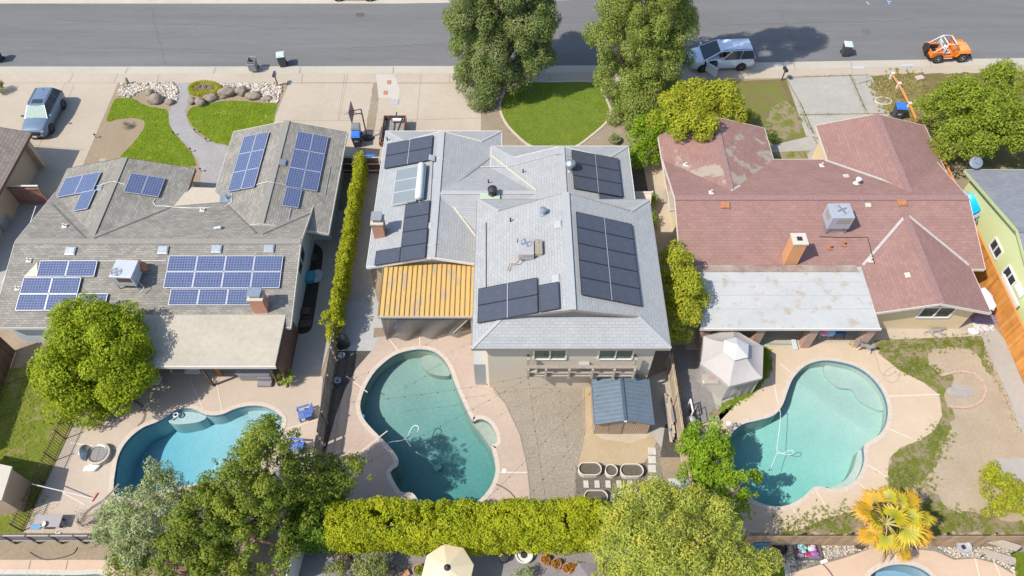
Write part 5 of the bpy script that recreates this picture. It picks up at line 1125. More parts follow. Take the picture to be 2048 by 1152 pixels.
fence('board_fence','brown weathered back fence behind the fan palm and the bare yard',(P(1478,1091.5).x,yb),(31,yb),1.62,B_br,side=-1)
fence('board_fence','old grey fence with wide gaps below the ivy hedge, beside the teal pool',(-10.45,24.2),(-10.4,P(640,925).y),1.65,B_gr,.13,.02,3,2.2,side=-1,miss=.06,pm=flat('old post',(.26,.225,.185),.85,var=.2))
fence('board_fence','fence hidden under the ivy hedge',(-10.45,36.3),(-10.45,24.2),1.55,B_gr,.13,.02,2,2.4,side=-1)
yf=P(1340,735,0).y
fence('board_fence','leaning tan fence between the blue grey shed and the gazebo yard',(9.12,yf),(9.2,P(1386,1000).y),1.65,B_tan,.14,.01,2,2.0,side=1,jitter=.04)
yd=P(100,408).y
fence('board_fence','low red brown slatted fence closing the left side yard',(P(34,408).x,yd),(P(103,408).x,yd),1.75,B_rb,.12,.01,2,2.0,cap=m_offw)
fence('board_fence','dark fence in the shaded corner below the weathered roof',(-29.6,22.2),(-29.0,15.5),1.7,B_dk,.14,.02,2,2.2,miss=.05,cap=flat('fence cap tan',(.42,.30,.19),.8))
yl=P(80,1087).y
o=thing('lattice_fence','grey lattice topped fence at the bottom left beneath the tan deck','fence',P(60,1087)); x0_,x1_=P(-60,1087).x,P(172,1087).x
m=MB(); x=x0_
while x<x1_-.1:
    m.bar((x,yl,.5),(x+.75,yl,1.3),.012,.03); m.bar((x+.75,yl+.015,.5),(x,yl+.015,1.3),.012,.03); x+=.13
m.build('lattice',flat('grey wood lattice',(.24,.21,.20),.85,var=.2),o)
for z in (.5,1.32): 
    m=MB(); m.bar((x0_,yl,z),(x1_+.7,yl,z),.07,.06); m.build('rail',flat('grey rail',(.36,.32,.29),.85),o)
for k in range(6):
    xx=x0_+(x1_-x0_)*k/5; m=MB(); m.box((xx,yl,.68),(.09,.09,1.36)); m.build('post',m_wooddk,o)
# dark metal picket fence round the left deck
a=P(150,836); b=P(45,1062); d=(b-a); Lf=d.length; d.normalize(); o=thing('picket_fence','thin dark metal picket fence between the left lawn and the tan pool deck','fence',a.lerp(b,.5))
m_iron=flat('brown iron',(.085,.05,.035),.5)
m=MB(); k=int(Lf/.14)
for i in range(k+1):
    q=a.lerp(b,i/k); m.bar(q+Vector((0,0,.05)),q+Vector((0,0,1.2)),.022,.022)
for z in (.12,1.02): m.bar(a+Vector((0,0,z)),b+Vector((0,0,z)),.03,.035)
m.build('pickets',m_iron,o)
for i in range(6):
    q=a.lerp(b,i/5); m=MB(); m.box(q+Vector((0,0,.62)),(.06,.06,1.24)); m.build('post',m_iron,o)
# gate between the left and the centre house
yg=P(730,347).y; o=thing('side_gate','dark brown double gate with white rails closing the path by the ivy hedge','gate',(P(735,347).x,yg,0))
for xa,xb in ((P(684,347).x,P(712,347).x),(P(728,347).x,P(764,347).x)):
    m=MB(); n=int((xb-xa)/.13)
    for i in range(n): m.box((xa+(i+.5)*(xb-xa)/n,yg,.85),((xb-xa)/n-.012,.02,1.65))
    lf=m.build('gate_leaf',B_dk,o)
    m=MB()
    for z in (.35,1.0,1.62): m.bar((xa,yg-.04,z),(xb,yg-.04,z),.04,.07)
    for xx in (xa,xb): m.bar((xx,yg-.041,.1),(xx,yg-.041,1.7),.07,.04,up=(0,1,0))
    m.build('gate_frame',m_offw,lf)
yg2=P(1322,433).y; o=thing('side_gate','small pale gate and slanted panel between the two roofs on the right','gate',(8.8,yg2,0))
m=MB(); m.box((8.6,yg2+.6,.9),(1.35,.05,1.6)); m.build('gate_leaf',m_offw,o)
m=MB(); m.add([(8.0,yg2,1.2),(9.2,yg2-.2,1.2),(9.3,yg2+.7,1.75),(7.9,yg2+.7,1.75)],[(0,1,2,3)]); m.build('slanted_panel',flat('pale panel',(.56,.49,.38),.8),o)
m=MB(); m.bar((9.35,yg2+.65,0),(9.35,yg2+.65,1.8),.08,.08); m.bar((7.9,yg2+.65,0),(7.9,yg2+.65,1.8),.08,.08); m.build('gate_frame',m_white,o)
# low orange rail fence with white posts by the street
pts=[P(1779,158),P(1792,178),P(1813,218),P(1828,252)]
o=thing('rail_fence','low orange rail fence with stubby white posts crossing the dry grass','fence',pts[1])
for u,v_ in zip(pts[:-1],pts[1:]):
    m=MB(); m.bar(u+Vector((.06,0,.42)),v_+Vector((.06,0,.42)),.18,.04); m.bar(u+Vector((.2,0,.2)),v_+Vector((.2,0,.2)),.03,.14); m.build('rail',flat('orange rail',(.62,.25,.08),.7),o)
for q in pts[:3]:
    m=MB(); m.box(q+Vector((.05,0,.28)),(.2,.2,.56)); m.box(q+Vector((.05,0,.58)),(.26,.26,.05)); m.build('post',m_offw,o,bevel=.01)
# ================================================================ yellow patio cover, shed, gazebo
yN3,yS3=26.75,P(850,632,2.25).y; xa,xb=P(757,632,2.25).x,-2.2
o=thing('patio_cover','yellow standing-seam metal patio cover with sagging mesh screens','patio cover',((xa+xb)/2,(yN3+yS3)/2,0))
m_yel=ribmat('yellow metal',(.55,.365,.12),.65,0,worn=(.40,.31,.20),wt=.565)
m=MB(); m.roofface([(xa,yS3,2.25),(xb,yS3,2.25),(xb,yN3,2.62),(xa,yN3,2.62)],.05); rf=m.build('cover_roof',m_yel,o)
n=19; m=MB()
for i in range(n+1):
    x=xa+(xb-xa)*i/n; m.bar((x,yS3,2.28),(x,yN3,2.65),.035,.06)
m.build('seams',flat('yellow seam',(.36,.21,.065),.7),rf)
m=MB(); m.bar((xa-.04,yS3-.05,2.2),(xb+.02,yS3-.05,2.2),.1,.13); m.build('gutter',m_wood,rf)
m=MB(); m.bar((xa-.03,yS3,2.22),(xa-.03,yN3,2.58),.05,.1); m.build('fascia',m_brown,rf)
m_net=netmat('shade mesh',(.17,.155,.14),.72)
for x in (xa+.15,xa+1.65,xa+4.05,xb-.2):
    m=MB(); m.box((x,yS3+.12,1.1),(.07,.07,2.2)); m.build('post',m_ltgrey,o)
m=MB(); m.bar((xb-.15,yS3+.1,2.1),(xb-1.3,yS3-.12,.55),.05,.05); m.build('brace',m_ltgrey,o)
def drape(pts0,pts1,n,mz,amp,mat,name,parent):
    m=MB(); vs=[]; fs=[]
    for i in range(n+1):
        t=i/n
        for j in range(mz+1):
            s=j/mz; a=Vector(pts0[0]).lerp(Vector(pts0[1]),t); b=Vector(pts1[0]).lerp(Vector(pts1[1]),t); p=a.lerp(b,s)
            p+=Vector((0,-amp*s*(.5+.5*math.sin(t*17+s*3)),amp*.5*math.sin(t*9)*s*(1-s)))
            vs.append(p)
    for i in range(n):
        for j in range(mz): k=i*(mz+1)+j; fs.append((k,k+1,k+mz+2,k+mz+1))
    m.add(vs,fs); return m.build(name,mat,parent,smooth=True)
drape(((xa+.1,yS3+.05,2.15),(xb-.1,yS3+.05,2.15)),((xa+.2,yS3-.15,.05),(xb-1.2,yS3+.05,.25)),40,8,.28,m_net,'screen',o)
drape(((xa+.06,yN3,2.2),(xa+.06,yS3+.05,2.15)),((xa+.02,yN3,.05),(xa+.2,yS3-.1,.05)),20,8,.15,m_net,'screen',o)
m_tarpg=flat('grey canvas',(.34,.31,.27),.9,var=.1)
o=thing('covered_furniture','low sofa under a grey canvas cover behind the mesh screen','sofa',((xa+xb)/2,yS3+.9,0))
m=MB(); m.box((xa+3.1,yS3+.75,.4),(2.2,.85,.8)); m.build('cover',m_tarpg,o,bevel=.08)
o=thing('blue_tarp','crumpled blue tarp behind the mesh screen under the yellow cover','tarp',(xa+1.0,yS3+.6,0))
bm=bmesh.new(); bmesh.ops.create_icosphere(bm,subdivisions=3,radius=1)
for v in bm.verts:
    d_=MN.noise(v.co*2.2)*.35; v.co*=1+d_; v.co=Vector((v.co.x*.55,v.co.y*.4,max(-.3,v.co.z)*.8+.3))
me=bpy.data.meshes.new('tarp'); bm.to_mesh(me); bm.free(); me.materials.append(flat('tarp blue',(.10,.17,.42),.6,var=.2)); t_=bpy.data.objects.new('cloth',me); COL.objects.link(t_); t_.parent=o
# shed
o=thing('garden_shed','corrugated tan shed with a blue grey metal roof beside the leaning fence','shed',(5.95,17.9,0))
x0,x1,y0,y1=4.5,7.5,16.9,19.3; zc=1.72; zr=2.2
m=MB()
def corr(m,a,b,z0,za,zb,n,amp=.02):
    a=Vector(a);b=Vector(b); d=(b-a); nn=Vector((d.y,-d.x,0)).normalized(); vs=[];fs=[]
    for i in range(n+1):
        t=i/n; q=a+d*t+nn*(amp if i%2 else 0); zt=za+(zb-za)*t if not callable(za) else za(t); vs+=[(q.x,q.y,z0),(q.x,q.y,zt)]
    for i in range(n): fs.append((2*i,2*i+2,2*i+3,2*i+1))
    m.add(vs,fs)
gab=lambda t: zc+(zr-zc)*(1-abs(2*t-1))
corr(m,(x0,y0,0),(x1,y0,0),0,gab,None,60); corr(m,(x1,y0,0),(x1,y1,0),0,zc,zc,40); corr(m,(x1,y1,0),(x0,y1,0),0,gab,None,60); corr(m,(x0,y1,0),(x0,y0,0),0,zc,zc,40)
m.build('wall',flat('shed tan metal',(.40,.315,.245),.5,.2,var=.08),o)
m=MB(); xc=(x0+x1)/2; yA,yB=y0-.22,y1+.1; m_sr=flat('blue grey metal roof',(.125,.165,.205),.6,0,var=.1,scale=3,spec=.3)
for s_,xe in ((-1,x0-.1),(1,x1+.1)):
    nseg=44; vs=[];fs=[]
    for i in range(nseg+1):
        y=yA+(yB-yA)*i/nseg; dz=.012 if i%4 in(1,2) else 0; vs+=[(xe,y,zc-.02+dz),(xc,y,zr+.03+dz)]
    for i in range(nseg): fs.append((2*i,2*i+2,2*i+3,2*i+1))
    m.add(vs,fs)
sr_=m.build('shed_roof',m_sr,o)
m=MB(); m.bar((xc,yA-.03,zr+.06),(xc,yB,zr+.06),.16,.03); m.build('ridge_cap',flat('dark blue grey metal',(.10,.14,.185),.4,.3),sr_)
m=MB()
for xe in (x0-.1,x1+.1): m.bar((xe,yA,zc-.03),(xe,yB,zc-.03),.04,.08); m.bar((xe,yA,zc-.03),(xc,yA,zr+.02),.04,.08)
m.build('trim',flat('roof trim',(.16,.21,.26),.4,.3),sr_)
m=MB(); m.box((xc-.35,y0-.05,1.0),(.7,.03,1.7)); dl=m.build('door',flat('shed door',(.36,.285,.22),.5,.2),o); m=MB(); m.box((xc-.1,y0-.09,1.0),(.03,.04,.16)); m.build('handle',m_galv,dl)
m=MB(); m.box((xc,yA-.05,zr-.02),(.16,.05,.08)); m.build('vent',m_white,o)
# gazebo
o=thing('gazebo','hexagonal off-white canopy gazebo with mesh sides beside the turquoise pool','gazebo',P(1467,760,0)+Vector((0,1.0,0)))
hexp=[(1407,672),(1466,658),(1527,693),(1525,756),(1459,773),(1401,727)]
ring=[P(x,y,2.0) for x,y in hexp]; cc=sum(ring,Vector())/6
ring=[cc+(r-cc)*1.0 for r in ring]
R2=[cc+Vector(((r-cc).x*.36,(r-cc).y*.36,.75)) for r in ring]
can=flat('canopy cloth',(.44,.405,.385),.9,var=.03,scale=3); m=MB()
for i in range(6):
    a,b,c,d=ring[i],ring[(i+1)%6],R2[(i+1)%6],R2[i]
    k=6; vs=[];fs=[]
    for u in range(k+1):
        for w_ in range(k+1):
            s=u/k; t=w_/k; p=a.lerp(b,s).lerp(d.lerp(c,s),t); p.z-=.16*math.sin(math.pi*s)*(1-t)*.6+.12*math.sin(math.pi*t); vs.append(p)
    for u in range(k):
        for w_ in range(k): q=u*(k+1)+w_; fs.append((q,q+k+1,q+k+2,q+1))
    m.add(vs,fs)
    m.add([a,b,b-Vector((0,0,.22)),a-Vector((0,0,.22))],[(0,1,2,3)])
cv=m.build('canopy',can,o)
m=MB(); R3=[cc+Vector(((r-cc).x*.40,(r-cc).y*.40,.86)) for r in ring]; ap=cc+Vector((0,0,1.25))
for i in range(6): m.add([R3[i],R3[(i+1)%6],ap],[(0,1,2)]); m.add([R3[i],R3[(i+1)%6],R3[(i+1)%6]-Vector((0,0,.1)),R3[i]-Vector((0,0,.1))],[(0,1,2,3)])
m.build('canopy_top',flat('canopy top cloth',(.54,.525,.51),.9,var=.02),o)
for r in ring:
    q=cc+(r-cc)*.93; m=MB(); m.bar((q.x,q.y,0),(q.x,q.y,1.95),.06,.06); m.build('post',m_ltgrey,o)
wn=netmat('white mesh',(.62,.58,.53),.5); m=MB()
for i in range(6):
    a=cc+(ring[i]-cc)*.93; b=cc+(ring[(i+1)%6]-cc)*.93
    vs=[];fs=[]
    for u in range(13):
        for w_ in range(5):
            s=u/12; p=a.lerp(b,s); p.z=1.85*(w_/4)+.02; p+=(cc-p).normalized()*(.06*math.sin(s*25)); vs.append(p)
    for u in range(12):
        for w_ in range(4): q=u*5+w_; fs.append((q,q+5,q+6,q+1))
    m.add(vs,fs)
m.build('netting',wn,o,smooth=True)
t=thing('side_table','low table with orange and green things inside the mesh gazebo','table',(cc.x-1.0,cc.y-.5,0)); m=MB(); m.box((cc.x-1.0,cc.y-.6,.45),(.9,.6,.05)); m.build('table_top',m_offw,t)
m=MB()
for sx in (-.38,.38):
    for sy in (-.22,.22): m.box((cc.x-1+sx,cc.y-.6+sy,.21),(.05,.05,.42))
m.build('legs',m_offw,t)
m=MB(); m.sphere((cc.x-.95,cc.y-.6,.56),(.22,.14,.09)); m.build('orange_cloth',flat('orange cloth',(.66,.25,.08),.9),t); 
# ================================================================ bins, pots, furniture
m_bing=flat('bin charcoal',(.05,.055,.065),.5,var=.1); m_bingr=flat('bin grey',(.27,.28,.29),.5); m_lidw=flat('pale blue grey lid',(.50,.55,.60),.5); m_lidb=flat('blue lid',(.045,.17,.60),.45); m_lidg=flat('grey lid',(.20,.20,.19),.6)
def wheelie(label,p,rz,body,lid,open_=False,decal=False,group='wheeled bins',s=1.0,sidem=None):
    o=thing('wheeled_bin',label,'trash bin',(0,0,0),group); W,D,H=.62*s,.72*s,1.02*s
    m=MB(); b0=[(-W*.38,-D*.38),(W*.38,-D*.38),(W*.38,D*.36),(-W*.38,D*.36)]; b1=[(-W/2,-D/2),(W/2,-D/2),(W/2,D/2),(-W/2,D/2)]
    vs=[(x,y,.06) for x,y in b0]+[(x,y,H) for x,y in b1]+[(x*.9,y*.9,H) for x,y in b1]+[(x*.9,y*.9,.12) for x,y in b0]
    m.add(vs,[(3,2,1,0),(0,1,5,4),(1,2,6,5),(2,3,7,6),(3,0,4,7),(4,5,9,8),(5,6,10,9),(6,7,11,10),(7,4,8,11),(8,9,13,12),(9,10,14,13),(10,11,15,14),(11,8,12,15),(12,13,14,15)])
    m.build('bin_body',body,o,bevel=.012)
    m=MB()
    if open_: m.box((0,-D/2-.09,H*.56),(W*.95,.05,D*1.02),rx=.12); m.box((0,-D/2-.06,H*.56+.03),(W*.7,.05,D*.7),rx=.12); l=m.build('lid',lid,o,bevel=.015)
    else: m.box((0,0,H+.03),(W*1.05,D*1.05,.06)); m.box((0,.02,H+.075),(W*.85,D*.8,.05)); l=m.build('lid',lid,o,bevel=.02)
    for sx in (-1,1):
        m=MB(); m.lathe([(.0,-.03),(.12,-.03),(.12,.03),(0,.03)],M=Matrix.Translation((sx*W*.42,D*.42,.12))@Euler((0,math.pi/2,0)).to_matrix().to_4x4(),n=14); m.build('wheel',m_dark,o)
    m=MB(); m.tube([(-W*.35,D/2+.08,H-.06),(W*.35,D/2+.08,H-.06)],.02,6); m.build('handle',body,o)
    if decal:
        m=MB()
        for k,(w_,z) in enumerate(((.24,.72),(.30,.64))):
            n=5
            for i in range(n): m.add([(-w_/2+i*w_/n+.008,-D/2*(.76+.24*(z/H))-.008,z-.028),(-w_/2+(i+1)*w_/n-.008,-D/2*(.76+.24*(z/H))-.008,z-.028),(-w_/2+(i+1)*w_/n-.008,-D/2*(.76+.24*((z+.03)/H))-.008,z+.03),(-w_/2+i*w_/n+.008,-D/2*(.76+.24*((z+.03)/H))-.008,z+.03)],[(0,1,2,3)])
        m.build('printed_emblem',m_white,o)
    o.location=p; o.rotation_euler=(0,0,rz); return o
zr_=-.09
wheelie('open grey bin with its lid hanging down on the road edge',P(509,141,0)+Vector((0,.1,-.03)),.03,m_bingr,m_bingr,True)
wheelie('dark bin with a pale lid on the road, right of the open bin',P(567,131,zr_),.2,m_bing,m_lidw)
wheelie('dark bin at the left edge of the road',P(-1,122,zr_),-.1,m_bing,m_lidw)
wheelie('dark bin with a pale lid alone on the road between minivan and orange jeep',P(1688,110,zr_),-.12,m_bing,m_lidw)
wheelie('blue lidded bin beside the basketball hoop',P(716,290),0.05,m_bing,m_lidb,decal=True)
wheelie('grey lidded bin behind the blue lidded bin by the basketball hoop',P(716,274),0.05,m_bing,m_lidg)
wheelie('blue lidded bin with a white emblem in front of the maroon garage roof',P(1790,236),-.12,m_bing,m_lidb,decal=True,s=1.12)
wheelie('blue lidded bin just behind the brown side gate',P(745,338),0,m_bing,m_lidb)
# grill under black cover
o=thing('covered_barbecue','barbecue under a black cover beside the old grey fence','barbecue',P(684,690)); q=P(684,690)
m=MB(); m.lathe([(.5,0),(.52,.5),(.48,.85),(.38,1.02),(.2,1.1),(0,1.12)],q,18,sx=1.0,sy=.7); m.build('cover',flat('black cover',(.03,.035,.04),.55,var=.2),o,smooth=True)
m=MB(); m.tube([q+Vector((-.55,0,.8)),q+Vector((-.6,-.15,.75)),q+Vector((-.55,-.3,.8))],.03,6); m.build('handle',m_dark,o)
def pot(label,p,r,h,mat,soil=m_darkdirt,plant=None,group=None,name='flower_pot'):
    o=thing(name,label,'pot',p,group); m=MB(); m.lathe([(r*.72,0),(r,h),(r*1.08,h),(r*1.08,h+.03),(r*.9,h+.03),(r*.86,h-.06)],p,20); m.build('bowl',mat,o,smooth=False)
    m=MB(); m.lathe([(r*.88,h-.07),(0,h-.05)],p,16); m.build('soil',soil,o)
    if plant: leafmesh('plant',[(p.x+RND.gauss(0,r*.4),p.y+RND.gauss(0,r*.4),h+.05,r*.55) for k in range(8)],900,.09,plant,o)
    return o
m_terra=flat('terracotta',(.45,.22,.13),.85,var=.12); m_stonep=flat('stone pot',(.33,.28,.21),.9,var=.2); m_whitep=flat('white pot',(.62,.60,.57),.7)
pot('round stone planter bowl on the tan gravel',P(1228,284),.42,.38,m_stonep,plant=l_olive)
pot('upper small grey pot in the dark gravel beside the old fence',P(685,716),.19,.34,m_galv)
pot('lower small grey pot in the dark gravel beside the old fence',P(677,766),.19,.34,m_galv)
flower=islandmat('red flowers',[(.60,.10,.03),(.16,.22,.02),(.68,.22,.05),(.20,.27,.02)],.7,.2)
for px,py,l in ((1112,1131,'pot of red flowers nearest the dark parasol'),(1090,1122,'pot of red flowers tucked under the clipped hedge'),(1133,1140,'small pot of red flowers second from the right'),(1150,1138,'rightmost pot of red flowers at the end of the hedge')): pot(l,P(px,py),.24,.28,m_terra,plant=flower,group='flower pots under the hedge')
pot('broad white bowl half hidden under the hedge',P(1048,1112),.42,.3,m_whitep)
pot('tan pot with a green plant beside the cream parasol',P(838,1142),.25,.3,m_terra,plant=l_green)
# raised stock-tank beds
m_bed=flat('cream steel bed',(.66,.62,.54),.5,var=.04)
def bed(label,px,py,hx,hy,h=.42,z=0):
    p=P(px,py,h); o=thing('raised_bed',label,'planter',(p.x,p.y,0),'raised steel beds'); n=36
    def outl(k):
        pts=[]
        for i in range(n):
            a=2*math.pi*i/n; c,s=math.cos(a),math.sin(a)
            pts.append((p.x+math.copysign(max(0,hx-hy),c)*(1 if hx>hy else 0)*(1 if abs(c)>1e-6 else 0)+(hy*k)*c, p.y+(hy*k)*s))
        return pts
    m=MB(); A,B_=outl(1.0),outl(.9); vs=[(x,y,0) for x,y in A]+[(x,y,h) for x,y in A]+[(x,y,h) for x,y in B_]+[(x,y,h-.18) for x,y in B_]; fs=[]
    for i in range(n):
        j=(i+1)%n
        for k in range(3): fs.append((k*n+i,k*n+j,(k+1)*n+j,(k+1)*n+i))
    m.add(vs,fs); m.build('bed_wall',m_bed,o)
    m=MB(); m.sheet([Vector((x,y,0)) for x,y in B_],h-.13); m.build('soil',ground('bed soil',(.24,.19,.15),(.30,.24,.19),1.5,9,40,.4,bump=1,bd=.05),o)
bed('left oval raised bed in the upper row',1180,937,.62,.36); bed('small round raised bed between two oval beds',1223,940,.33,.33); bed('right oval raised bed in the upper row',1264,940,.62,.36)
bed('left oval raised bed in the lower row',1192,993,.62,.36); bed('right oval raised bed half under the feathery tree',1258,995,.62,.36)
m_pav=flat('pale paver',(.52,.48,.42),.9,var=.1)
for k,(px,py,l) in enumerate([(1172,969,'leftmost of the five pavers between the bed rows'),(1194,969,'second paver from the left between the bed rows'),(1216,969,'middle paver of the row between the bed rows'),(1238,969,'fourth paver from the left between the bed rows'),(1260,969,'rightmost paver between the bed rows, by the feathery tree'),(1172,1024,'paver in the shade near the hedge'),(1196,1024,'paver right of the shaded paver near the hedge'),(1224,997,'paver between the two lower raised beds'),
  (1304,903,'top stepping stone on the leaf-strewn path'),(1304,920,'second stepping stone on the leaf-strewn path'),(1304,938,'third stepping stone on the leaf-strewn path'),(1304,960,'fourth stepping stone on the leaf-strewn path')]):
    p=P(px,py); m=MB(); 
    if k<8:
        for i in range(3): m.box((p.x-.09+i*.09,p.y,.05),(.085,.4,.05))
    else: m.box((p.x,p.y,.045),(.42,.42,.05))
    o=m.build('paver',m_pav,None,bevel=.01); tag(o,l,'paver','pavers in the garden beds')
# grey storage chest in the corner
o=thing('storage_box','pale grey storage chest standing against the leaning fence','storage box',P(1352,985)); q=P(1352,985); m=MB(); m.box(q+Vector((0,0,.45)),(1.0,.75,.9)); m.build('chest',flat('chest grey',(.34,.37,.37),.7),o,bevel=.02); m=MB(); m.box(q+Vector((0,0,.94)),(1.08,.83,.08)); m.build('lid',flat('chest lid',(.40,.43,.42),.7),o,bevel=.02)
# lumber stack leaning on the fence
o=thing('lumber_stack','stack of old boards and pipes beside the leaning fence','lumber',P(1340,800)); 
for k in range(9):
    q0=Vector((8.72+.06*(k%4),19.3-.1*k,.2+.16*(k//3))); m=MB(); m.bar(q0,q0+Vector((.05*math.sin(k),-3.0+.25*k,.05)),.14,.05); m.build('board',(B_tan,m_galv,m_wood)[k%3],o)
# pool equipment
o=thing('pool_pump','white pool pump pipes and round filter tank behind the citrus tree','pool pump',P(1378,850)); q=P(1378,850)
m=MB(); m.lathe([(.28,0),(.3,.3),(.3,.6),(.2,.8),(0,.86)],q,16); m.build('filter_tank',flat('filter beige',(.42,.40,.36),.5),o,smooth=True)
m=MB(); m.tube([q+Vector((.05,.3,.2)),q+Vector((.05,.3,1.1)),q+Vector((0,1.0,1.15)),q+Vector((0,1.0,.2))],.05,8); m.build('pipe',m_white,o)
m=MB(); m.tube([q+Vector((.45,-.1,0)),q+Vector((.45,-.1,.9)),q+Vector((.45,.8,.9)),q+Vector((.45,.8,0))],.03,6); m.build('rack',m_dark,o)
m=MB(); m.lathe([(0,-.3),(.14,-.3),(.14,.3),(0,.3)],M=Matrix.Translation(q+Vector((.2,.5,.25)))@Euler((math.pi/2,0,0)).to_matrix().to_4x4(),n=12); m.build('pump_motor',m_dark,o)
# ---- chairs
m_blue=flat('blue chair paint',(.075,.15,.42),.6,var=.15)
def adirondack(label,p,rz):
    o=thing('adirondack_chair',label,'chair',(0,0,0),'blue garden chairs')
    m=MB()
    for i in range(6): m.box((0,-.32+i*.11,.36-i*.025),(.52,.095,.022))
    m.build('seat',m_blue,o)
    m=MB()
    for i in range(5):
        x=-.21+i*.105; h=.78-.05*abs(i-2); m.bar((x,.22,.24),(x*1.12,.22+.42*h,.24+.85*h),.09,.02)
    m.build('backrest',m_blue,o)
    for s in (-1,1):
        m=MB(); m.box((s*.34,-.02,.56),(.13,.72,.025)); m.build('armrest',m_blue,o)
        m=MB(); m.box((s*.29,-.34,.28),(.05,.09,.56)); m.build('leg',m_blue,o)
        m=MB(); m.bar((s*.29,.38,.0),(s*.29,.02,.34),.04,.1); m.build('leg',m_blue,o)
    o.location=p; o.rotation_euler=(0,0,rz); return o
adirondack('blue slatted garden chair in full view on the tan deck',P(613,832),math.radians(-70))
adirondack('blue slatted garden chair half hidden by the juniper',P(596,898),math.radians(-95))
# fire pit and bits on the left deck
q=P(201,912); o=thing('fire_pit','round stone fire pit ring with a metal bowl and grate','fire pit',q)
m=MB(); m.lathe([(.62,0),(.62,.32),(.45,.34),(.45,.05)],q,28); m.build('stone_ring',flat('fire pit stone',(.48,.42,.35),.9,var=.15,scale=10),o)
m=MB(); m.lathe([(.44,.3),(.5,.36),(.44,.34),(.3,.18),(0,.1)],q,28); m.build('bowl',flat('steel bowl',(.30,.27,.24),.4,.5),o)
m=MB(); 
for k in range(6): m.bar(q+Vector((-.4,-.3+.12*k,.3)),q+Vector((.4,-.3+.12*k,.3)),.015,.015)
m.bar(q+Vector((0,-.4,.31)),q+Vector((0,.4,.31)),.02,.02); m.build('grate',m_grey,o)
q=P(181,912); o=tag(MB().lathe([(0,-.02),(.42,-.02),(.46,.0),(.42,.03),(0,.05)],M=Matrix.Translation(q+Vector((-.05,0,.42)))@Euler((0,1.15,.1)).to_matrix().to_4x4(),n=24).build('metal_disc',m_galv,None,smooth=True),'round metal disc leaning on the stone fire pit','disc')
q=P(186,937); bm_=MB(); bm_.prism([(q.x-.42,q.y-.22),(q.x+.2,q.y-.2),(q.x+.42,q.y+.1),(q.x+.3,q.y+.25),(q.x-.1,q.y+.2),(q.x-.38,q.y+.05)],.02,.2); tag(bm_.build('floor_cushion',flat('white cushion',(.74,.74,.74),.8),None,bevel=.05),'white cushion lying on the deck below the fire pit','cushion')
a_,b_=P(64,968,1.15),P(188,997,.05); o=thing('skimmer_pole','long white pool pole with a red end resting on the picket fence','pool pole',b_); m=MB(); m.tube([a_,b_],.028,8); m.build('pole',m_white,o); m=MB(); m.bar(b_+Vector((-.05,-.15,0)),b_+Vector((.1,.3,.02)),.05,.04); m.build('brush_head',flat('red plastic',(.62,.08,.05),.5),o)
q=P(108,1052); o=thing('deck_table','flat grey table in the deck corner above the lattice fence','table',q); m=MB(); m.box(q+Vector((-.1,.1,.5)),(1.35,.62,.05)); m.build('table_top',flat('grey table',(.33,.30,.30),.7),o); 
for sx in (-.65,.45):
    for sy in (-.1,.3): m=MB(); m.box(q+Vector((sx,sy,.24)),(.06,.06,.48)); m.build('leg',m_dark,o)
q=P(67,1057,.5)+Vector((.15,.05,0)); bm_=MB(); bm_.box(q+Vector((0,0,.07)),(.5,.22,.1)); tag(bm_.build('seat_pad',flat('blue pad',(.10,.30,.55),.7),None,bevel=.03),'blue pad on the grey deck table','cushion')
q=P(86,1050,.5); tag(MB().lathe([(.1,0),(.16,.1),(.15,.1),(.08,.02)],q+Vector((.05,0,.05)),14).build('bowl',m_offw,None),'small white bowl on the grey deck table','bowl')
def hose(label,pts,r,mat,cat='hose',name='hose',n=6,z=.03):
    p=catmull([P(x,y,z) if len(t)==0 else P(x,y,t[0]) for x,y,*t in pts],n,False); o=MB().tube(p,r,8).build(name,mat,None,smooth=True); return tag(o,label,cat)
m_hose=flat('white hose',(.78,.80,.80),.5)
hose('coiled white hose beside the grey deck table',[(108,1056),(116,1046),(126,1046),(128,1055),(116,1060),(112,1066),(122,1066)],.03,m_offw)
hose('looped white pool hose floating on the teal pool',[(776,886,-.07),(786,883,-.07),(798,882,-.07),(808,879,-.07),(815,872,-.07),(820,862,-.07),(826,853,-.07),(833,851,-.07),(837,856,-.07),(834,864,-.07),(825,868,-.07),(816,873,-.07)],.022,m_hose)
hose('white hose tail sinking toward the cleaner in the teal pool',[(810,876,-.07),(815,884,-.07),(822,893,-.07)],.028,m_hose); hose('white hose lying deep in the teal pool',[(832,904,-.6),(845,912,-.9),(856,918,-1.2),(864,928,-1.5),(872,937,-1.7)],.03,m_hose)
hose('white looped hose floating on the turquoise pool',[(1561,824,-.07),(1560,845,-.07),(1557,870,-.07),(1554,895,-.07),(1556,905,-.07),(1568,906,-.07),(1578,901,-.07),(1586,902,-.07),(1584,909,-.07),(1572,909,-.07),(1556,906,-.07),(1548,920,-.07),(1541,940,-.07)],.013,m_hose)
hose('white hose on the blue pool beside the juniper',[(483,897,-.07),(478,915,-.07),(460,919,-.07),(440,925,-.07),(425,940,-.07),(413,960,-.07)],.014,m_hose)
hose('grey garden hose coiled loosely on the cream deck',[(1746,700),(1755,725),(1762,745),(1776,752),(1790,746),(1798,756),(1785,765),(1768,757),(1772,742),(1792,732),(1810,730)],.012,flat('grey hose',(.30,.27,.24),.6))
hose('dark cable lying on the pink deck right of the teal pool',[(992,968),(1012,978),(1028,993),(1038,1013)],.03,flat('dark cable',(.13,.08,.07),.6)); hose('dark pipe crossing the dirt slope at the bottom left',[(60,1105),(85,1118),(110,1118),(145,1108),(155,1095)],.025,m_dark); hose('dark curved cable on the peach deck at the bottom',[(1645,1128),(1655,1138),(1665,1152),(1670,1165)],.03,flat('purple brown cable',(.12,.06,.06),.6))
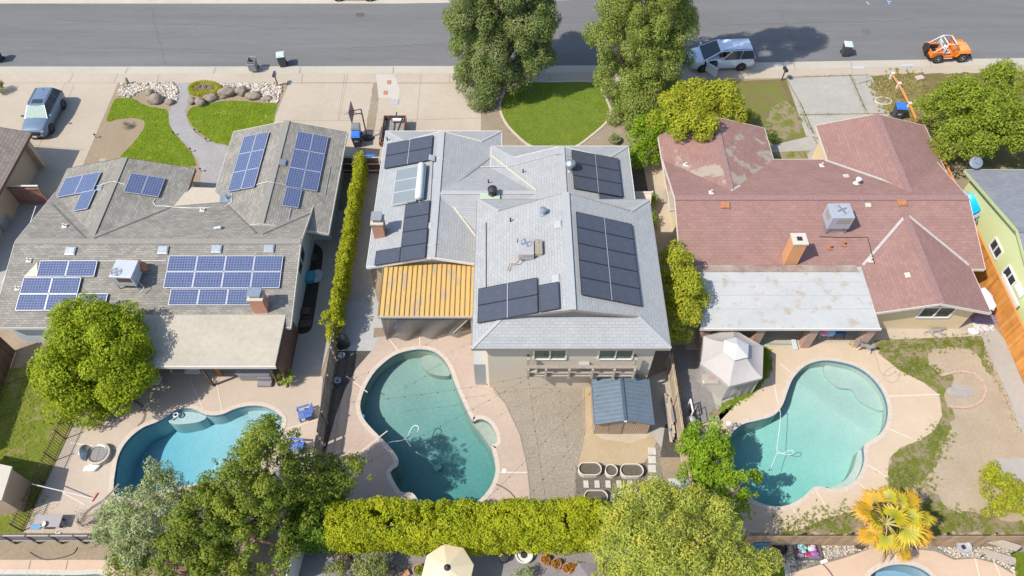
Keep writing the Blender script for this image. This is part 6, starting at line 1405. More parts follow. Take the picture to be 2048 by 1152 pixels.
q=P(1640,1126); tag(MB().bar(q+Vector((0,0,.1)),q+Vector((.35,.1,.12)),.16,.08).build('cleaner_head',m_white,None,bevel=.02),'white cleaner head at the end of the dark cable','pool cleaner')
for px,py,r,l in ((1009,942,.13,'round white skimmer lid on the pink deck'),(1457,847,.14,'round white skimmer lid on the cream deck'),): tag(MB().lathe([(r,.03),(r*.9,.055),(0,.06)],P(px,py),18).build('skimmer_cover',m_white,None),l,'skimmer lid')
pr_=P(352,830,-.07); tag(MB().tube([pr_+Vector((.13*math.cos(a),.13*math.sin(a),.03)) for a in [k*.5236 for k in range(12)]],.045,8,True).build('pool_float',m_white,None,smooth=True),'small white ring floating in the blue pool','pool float')
pr_=P(725,833,-.08); tag(MB().lathe([(.12,-.03),(.14,.02),(.1,.06),(0,.07)],pr_,14).build('chlorine_float',flat('cyan plastic',(.03,.45,.80),.4),None,smooth=True),'bright cyan floater at the left wall of the teal pool','pool float')
q=P(875,935,-1.75); tag(MB().box(q,(.45,.35,.15),rz=.6).build('pool_cleaner',m_offw,None,bevel=.05),'pale cleaner robot on the floor of the teal pool','pool cleaner')
# parasol, bench, sandbox, table at the bottom
q=P(895,1138,2.2); o=thing('parasol','cream octagonal parasol at the bottom edge below the hedge','parasol',(q.x,q.y,0)); m=MB(); n=8; rr=1.24
for k in range(n):
    a,b=2*math.pi*k/n+.2,2*math.pi*(k+1)/n+.2; m.add([(q.x+rr*math.cos(a),q.y+rr*math.sin(a),2.0),(q.x+rr*math.cos(b),q.y+rr*math.sin(b),2.0),(q.x,q.y,2.5)],[(0,1,2)])
    m.add([(q.x+rr*math.cos(a),q.y+rr*math.sin(a),2.0),(q.x+rr*math.cos(b),q.y+rr*math.sin(b),2.0),(q.x+rr*math.cos(b),q.y+rr*math.sin(b),1.85),(q.x+rr*math.cos(a),q.y+rr*math.sin(a),1.85)],[(0,1,2,3)])
m.build('canopy',flat('cream canvas',(.66,.56,.38),.9,var=.03),o); m=MB(); m.tube([(q.x,q.y,0),(q.x,q.y,2.6)],.03,8); m.build('pole',m_wooddk,o); m=MB(); m.lathe([(.16,0),(.05,.1),(0,.12)],(q.x,q.y,2.46),12); m.build('finial',m_dark,o)
q=P(1178,1158,1.9); o=thing('parasol','dark grey parasol half hidden at the end of the hedge','parasol',(q.x,q.y,0)); m=MB(); n=6; rr=.9
for k in range(n):
    a,b=2*math.pi*k/n,2*math.pi*(k+1)/n; m.add([(q.x+rr*math.cos(a),q.y+rr*math.sin(a),1.75),(q.x+rr*math.cos(b),q.y+rr*math.sin(b),1.75),(q.x,q.y,2.1)],[(0,1,2)])
m.build('canopy',flat('grey canvas dark',(.22,.20,.205),.9),o); m=MB(); m.tube([(q.x,q.y,0),(q.x,q.y,2.1)],.03,8); m.build('pole',m_dark,o)
q=P(1008,1118); tag(MB().lathe([(.24,0),(.22,.4),(.24,.42),(0,.43)],q,18).build('round_stool',m_dark,None),'round black stool under the clipped hedge','stool')
a_=P(1952,1113); o=thing('garden_bench','weathered slatted bench turned toward the camera in the rock strip','bench',a_); u=Vector((math.cos(-.32),math.sin(-.32),0)); w_=Vector((-u.y,u.x,0))
c0=P(1990,1108); 
for nm,zz,off,cnt,tilt in (('seat',.42,-.12,4,0),('backrest',.62,.22,4,1)):
    m=MB()
    for i in range(cnt):
        q=c0+w_*(off-.1*i*(0 if tilt else 1)+ (.045*i if tilt else 0))+Vector((0,0,zz+(.11*i if tilt else 0))); m.bar(q-u*.75,q+u*.75,.085,.03)
    m.build(nm,m_wood,o)
for s in (-.72,.72):
    for t in (-.4,.2): q=c0+u*s+w_*t; m=MB(); m.bar(q,q+Vector((0,0,.45 if t<0 else 1.0)),.05,.05); m.build('leg',m_dark,o)
q=P(1612,1103); o=thing('sandbox','grey wooden tray full of pink and turquoise toys below the brown fence','sandbox',q); m=MB()
for s in (-1,1): m.box(q+Vector((s*.62,0,.15)),(.06,.85,.3)); m.box(q+Vector((0,s*.42,.15)),(1.3,.06,.3))
m.build('tray',flat('charcoal wood',(.13,.12,.125),.8),o)
toy=[(.72,.36,.42),(.66,.05,.12),(.35,.60,.62),(.60,.45,.60),(.75,.15,.30),(.30,.55,.60),(.80,.55,.60),(.25,.10,.35)]
for k in range(14):
    r=RND.uniform(.1,.2); p_=q+Vector((RND.uniform(-.42,.42),RND.uniform(-.26,.26),.14+.08*(k%3))); c=toy[k%8]
    mt=flat('toy %d'%(k%8),c,.6) if k<8 else bpy.data.materials['toy %d'%(k%8)]
    tag(MB().sphere(p_,(r*1.3,r*.8,r*.55),10,6).build('soft_toy',mt,None,smooth=True),'pink and turquoise toys heaped in the grey tray','toy','toys heaped in the grey tray')
q=P(1917,1100); o=thing('water_table','round pale basin with a square drain standing in the rock strip','basin',q); m=MB(); m.lathe([(.16,0),(.12,.4),(.36,.55),(.38,.6),(.33,.6),(.28,.52),(0,.5)],q,22); m.build('basin',m_ltgrey,o); m=MB(); m.box(q+Vector((0,0,.51)),(.2,.2,.03),rz=.3); m.build('drain',m_dark,o)
q=P(1558,1098); tag(MB().lathe([(.34,0),(.36,.25),(.33,.25),(.3,.1),(0,.08)],q,18).build('round_tub',m_dark,None),'round black tub on the rocks beside the toy tray','tub')
q=P(1520,1102); o=thing('plastic_chair','blue plastic seat at the foot of the brown back fence','chair',q); m=MB(); m.box(q+Vector((0,0,.3)),(.8,.4,.06)); m.build('seat',flat('teal blue plastic',(.09,.22,.30),.6),o); m=MB(); m.box(q+Vector((0,.2,.5)),(.8,.05,.4)); m.build('backrest',bpy.data.materials['teal blue plastic'],o)
# spa, steps, things under the beige patio roof
q=P(520,752); o=thing('hot_tub','grey hot tub half under the beige patio roof','hot tub',q+Vector((-.1,.35,0))); m=MB(); m.box(q+Vector((-.1,.4,.42)),(1.95,1.5,.84)); m.build('cabinet',flat('tub grey',(.24,.24,.25),.7),o,bevel=.12); m=MB(); m.box(q+Vector((-.1,.4,.89)),(2.02,1.56,.1)); m.build('cover',flat('tub cover',(.30,.30,.31),.7),o,bevel=.05)
q=P(531,770); o=thing('tub_steps','two grey plastic steps in front of the hot tub','steps',q); mm=flat('step grey',(.23,.22,.24),.7)
m=MB(); m.box(q+Vector((0,0,.12)),(.82,.32,.24)); m.build('step',mm,o,bevel=.02); m=MB(); m.box(q+Vector((0,.34,.24)),(.82,.32,.48)); m.build('step',mm,o,bevel=.02)
q=P(440,752); bm_=MB(); bm_.bar(q+Vector((.05,0,.03)),q+Vector((-.4,.55,1.5)),.2,.05); tag(bm_.build('leaning_plank',flat('orange plank',(.52,.22,.07),.7),None),'orange plank leaning out from under the beige patio roof','plank')
o=thing('pallet','old wooden pallet leaning beside the orange plank','pallet',P(455,745)); q=P(455,745)
for i in range(6): m=MB(); m.bar(q+Vector((-.2+.02*i,.1+.12*i,.1+.13*i)),q+Vector((.7,.3+.12*i,.1+.13*i)),.1,.03); m.build('slat',m_wood,o)
for k,(px,py,l) in enumerate(((388,742,'upper pale board on the patio floor under the beige roof'),(388,748,'lower pale board on the patio floor under the beige roof'))):
    q=P(px,py); bm_=MB(); bm_.prism([(q.x-.5,q.y),(q.x-.4,q.y-.1),(q.x+.4,q.y-.12),(q.x+.5,q.y-.02),(q.x+.4,q.y+.1),(q.x-.4,q.y+.1)],.2+.1*(1-k),.28+.1*(1-k)); tag(bm_.build('float_board',m_white,None,bevel=.02),l,'float board')
q=P(318,768); o=thing('folding_chair','white folding chair in the shade beside the round tree','chair',q); m=MB(); m.box(q+Vector((0,0,.4)),(.5,.5,.04)); m.build('seat',m_white,o); m=MB(); m.box(q+Vector((-.05,.28,.7)),(.5,.04,.5),rx=-.25); m.build('backrest',m_white,o)
for s in (-1,1):
    m=MB(); m.bar(q+Vector((s*.24,-.22,0)),q+Vector((s*.24,.2,.42)),.03,.03); m.build('leg',m_ltgrey,o); m=MB(); m.bar(q+Vector((s*.24,.22,0)),q+Vector((s*.24,-.2,.42)),.03,.03); m.build('leg',m_ltgrey,o)
# shaded planter junk beside the left house
q=P(620,560); o=thing('turquoise_tub','turquoise plastic tub in the shaded planter beside the pale blue wall','tub',q); m=MB(); m.box(q+Vector((-.05,0,.3)),(.75,.8,.5)); m.build('body',flat('turquoise plastic',(.06,.30,.42),.5),o,bevel=.1)
m=MB(); m.lathe([(.38,0),(.4,.06),(0,.07)],q+Vector((.42,.25,.05)),18,sy=1.3); m.build('lid',flat('pale lid',(.42,.50,.52),.5),o)
for k,(px,py,l) in enumerate(((610,625,'bundle of dark boards in the shaded planter'),(612,650,'broken crate at the lower end of the shaded planter'),(625,518,'dark bag at the top of the shaded planter'))):
    q=P(px,py)
    m=MB()
    for i in range(5): m.bar(q+Vector((-.35,-.2+.1*i,.1+.05*(i%2))),q+Vector((.35,-.15+.1*i,.14)),.08,.04)
    tag(m.build(('board_bundle','broken_crate','dark_bag')[k],m_wooddk if k else m_brown,None),l,('boards','crate','bag')[k])
# patio things of the right house
q=P(1650,686); o=thing('laundry_chair','folding chair heaped with pink and turquoise laundry under the white patio roof','chair',q+Vector((0,.5,0))); m=MB(); m.box(q+Vector((0,.5,.42)),(.6,.5,.05)); m.build('seat',m_white,o)
for s in (-1,1): m=MB(); m.bar(q+Vector((s*.28,.3,0)),q+Vector((s*.28,.7,.42)),.03,.03); m.build('leg',m_white,o)
for c,dx,dz in (((.72,.24,.40),-.1,.65),((.15,.55,.62),.25,.68),((.36,.45,.72),.28,.5),((.78,.40,.52),-.2,.52)): m=MB(); m.sphere(q+Vector((dx,.42,dz)),(.26,.24,.2)); m.build('clothing',flat('cloth %.2f'%(c[0]+c[1]),c,.9,var=.25,scale=9),o,smooth=True)
q=P(1678,684); o=thing('folding_chair','blue camping chair at the edge of the white patio roof','chair',q+Vector((0,.5,0))); mb_=flat('camp blue',(.02,.13,.48),.7); m=MB(); m.box(q+Vector((.05,.55,.45)),(.6,.5,.04)); m.build('seat',mb_,o); m=MB(); m.box(q+Vector((.05,.85,.75)),(.6,.05,.6)); m.build('backrest',mb_,o)
for s in (-1,1): m=MB(); m.bar(q+Vector((s*.3+.05,.2,0)),q+Vector((s*.3+.05,.8,.5)),.03,.03); m.build('leg',m_dark,o)
q=P(1588,690); a_=P(1510,688); o=thing('leaf_net','leaf skimmer net with a green pole and white head on the patio edge','pool net',q); m=MB(); m.tube([a_+Vector((0,0,.06)),q+Vector((0,0,.06))],.03,6); m.build('pole',flat('green pole',(.10,.34,.28),.5),o); m=MB(); m.box(q+Vector((0,0,.1)),(.28,.75,.14)); m.build('net_head',m_lidw,o,bevel=.04)
# clutter along the orange fence
def rag(label,px,py,c,n,sx,sy,seed,z=0):
    q=P(px,py,z); m=MB(); bm=bmesh.new(); bmesh.ops.create_icosphere(bm,subdivisions=2,radius=1)
    for v in bm.verts: v.co*=1+MN.noise(v.co*2+Vector((seed,0,0)))*.6; v.co=Vector((v.co.x*sx,v.co.y*sy,v.co.z*.12))
    me=bpy.data.meshes.new('cloth_heap'); bm.to_mesh(me); bm.free(); me.materials.append(flat(n,c,.9,var=.25,scale=8)); o=bpy.data.objects.new('cloth_heap',me); COL.objects.link(o); o.location=q+Vector((0,0,.08)); return tag(o,label,'cloth')
rag('white cloth dropped on the concrete near the litter heap',1946,664,(.72,.74,.78),'white cloth',.3,.22,1)
rag('dark purple heap under the maroon eave corner',1968,640,(.20,.17,.27),'purple heap',.9,.35,2); rag('pale striped bundle hanging beside the maroon eave',1974,600,(.70,.68,.76),'striped bundle',.35,.8,3,1.2)
lit=[(.78,.76,.74),(.66,.35,.36),(.35,.62,.52),(.60,.62,.74),(.72,.68,.60)]
def litter(name,px0,px1,py0,py1,n):
    m=MB()
    for k in range(n):
        q=P(RND.uniform(px0,px1),RND.uniform(py0,py1)); m.box(q+Vector((0,0,.05)),(RND.uniform(.05,.14),RND.uniform(.05,.12),.03),rz=RND.uniform(0,3),rx=RND.uniform(-.4,.4))
    return m.build(name,islandmat(name,lit,.8),None,kind='stuff')
litter('litter',1945,1985,645,662,140)
# far right garden things
q=onX(1948,400,30.25); o=thing('paddling_pool','bright blue plastic paddling pool leaning against the lime green house','paddling pool',(30.2,q.y,0)); m=MB(); m.lathe([(.0,-.03),(.78,-.03),(.84,.04),(.8,.12),(.76,.04),(0,.03)],M=Matrix.Translation((30.12,q.y,1.55))@Euler((0,-.5,0)).to_matrix().to_4x4(),n=26); m.build('shell',flat('cyan pool plastic',(.005,.45,.86),.4),o,smooth=True)
q=P(1956,436); o=thing('grey_tarp','blue grey tarp stretched beside the lime green house wall','tarp',q); m=MB(); y_=q.y; m.roofface([(29.82,y_-1.2,.9),(30.45,y_-1.2,1.6),(30.45,y_+1.0,1.6),(29.82,y_+1.0,1.1)],.02); m.build('sheet',flat('tarp grey blue',(.23,.33,.42),.6,var=.15),o)
q=P(1990,540); o=thing('folding_chair','black folding chair between the orange fence and the lime green wall','chair',(30.2,P(1996,545).y,0)); yy=P(1996,545).y
m=MB(); m.box((30.18,yy,.45),(.45,.45,.04)); m.build('seat',m_dark,o); m=MB(); m.box((30.36,yy,.75),(.04,.45,.55)); m.build('backrest',m_dark,o)
for s in (-1,1): m=MB(); m.bar((30.0,yy+s*.2,0),(30.35,yy+s*.2,.48),.03,.03); m.build('leg',m_grey,o)
yy=P(1966,490).y; o=thing('plant_stand','small wooden stand between the orange fence and the lime green wall','stand',(30.1,yy,0)); m=MB(); m.box((30.1,yy,.75),(.45,.6,.05)); m.build('top',m_wood,o)
for sx in (-.18,.18):
    for sy in (-.25,.25): m=MB(); m.box((30.1+sx,yy+sy,.36),(.05,.05,.72)); m.build('leg',m_wooddk,o)
yy=P(1956,463).y; tag(MB().tube([Vector((30.35,yy+.28*math.cos(a),1.1+.28*math.sin(a))) for a in [k*.5236 for k in range(12)]],.06,8,True).build('hose_reel',flat('green grey hose',(.13,.16,.12),.6),None,smooth=True),'coiled hose hanging on the lime green wall','hose')
yy=P(2005,610).y; tag(MB().box((30.15,yy,1.25),(.12,2.3,.9)).build('white_board',m_white,None,bevel=.01),'long white board standing behind the orange fence','board'); 
q=onX(2030,590,30.5); tag(MB().box((30.47,q.y,1.9),(.06,.9,.55)).build('wall_cabinet',m_white,None,bevel=.01),'white cabinet fixed to the lime green wall','cabinet')
# satellite dish
q=onplane(1951,326,eN,.4); o=thing('satellite_dish','grey round satellite dish on the blue grey roof below the mulberry tree','satellite dish',q-Vector((0,0,.4))); m=MB(); m.lathe([(0,0),(.2,.02),(.4,.09),(.42,.1),(.4,.12),(0,.03)],M=Matrix.Translation(q)@Euler((.5,-.2,0)).to_matrix().to_4x4(),n=22); m.build('dish',flat('dish shaded grey',(.17,.21,.27),.5),o,smooth=True); m=MB(); m.tube([q-Vector((0,0,.45)),q],.03,6); m.tube([q,q+Vector((-.1,-.3,.4))],.015,6); m.build('mast',m_grey,o)  # dish colour darkened to carry the shade it lies in
# ---- street furniture
def hoop():
    b=P(734.7,276.7); top=P(722,218.3,0)
    zt=2.75; t=P(722,218.3,zt); o=thing('basketball_hoop','dark portable basketball hoop leaning over the driveway','basketball hoop',b)
    m=MB(); m.tube([b,t],[.055,.045],8); m.build('pole',m_brown,o)
    e=P(703,222,zt); m=MB(); m.bar(t,e,.04,.05); m.bar(t-Vector((0,0,.35)),e-Vector((0,0,.35)),.04,.04); m.bar(t-Vector((0,0,.5)),e-Vector((0,0,.1)),.03,.03); m.build('arm',m_dark,o)
    m=MB(); m.box(e+Vector((-.03,0,-.1)),(.05,1.25,.95),ry=-.08); m.build('backboard',flat('backboard purple grey',(.13,.10,.16),.4),o)
    c=e+Vector((-.38,0,-.42)); m=MB(); m.tube([c+Vector((.24*math.cos(a),.24*math.sin(a),0)) for a in [k*.3927 for k in range(16)]],.014,6,True); m.build('rim',flat('rim grey',(.35,.30,.27),.5),o)
    m=MB(); m.lathe([(.45,0),(.45,.12),(.4,.16),(0,.17)],b+Vector((.05,0,0)),16,sy=.7); m.build('base',m_dark,o)
hoop()
# trailer behind the basketball hoop
q=P(792,290); x0,x1=P(762,290,.6).x,P(806,290,.6).x; y0,y1=P(780,291,.6).y,P(780,238,.6).y
o=thing('utility_trailer','rusty open utility trailer parked against the pale garage roof','trailer',((x0+x1)/2,(y0+y1)/2,0)); m=MB(); m.box(((x0+x1)/2,(y0+y1)/2,.5),(x1-x0-.1,y1-y0-.1,.06)); m.build('bed',flat('trailer floor',(.25,.24,.21),.8,var=.2),o)
for s,xx in ((0,x0),(1,x1)): m=MB(); m.box((xx,(y0+y1)/2,.72),(.06,y1-y0,.42)); m.build('side_board',flat('rusty brown board',(.20,.09,.06),.8,var=.2),o)
for yy in (y0,y1): m=MB(); m.box(((x0+x1)/2,yy,.72),(x1-x0,.06,.42)); m.build('end_board',bpy.data.materials['rusty brown board'],o)
m=MB(); m.bar((x0+.45,y0+.1,1.0),(x0+.45,y1-.15,1.0),.09,.06); m.bar((x1-.2,y1-.3,.95),(x0+1.05,y0+.5,.95),.1,.06); m.bar((x0+.45,y1-.15,1.0),(x1-.1,y1-.2,1.0),.07,.05); m.build('rack_bar',m_dark,o)
for xx in (x0-.12,x1+.12): m=MB(); m.lathe([(0,-.09),(.3,-.09),(.32,0),(.3,.09),(0,.09)],M=Matrix.Translation((xx,y0+.7,.32))@Euler((0,math.pi/2,0)).to_matrix().to_4x4(),n=18); m.build('wheel',m_dark,o)
m=MB(); m.box((x1-.6,y1-.28,.78),(.95,.25,.1)); m.build('white_box',m_white,o)
m=MB(); m.bar(((x0+x1)/2,y1,.5),((x0+x1)/2,y1+.9,.45),.08,.08); m.build('tow_bar',m_dark,o)
def mailbox(label,px,py,h,mat,rz=0):
    q=P(px,py); o=thing('mailbox',label,'mailbox',q,'street mailboxes'); m=MB(); m.box(q+Vector((0,0,h*.45)),(.08,.08,h*.9)); m.build('post',m_brown,o)
    M=Matrix.Translation(q+Vector((0,0,h)))@Euler((0,0,rz)).to_matrix().to_4x4(); prof=[(-.11,-.12),(.11,-.12),(.11,.05),(.07,.11),(-.07,.11),(-.11,.05)]; m=MB(); m.prism(prof,-.26,.26,M=M@Euler((math.pi/2,0,0)).to_matrix().to_4x4()); b=m.build('box',mat,o); m=MB(); m.box((q.x+.13,q.y+.05,h+.1),(.02,.05,.18)); m.build('flag',m_white,b)
mailbox('dark mailbox on a thin post at the end of the cobbles',556,172,1.15,flat('mailbox dark',(.10,.09,.11),.4,.3)); mailbox('black mailbox on the corner of the dry lawn',1563,161,1.1,m_dark,.2)
q=P(257,168); tag(MB().lathe([(.12,0),(.12,.5),(.08,.6),(0,.62)],q,12).build('utility_pedestal',flat('sage green plastic',(.26,.33,.24),.7),None,smooth=True),'short sage green utility pedestal in the cobbles','utility box')
for px,py,l,mt in ((778,165,'brown square cover at the sidewalk end of the driveway','m'),(771,186,'brown square cover set into the driveway','m'),(790,204,'pale square utility lid set into the driveway','p')):
    q=P(px,py); tag(MB().box((q.x,q.y,.03),(.3,.42,.03) if mt=='m' else (.55,.6,.03)).build('utility_cover',m_rust if mt=='m' else m_ltgrey,None),l,'utility cover')
q=P(1732,63.5,zr_); tag(MB().lathe([(.42,.005),(.36,.012),(.34,.006),(0,.01)],q,24).build('manhole_cover',flat('iron cover',(.13,.13,.135),.6),None),'round iron manhole cover in the road','manhole cover')
m=MB()
for a_,b_ in (((1733,3),(1736,8)),((1738,9),(1735,4)),((1775,1),(1780,7)),((1777,8),(1781,2))): m.bar(P(*a_,zr_)+Vector((0,0,.004)),P(*b_,zr_)+Vector((0,0,.004)),.1,.004)
m.build('road_paint',flat('blue marking paint',(.30,.46,.66),.8),kind='structure')
m=MB()
for a_,b_ in (((1703,135),(1728,135)),((1802,131),(1826,130))): m.bar(P(*a_)+Vector((0,0,.012)),P(*b_)+Vector((0,0,.012)),.18,.004)
m.build('kerb_paint',flat('faded blue paint',(.42,.50,.58),.8),kind='structure')
# traffic cones by the red brown fence
for px,py,l in ((78,404,'left orange traffic cone beside the red brown fence'),(91,404,'right orange traffic cone beside the red brown fence')):
    q=P(px,py); o=thing('traffic_cone',l,'traffic cone',q,'traffic cones'); m=MB(); m.box(q+Vector((0,0,.02)),(.38,.38,.04)); m.build('base',m_dark,o); m=MB(); m.lathe([(.15,.04),(.10,.3)],q,16); m.lathe([(.07,.45),(.03,.72),(0,.72)],q,16); m.build('cone',flat('cone orange',(.80,.14,.02),.5),o); m=MB(); m.lathe([(.10,.3),(.07,.45)],q,16); m.build('white_band',m_white,o)
q=P(12,452); o=thing('air_conditioner','pale ground air conditioner in the shaded left side yard','air conditioner',q); m=MB(); m.box(q+Vector((-.2,0,.4)),(.9,.9,.8)); m.build('cabinet',m_galv,o,bevel=.03); m=MB(); m.lathe([(.34,.805),(.3,.83),(0,.83)],q+Vector((-.2,0,0)),18); m.build('fan_grille',m_dark,o)
for (a_,b_,l) in (((72,412,1.6),(53,468,0),'white leaning pole in the left side yard, upper one'),((12,548,0),(4,567,0),'white pole lying by the weathered roof, lower one')):
    tag(MB().tube([P(*a_),P(*b_)],.03,6).build('white_pole',m_white,None),l,'pole')
q=P(48,362); o=thing('motor_scooter','dark small machine parked in the shadow beside the tan wall','machine',q); m=MB(); m.box(q+Vector((0,0,.45)),(.45,.8,.5)); m.build('body',m_grey,o,bevel=.08)
for sy in (-.4,.4): m=MB(); m.lathe([(0,-.05),(.22,-.05),(.22,.05),(0,.05)],M=Matrix.Translation(q+Vector((0,sy,.22)))@Euler((0,math.pi/2,0)).to_matrix().to_4x4(),n=14); m.build('wheel',m_dark,o)
# truck tyre planter, stone block
q=P(1766,203); o=thing('stone_ring','pale stone ring filled with grey gravel at the driveway edge','planter ring',q); m=MB(); m.tube([q+Vector((.62*math.cos(a),.42*math.sin(a),.06)) for a in [k*.3142 for k in range(20)]],.06,8,True); m.build('ring',m_cap,o,smooth=True); m=MB(); m.lathe([(.6,.06),(0,.07)],q,20,sy=.68); m.build('gravel_fill',m_gravelg,o)
q=P(1838,158); tag(MB().box(q+Vector((0,0,.1)),(.6,.45,.2),rz=.3).build('stone_block',flat('pink block',(.50,.40,.34),.9),None,bevel=.02),'square pinkish block lying in the dry grass','stone block')
# fire ring of bricks in the bare yard
pts_=[(1880,752),(1920,744),(1955,752),(1970,775),(1963,800),(1940,814),(1905,815),(1893,812)]
m=MB(); c=catmull(PX(pts_),6,False)
for i in range(0,len(c)-1,1): 
    d_=(c[i+1]-c[i]).normalized(); m.box((c[i]+c[i+1])/2+Vector((0,0,.05)),((c[i+1]-c[i]).length*.9,.16,.1),rz=math.atan2(d_.y,d_.x))
tag(m.build('brick_edging',flat('pink bricks',(.47,.33,.25),.9,var=.15),None),'curved edging of pink bricks in the bare yard','edging')
patch('ash_patch',[(1893,780),(1905,772),(1925,770),(1940,776),(1945,788),(1930,795),(1905,794)],6,ground('ash',(.40,.35,.32),(.48,.43,.39),1.5,8,40,.2),3,.06)
# string lights over the teal pool
def strings(label,a,b,sag,n=11):
    a=P(*a); b=P(*b); o=thing('string_lights',label,'string lights',a.lerp(b,.5),'string lights over the teal pool'); pts=[]
    for i in range(21):
        t=i/20; p=a.lerp(b,t); p.z-=sag*4*t*(1-t); pts.append(p)
    m=MB(); m.tube(pts,.0045,4); m.build('wire',m_dark,o)
    for i in range(n):
        t=(i+.5)/n; p=a.lerp(b,t); p.z-=sag*4*t*(1-t); m=MB(); m.lathe([(0,-.11),(.026,-.085),(.022,-.04),(.014,0)],p,6); m.build('bulb',m_dark,o)
for i,(a,b,l) in enumerate((((950,632,2.3),(700,760,2.2),'string of bulbs from the yellow cover to the old fence'),((1057,752,2.6),(690,805,2.2),'string of bulbs from the balcony post across the widest part of the teal pool'),((1057,755,2.6),(690,945,2.2),'string of bulbs slanting from the balcony to the lower end of the old fence'),((1190,775,2.6),(930,1040,3.0),'string of bulbs from the shed side to the tall hedge'),((1057,756,2.6),(1095,1020,3.0),'string of bulbs from the balcony down over the grey gravel'))): strings(l,a,b,.35)
for px,py,l in ((352,280,''),):
    pass
for k,(px,py,l) in enumerate(((349,271,'lowest path light left of the garden path'),(383,304,'path light on the left lawn edge near the roof'),(414,284,'path light at the edge of the round lawn'),(392,266,'path light left of the round lawn bend'),(403,344,'path light nearest the porch'),(193,276,'path light on the driveway edge'))):
    q=P(px,py); o=thing('path_light',l,'path light',q,'garden path lights'); m=MB(); m.tube([q,q+Vector((0,0,.35))],.02,6); m.build('stake',m_dark,o); m=MB(); m.lathe([(.09,0),(.05,.06),(0,.08)],q+Vector((0,0,.34)),10); m.build('lamp_cap',m_dark,o)
# rooftop air conditioners
def rooftop_ac(label,p,w_,d,h,z,rz,mat,grille=m_dark,fanpos=(0,0),fr=.32,stand=True,extra=None):
    o=thing('rooftop_air_conditioner',label,'air conditioner',p); M=Matrix.Translation(p+Vector((0,0,z)))@Euler((0,0,rz)).to_matrix().to_4x4()
    m=MB(); m.box(None,(w_,d,h),M=M@Matrix.Translation((0,0,h/2))); m.build('cabinet',mat,o,bevel=.025)
    m=MB(); m.lathe([(fr,h+.003),(fr,h+.04),(fr*.94,h+.04),(fr*.94,h+.01)],M=M@Matrix.Translation((fanpos[0],fanpos[1],0)),n=24); fg=m.build('fan_ring',m_ltgrey,o)
    m=MB(); m.lathe([(fr*.94,h+.006),(0,h+.007)],M=M@Matrix.Translation((fanpos[0],fanpos[1],0)),n=24); m.build('fan_well',m_dark,fg)
    m=MB()
    for k in range(4):
        a=k*math.pi/2+.4; m.bar(M@Vector((fanpos[0],fanpos[1],h+.02)),M@Vector((fanpos[0]+fr*.85*math.cos(a),fanpos[1]+fr*.85*math.sin(a),h+.03)),fr*.35,.01)
    m.build('fan_blades',m_galv,fg)
    m=MB(); m.box(None,(w_*.62,.012,h*.42),M=M@Matrix.Translation((w_*.1,-d/2-.004,h*.66))); m.build('louvre',grille,o)
    m=MB(); m.box(None,(.012,d*.55,h*.42),M=M@Matrix.Translation((-w_/2-.004,0,h*.62))); m.build('louvre',grille,o)
    if stand:
        m=MB()
        for sx in (-1,1):
            m.bar(M@Vector((sx*w_*.42,-d*.45,-z)),M@Vector((sx*w_*.42,-d*.45,0)),.05,.05); m.bar(M@Vector((sx*w_*.42,d*.45,-z*.6)),M@Vector((sx*w_*.42,d*.45,0)),.05,.05); m.bar(M@Vector((sx*w_*.42,-d*.5,-.03)),M@Vector((sx*w_*.42,d*.5,-.03)),.06,.06)
        m.build('stand',m_grey,o)
    return o,M
p=onplane(1668,462,cS); o,M=rooftop_ac('grey rooftop air conditioner on the maroon roof',p+Vector((0,.35,0)),1.35,1.15,1.05,.45,0.02,flat('ac grey',(.40,.42,.47),.5,.2),flat('ac louvre tan',(.30,.27,.24),.7),(.05,.05),.38)
m=MB(); m.box(None,(1.2,1.0,.5),M=M@Matrix.Translation((0,.05,-.25))); m.build('plenum',m_galv,o)
p=onplane(262,572,aS); o,M=rooftop_ac('pale blue rooftop air conditioner on the weathered grey roof',p+Vector((0,.35,0)),1.3,1.25,.85,.4,-.05,flat('ac pale',(.50,.53,.58),.5,.2),m_wooddk,(-.32,-.28),.3)
m=MB(); m.tube([M@Vector((-.55,.66,.5)),M@Vector((.5,.66,.5)),M@Vector((.72,.66,.4)),M@Vector((.76,.4,.1))],.2,12); m.build('duct',m_rust,o,smooth=True)
m=MB(); m.tube([M@Vector((.66,-.4,.3)),M@Vector((1.0,-.6,-.1)),M@Vector((.8,-.9,-.25))],.025,6); m.build('pipe',m_galv,o)
p=onplane(1052,513,bW); o,M=rooftop_ac('small grey rooftop air conditioner beside a tan duct on the pale roof',p+Vector((0,.25,0)),.85,1.15,.5,.12,0,flat('ac warm grey',(.44,.42,.42),.5,.2),m_grey,(0,.2),.3,False)
m=MB(); m.box(None,(.42,.95,.42),M=M@Matrix.Translation((.68,.05,.22))); m.build('duct',flat('duct tan steel',(.50,.43,.30),.35,.5,var=.2),o,bevel=.03)
m=MB(); m.tube([M@Vector((-.3,-.6,.2)),M@Vector((-.5,-.8,.0)),M@Vector((-.9,-.7,-.2)),M@Vector((-1.0,-1.1,-.25))],.03,6); m.build('pipe',m_rust,o)
# beige box roof at the left edge
o=thing('garden_shed','flat beige shed roof cut off by the left edge beside the picket fence','shed',P(-10,985)); q=[P(-110,905,2.2),P(24,933,2.2),P(3,1000,2.2),P(-130,1010,2.2)]
m=MB(); m.roofface(q,.12); m.build('shed_roof',flat('beige roof',(.50,.45,.37),.9,var=.06),o); m=MB(); cq=sum(q,Vector())/4; q2=[cq+(v-cq)*.93 for v in q]
for i in range(4): a,b=q2[i],q2[(i+1)%4]; m.add([(a.x,a.y,0),(b.x,b.y,0),(b.x,b.y,2.1),(a.x,a.y,2.1)],[(0,1,2,3)])
m.build('wall',m_wallD,o)
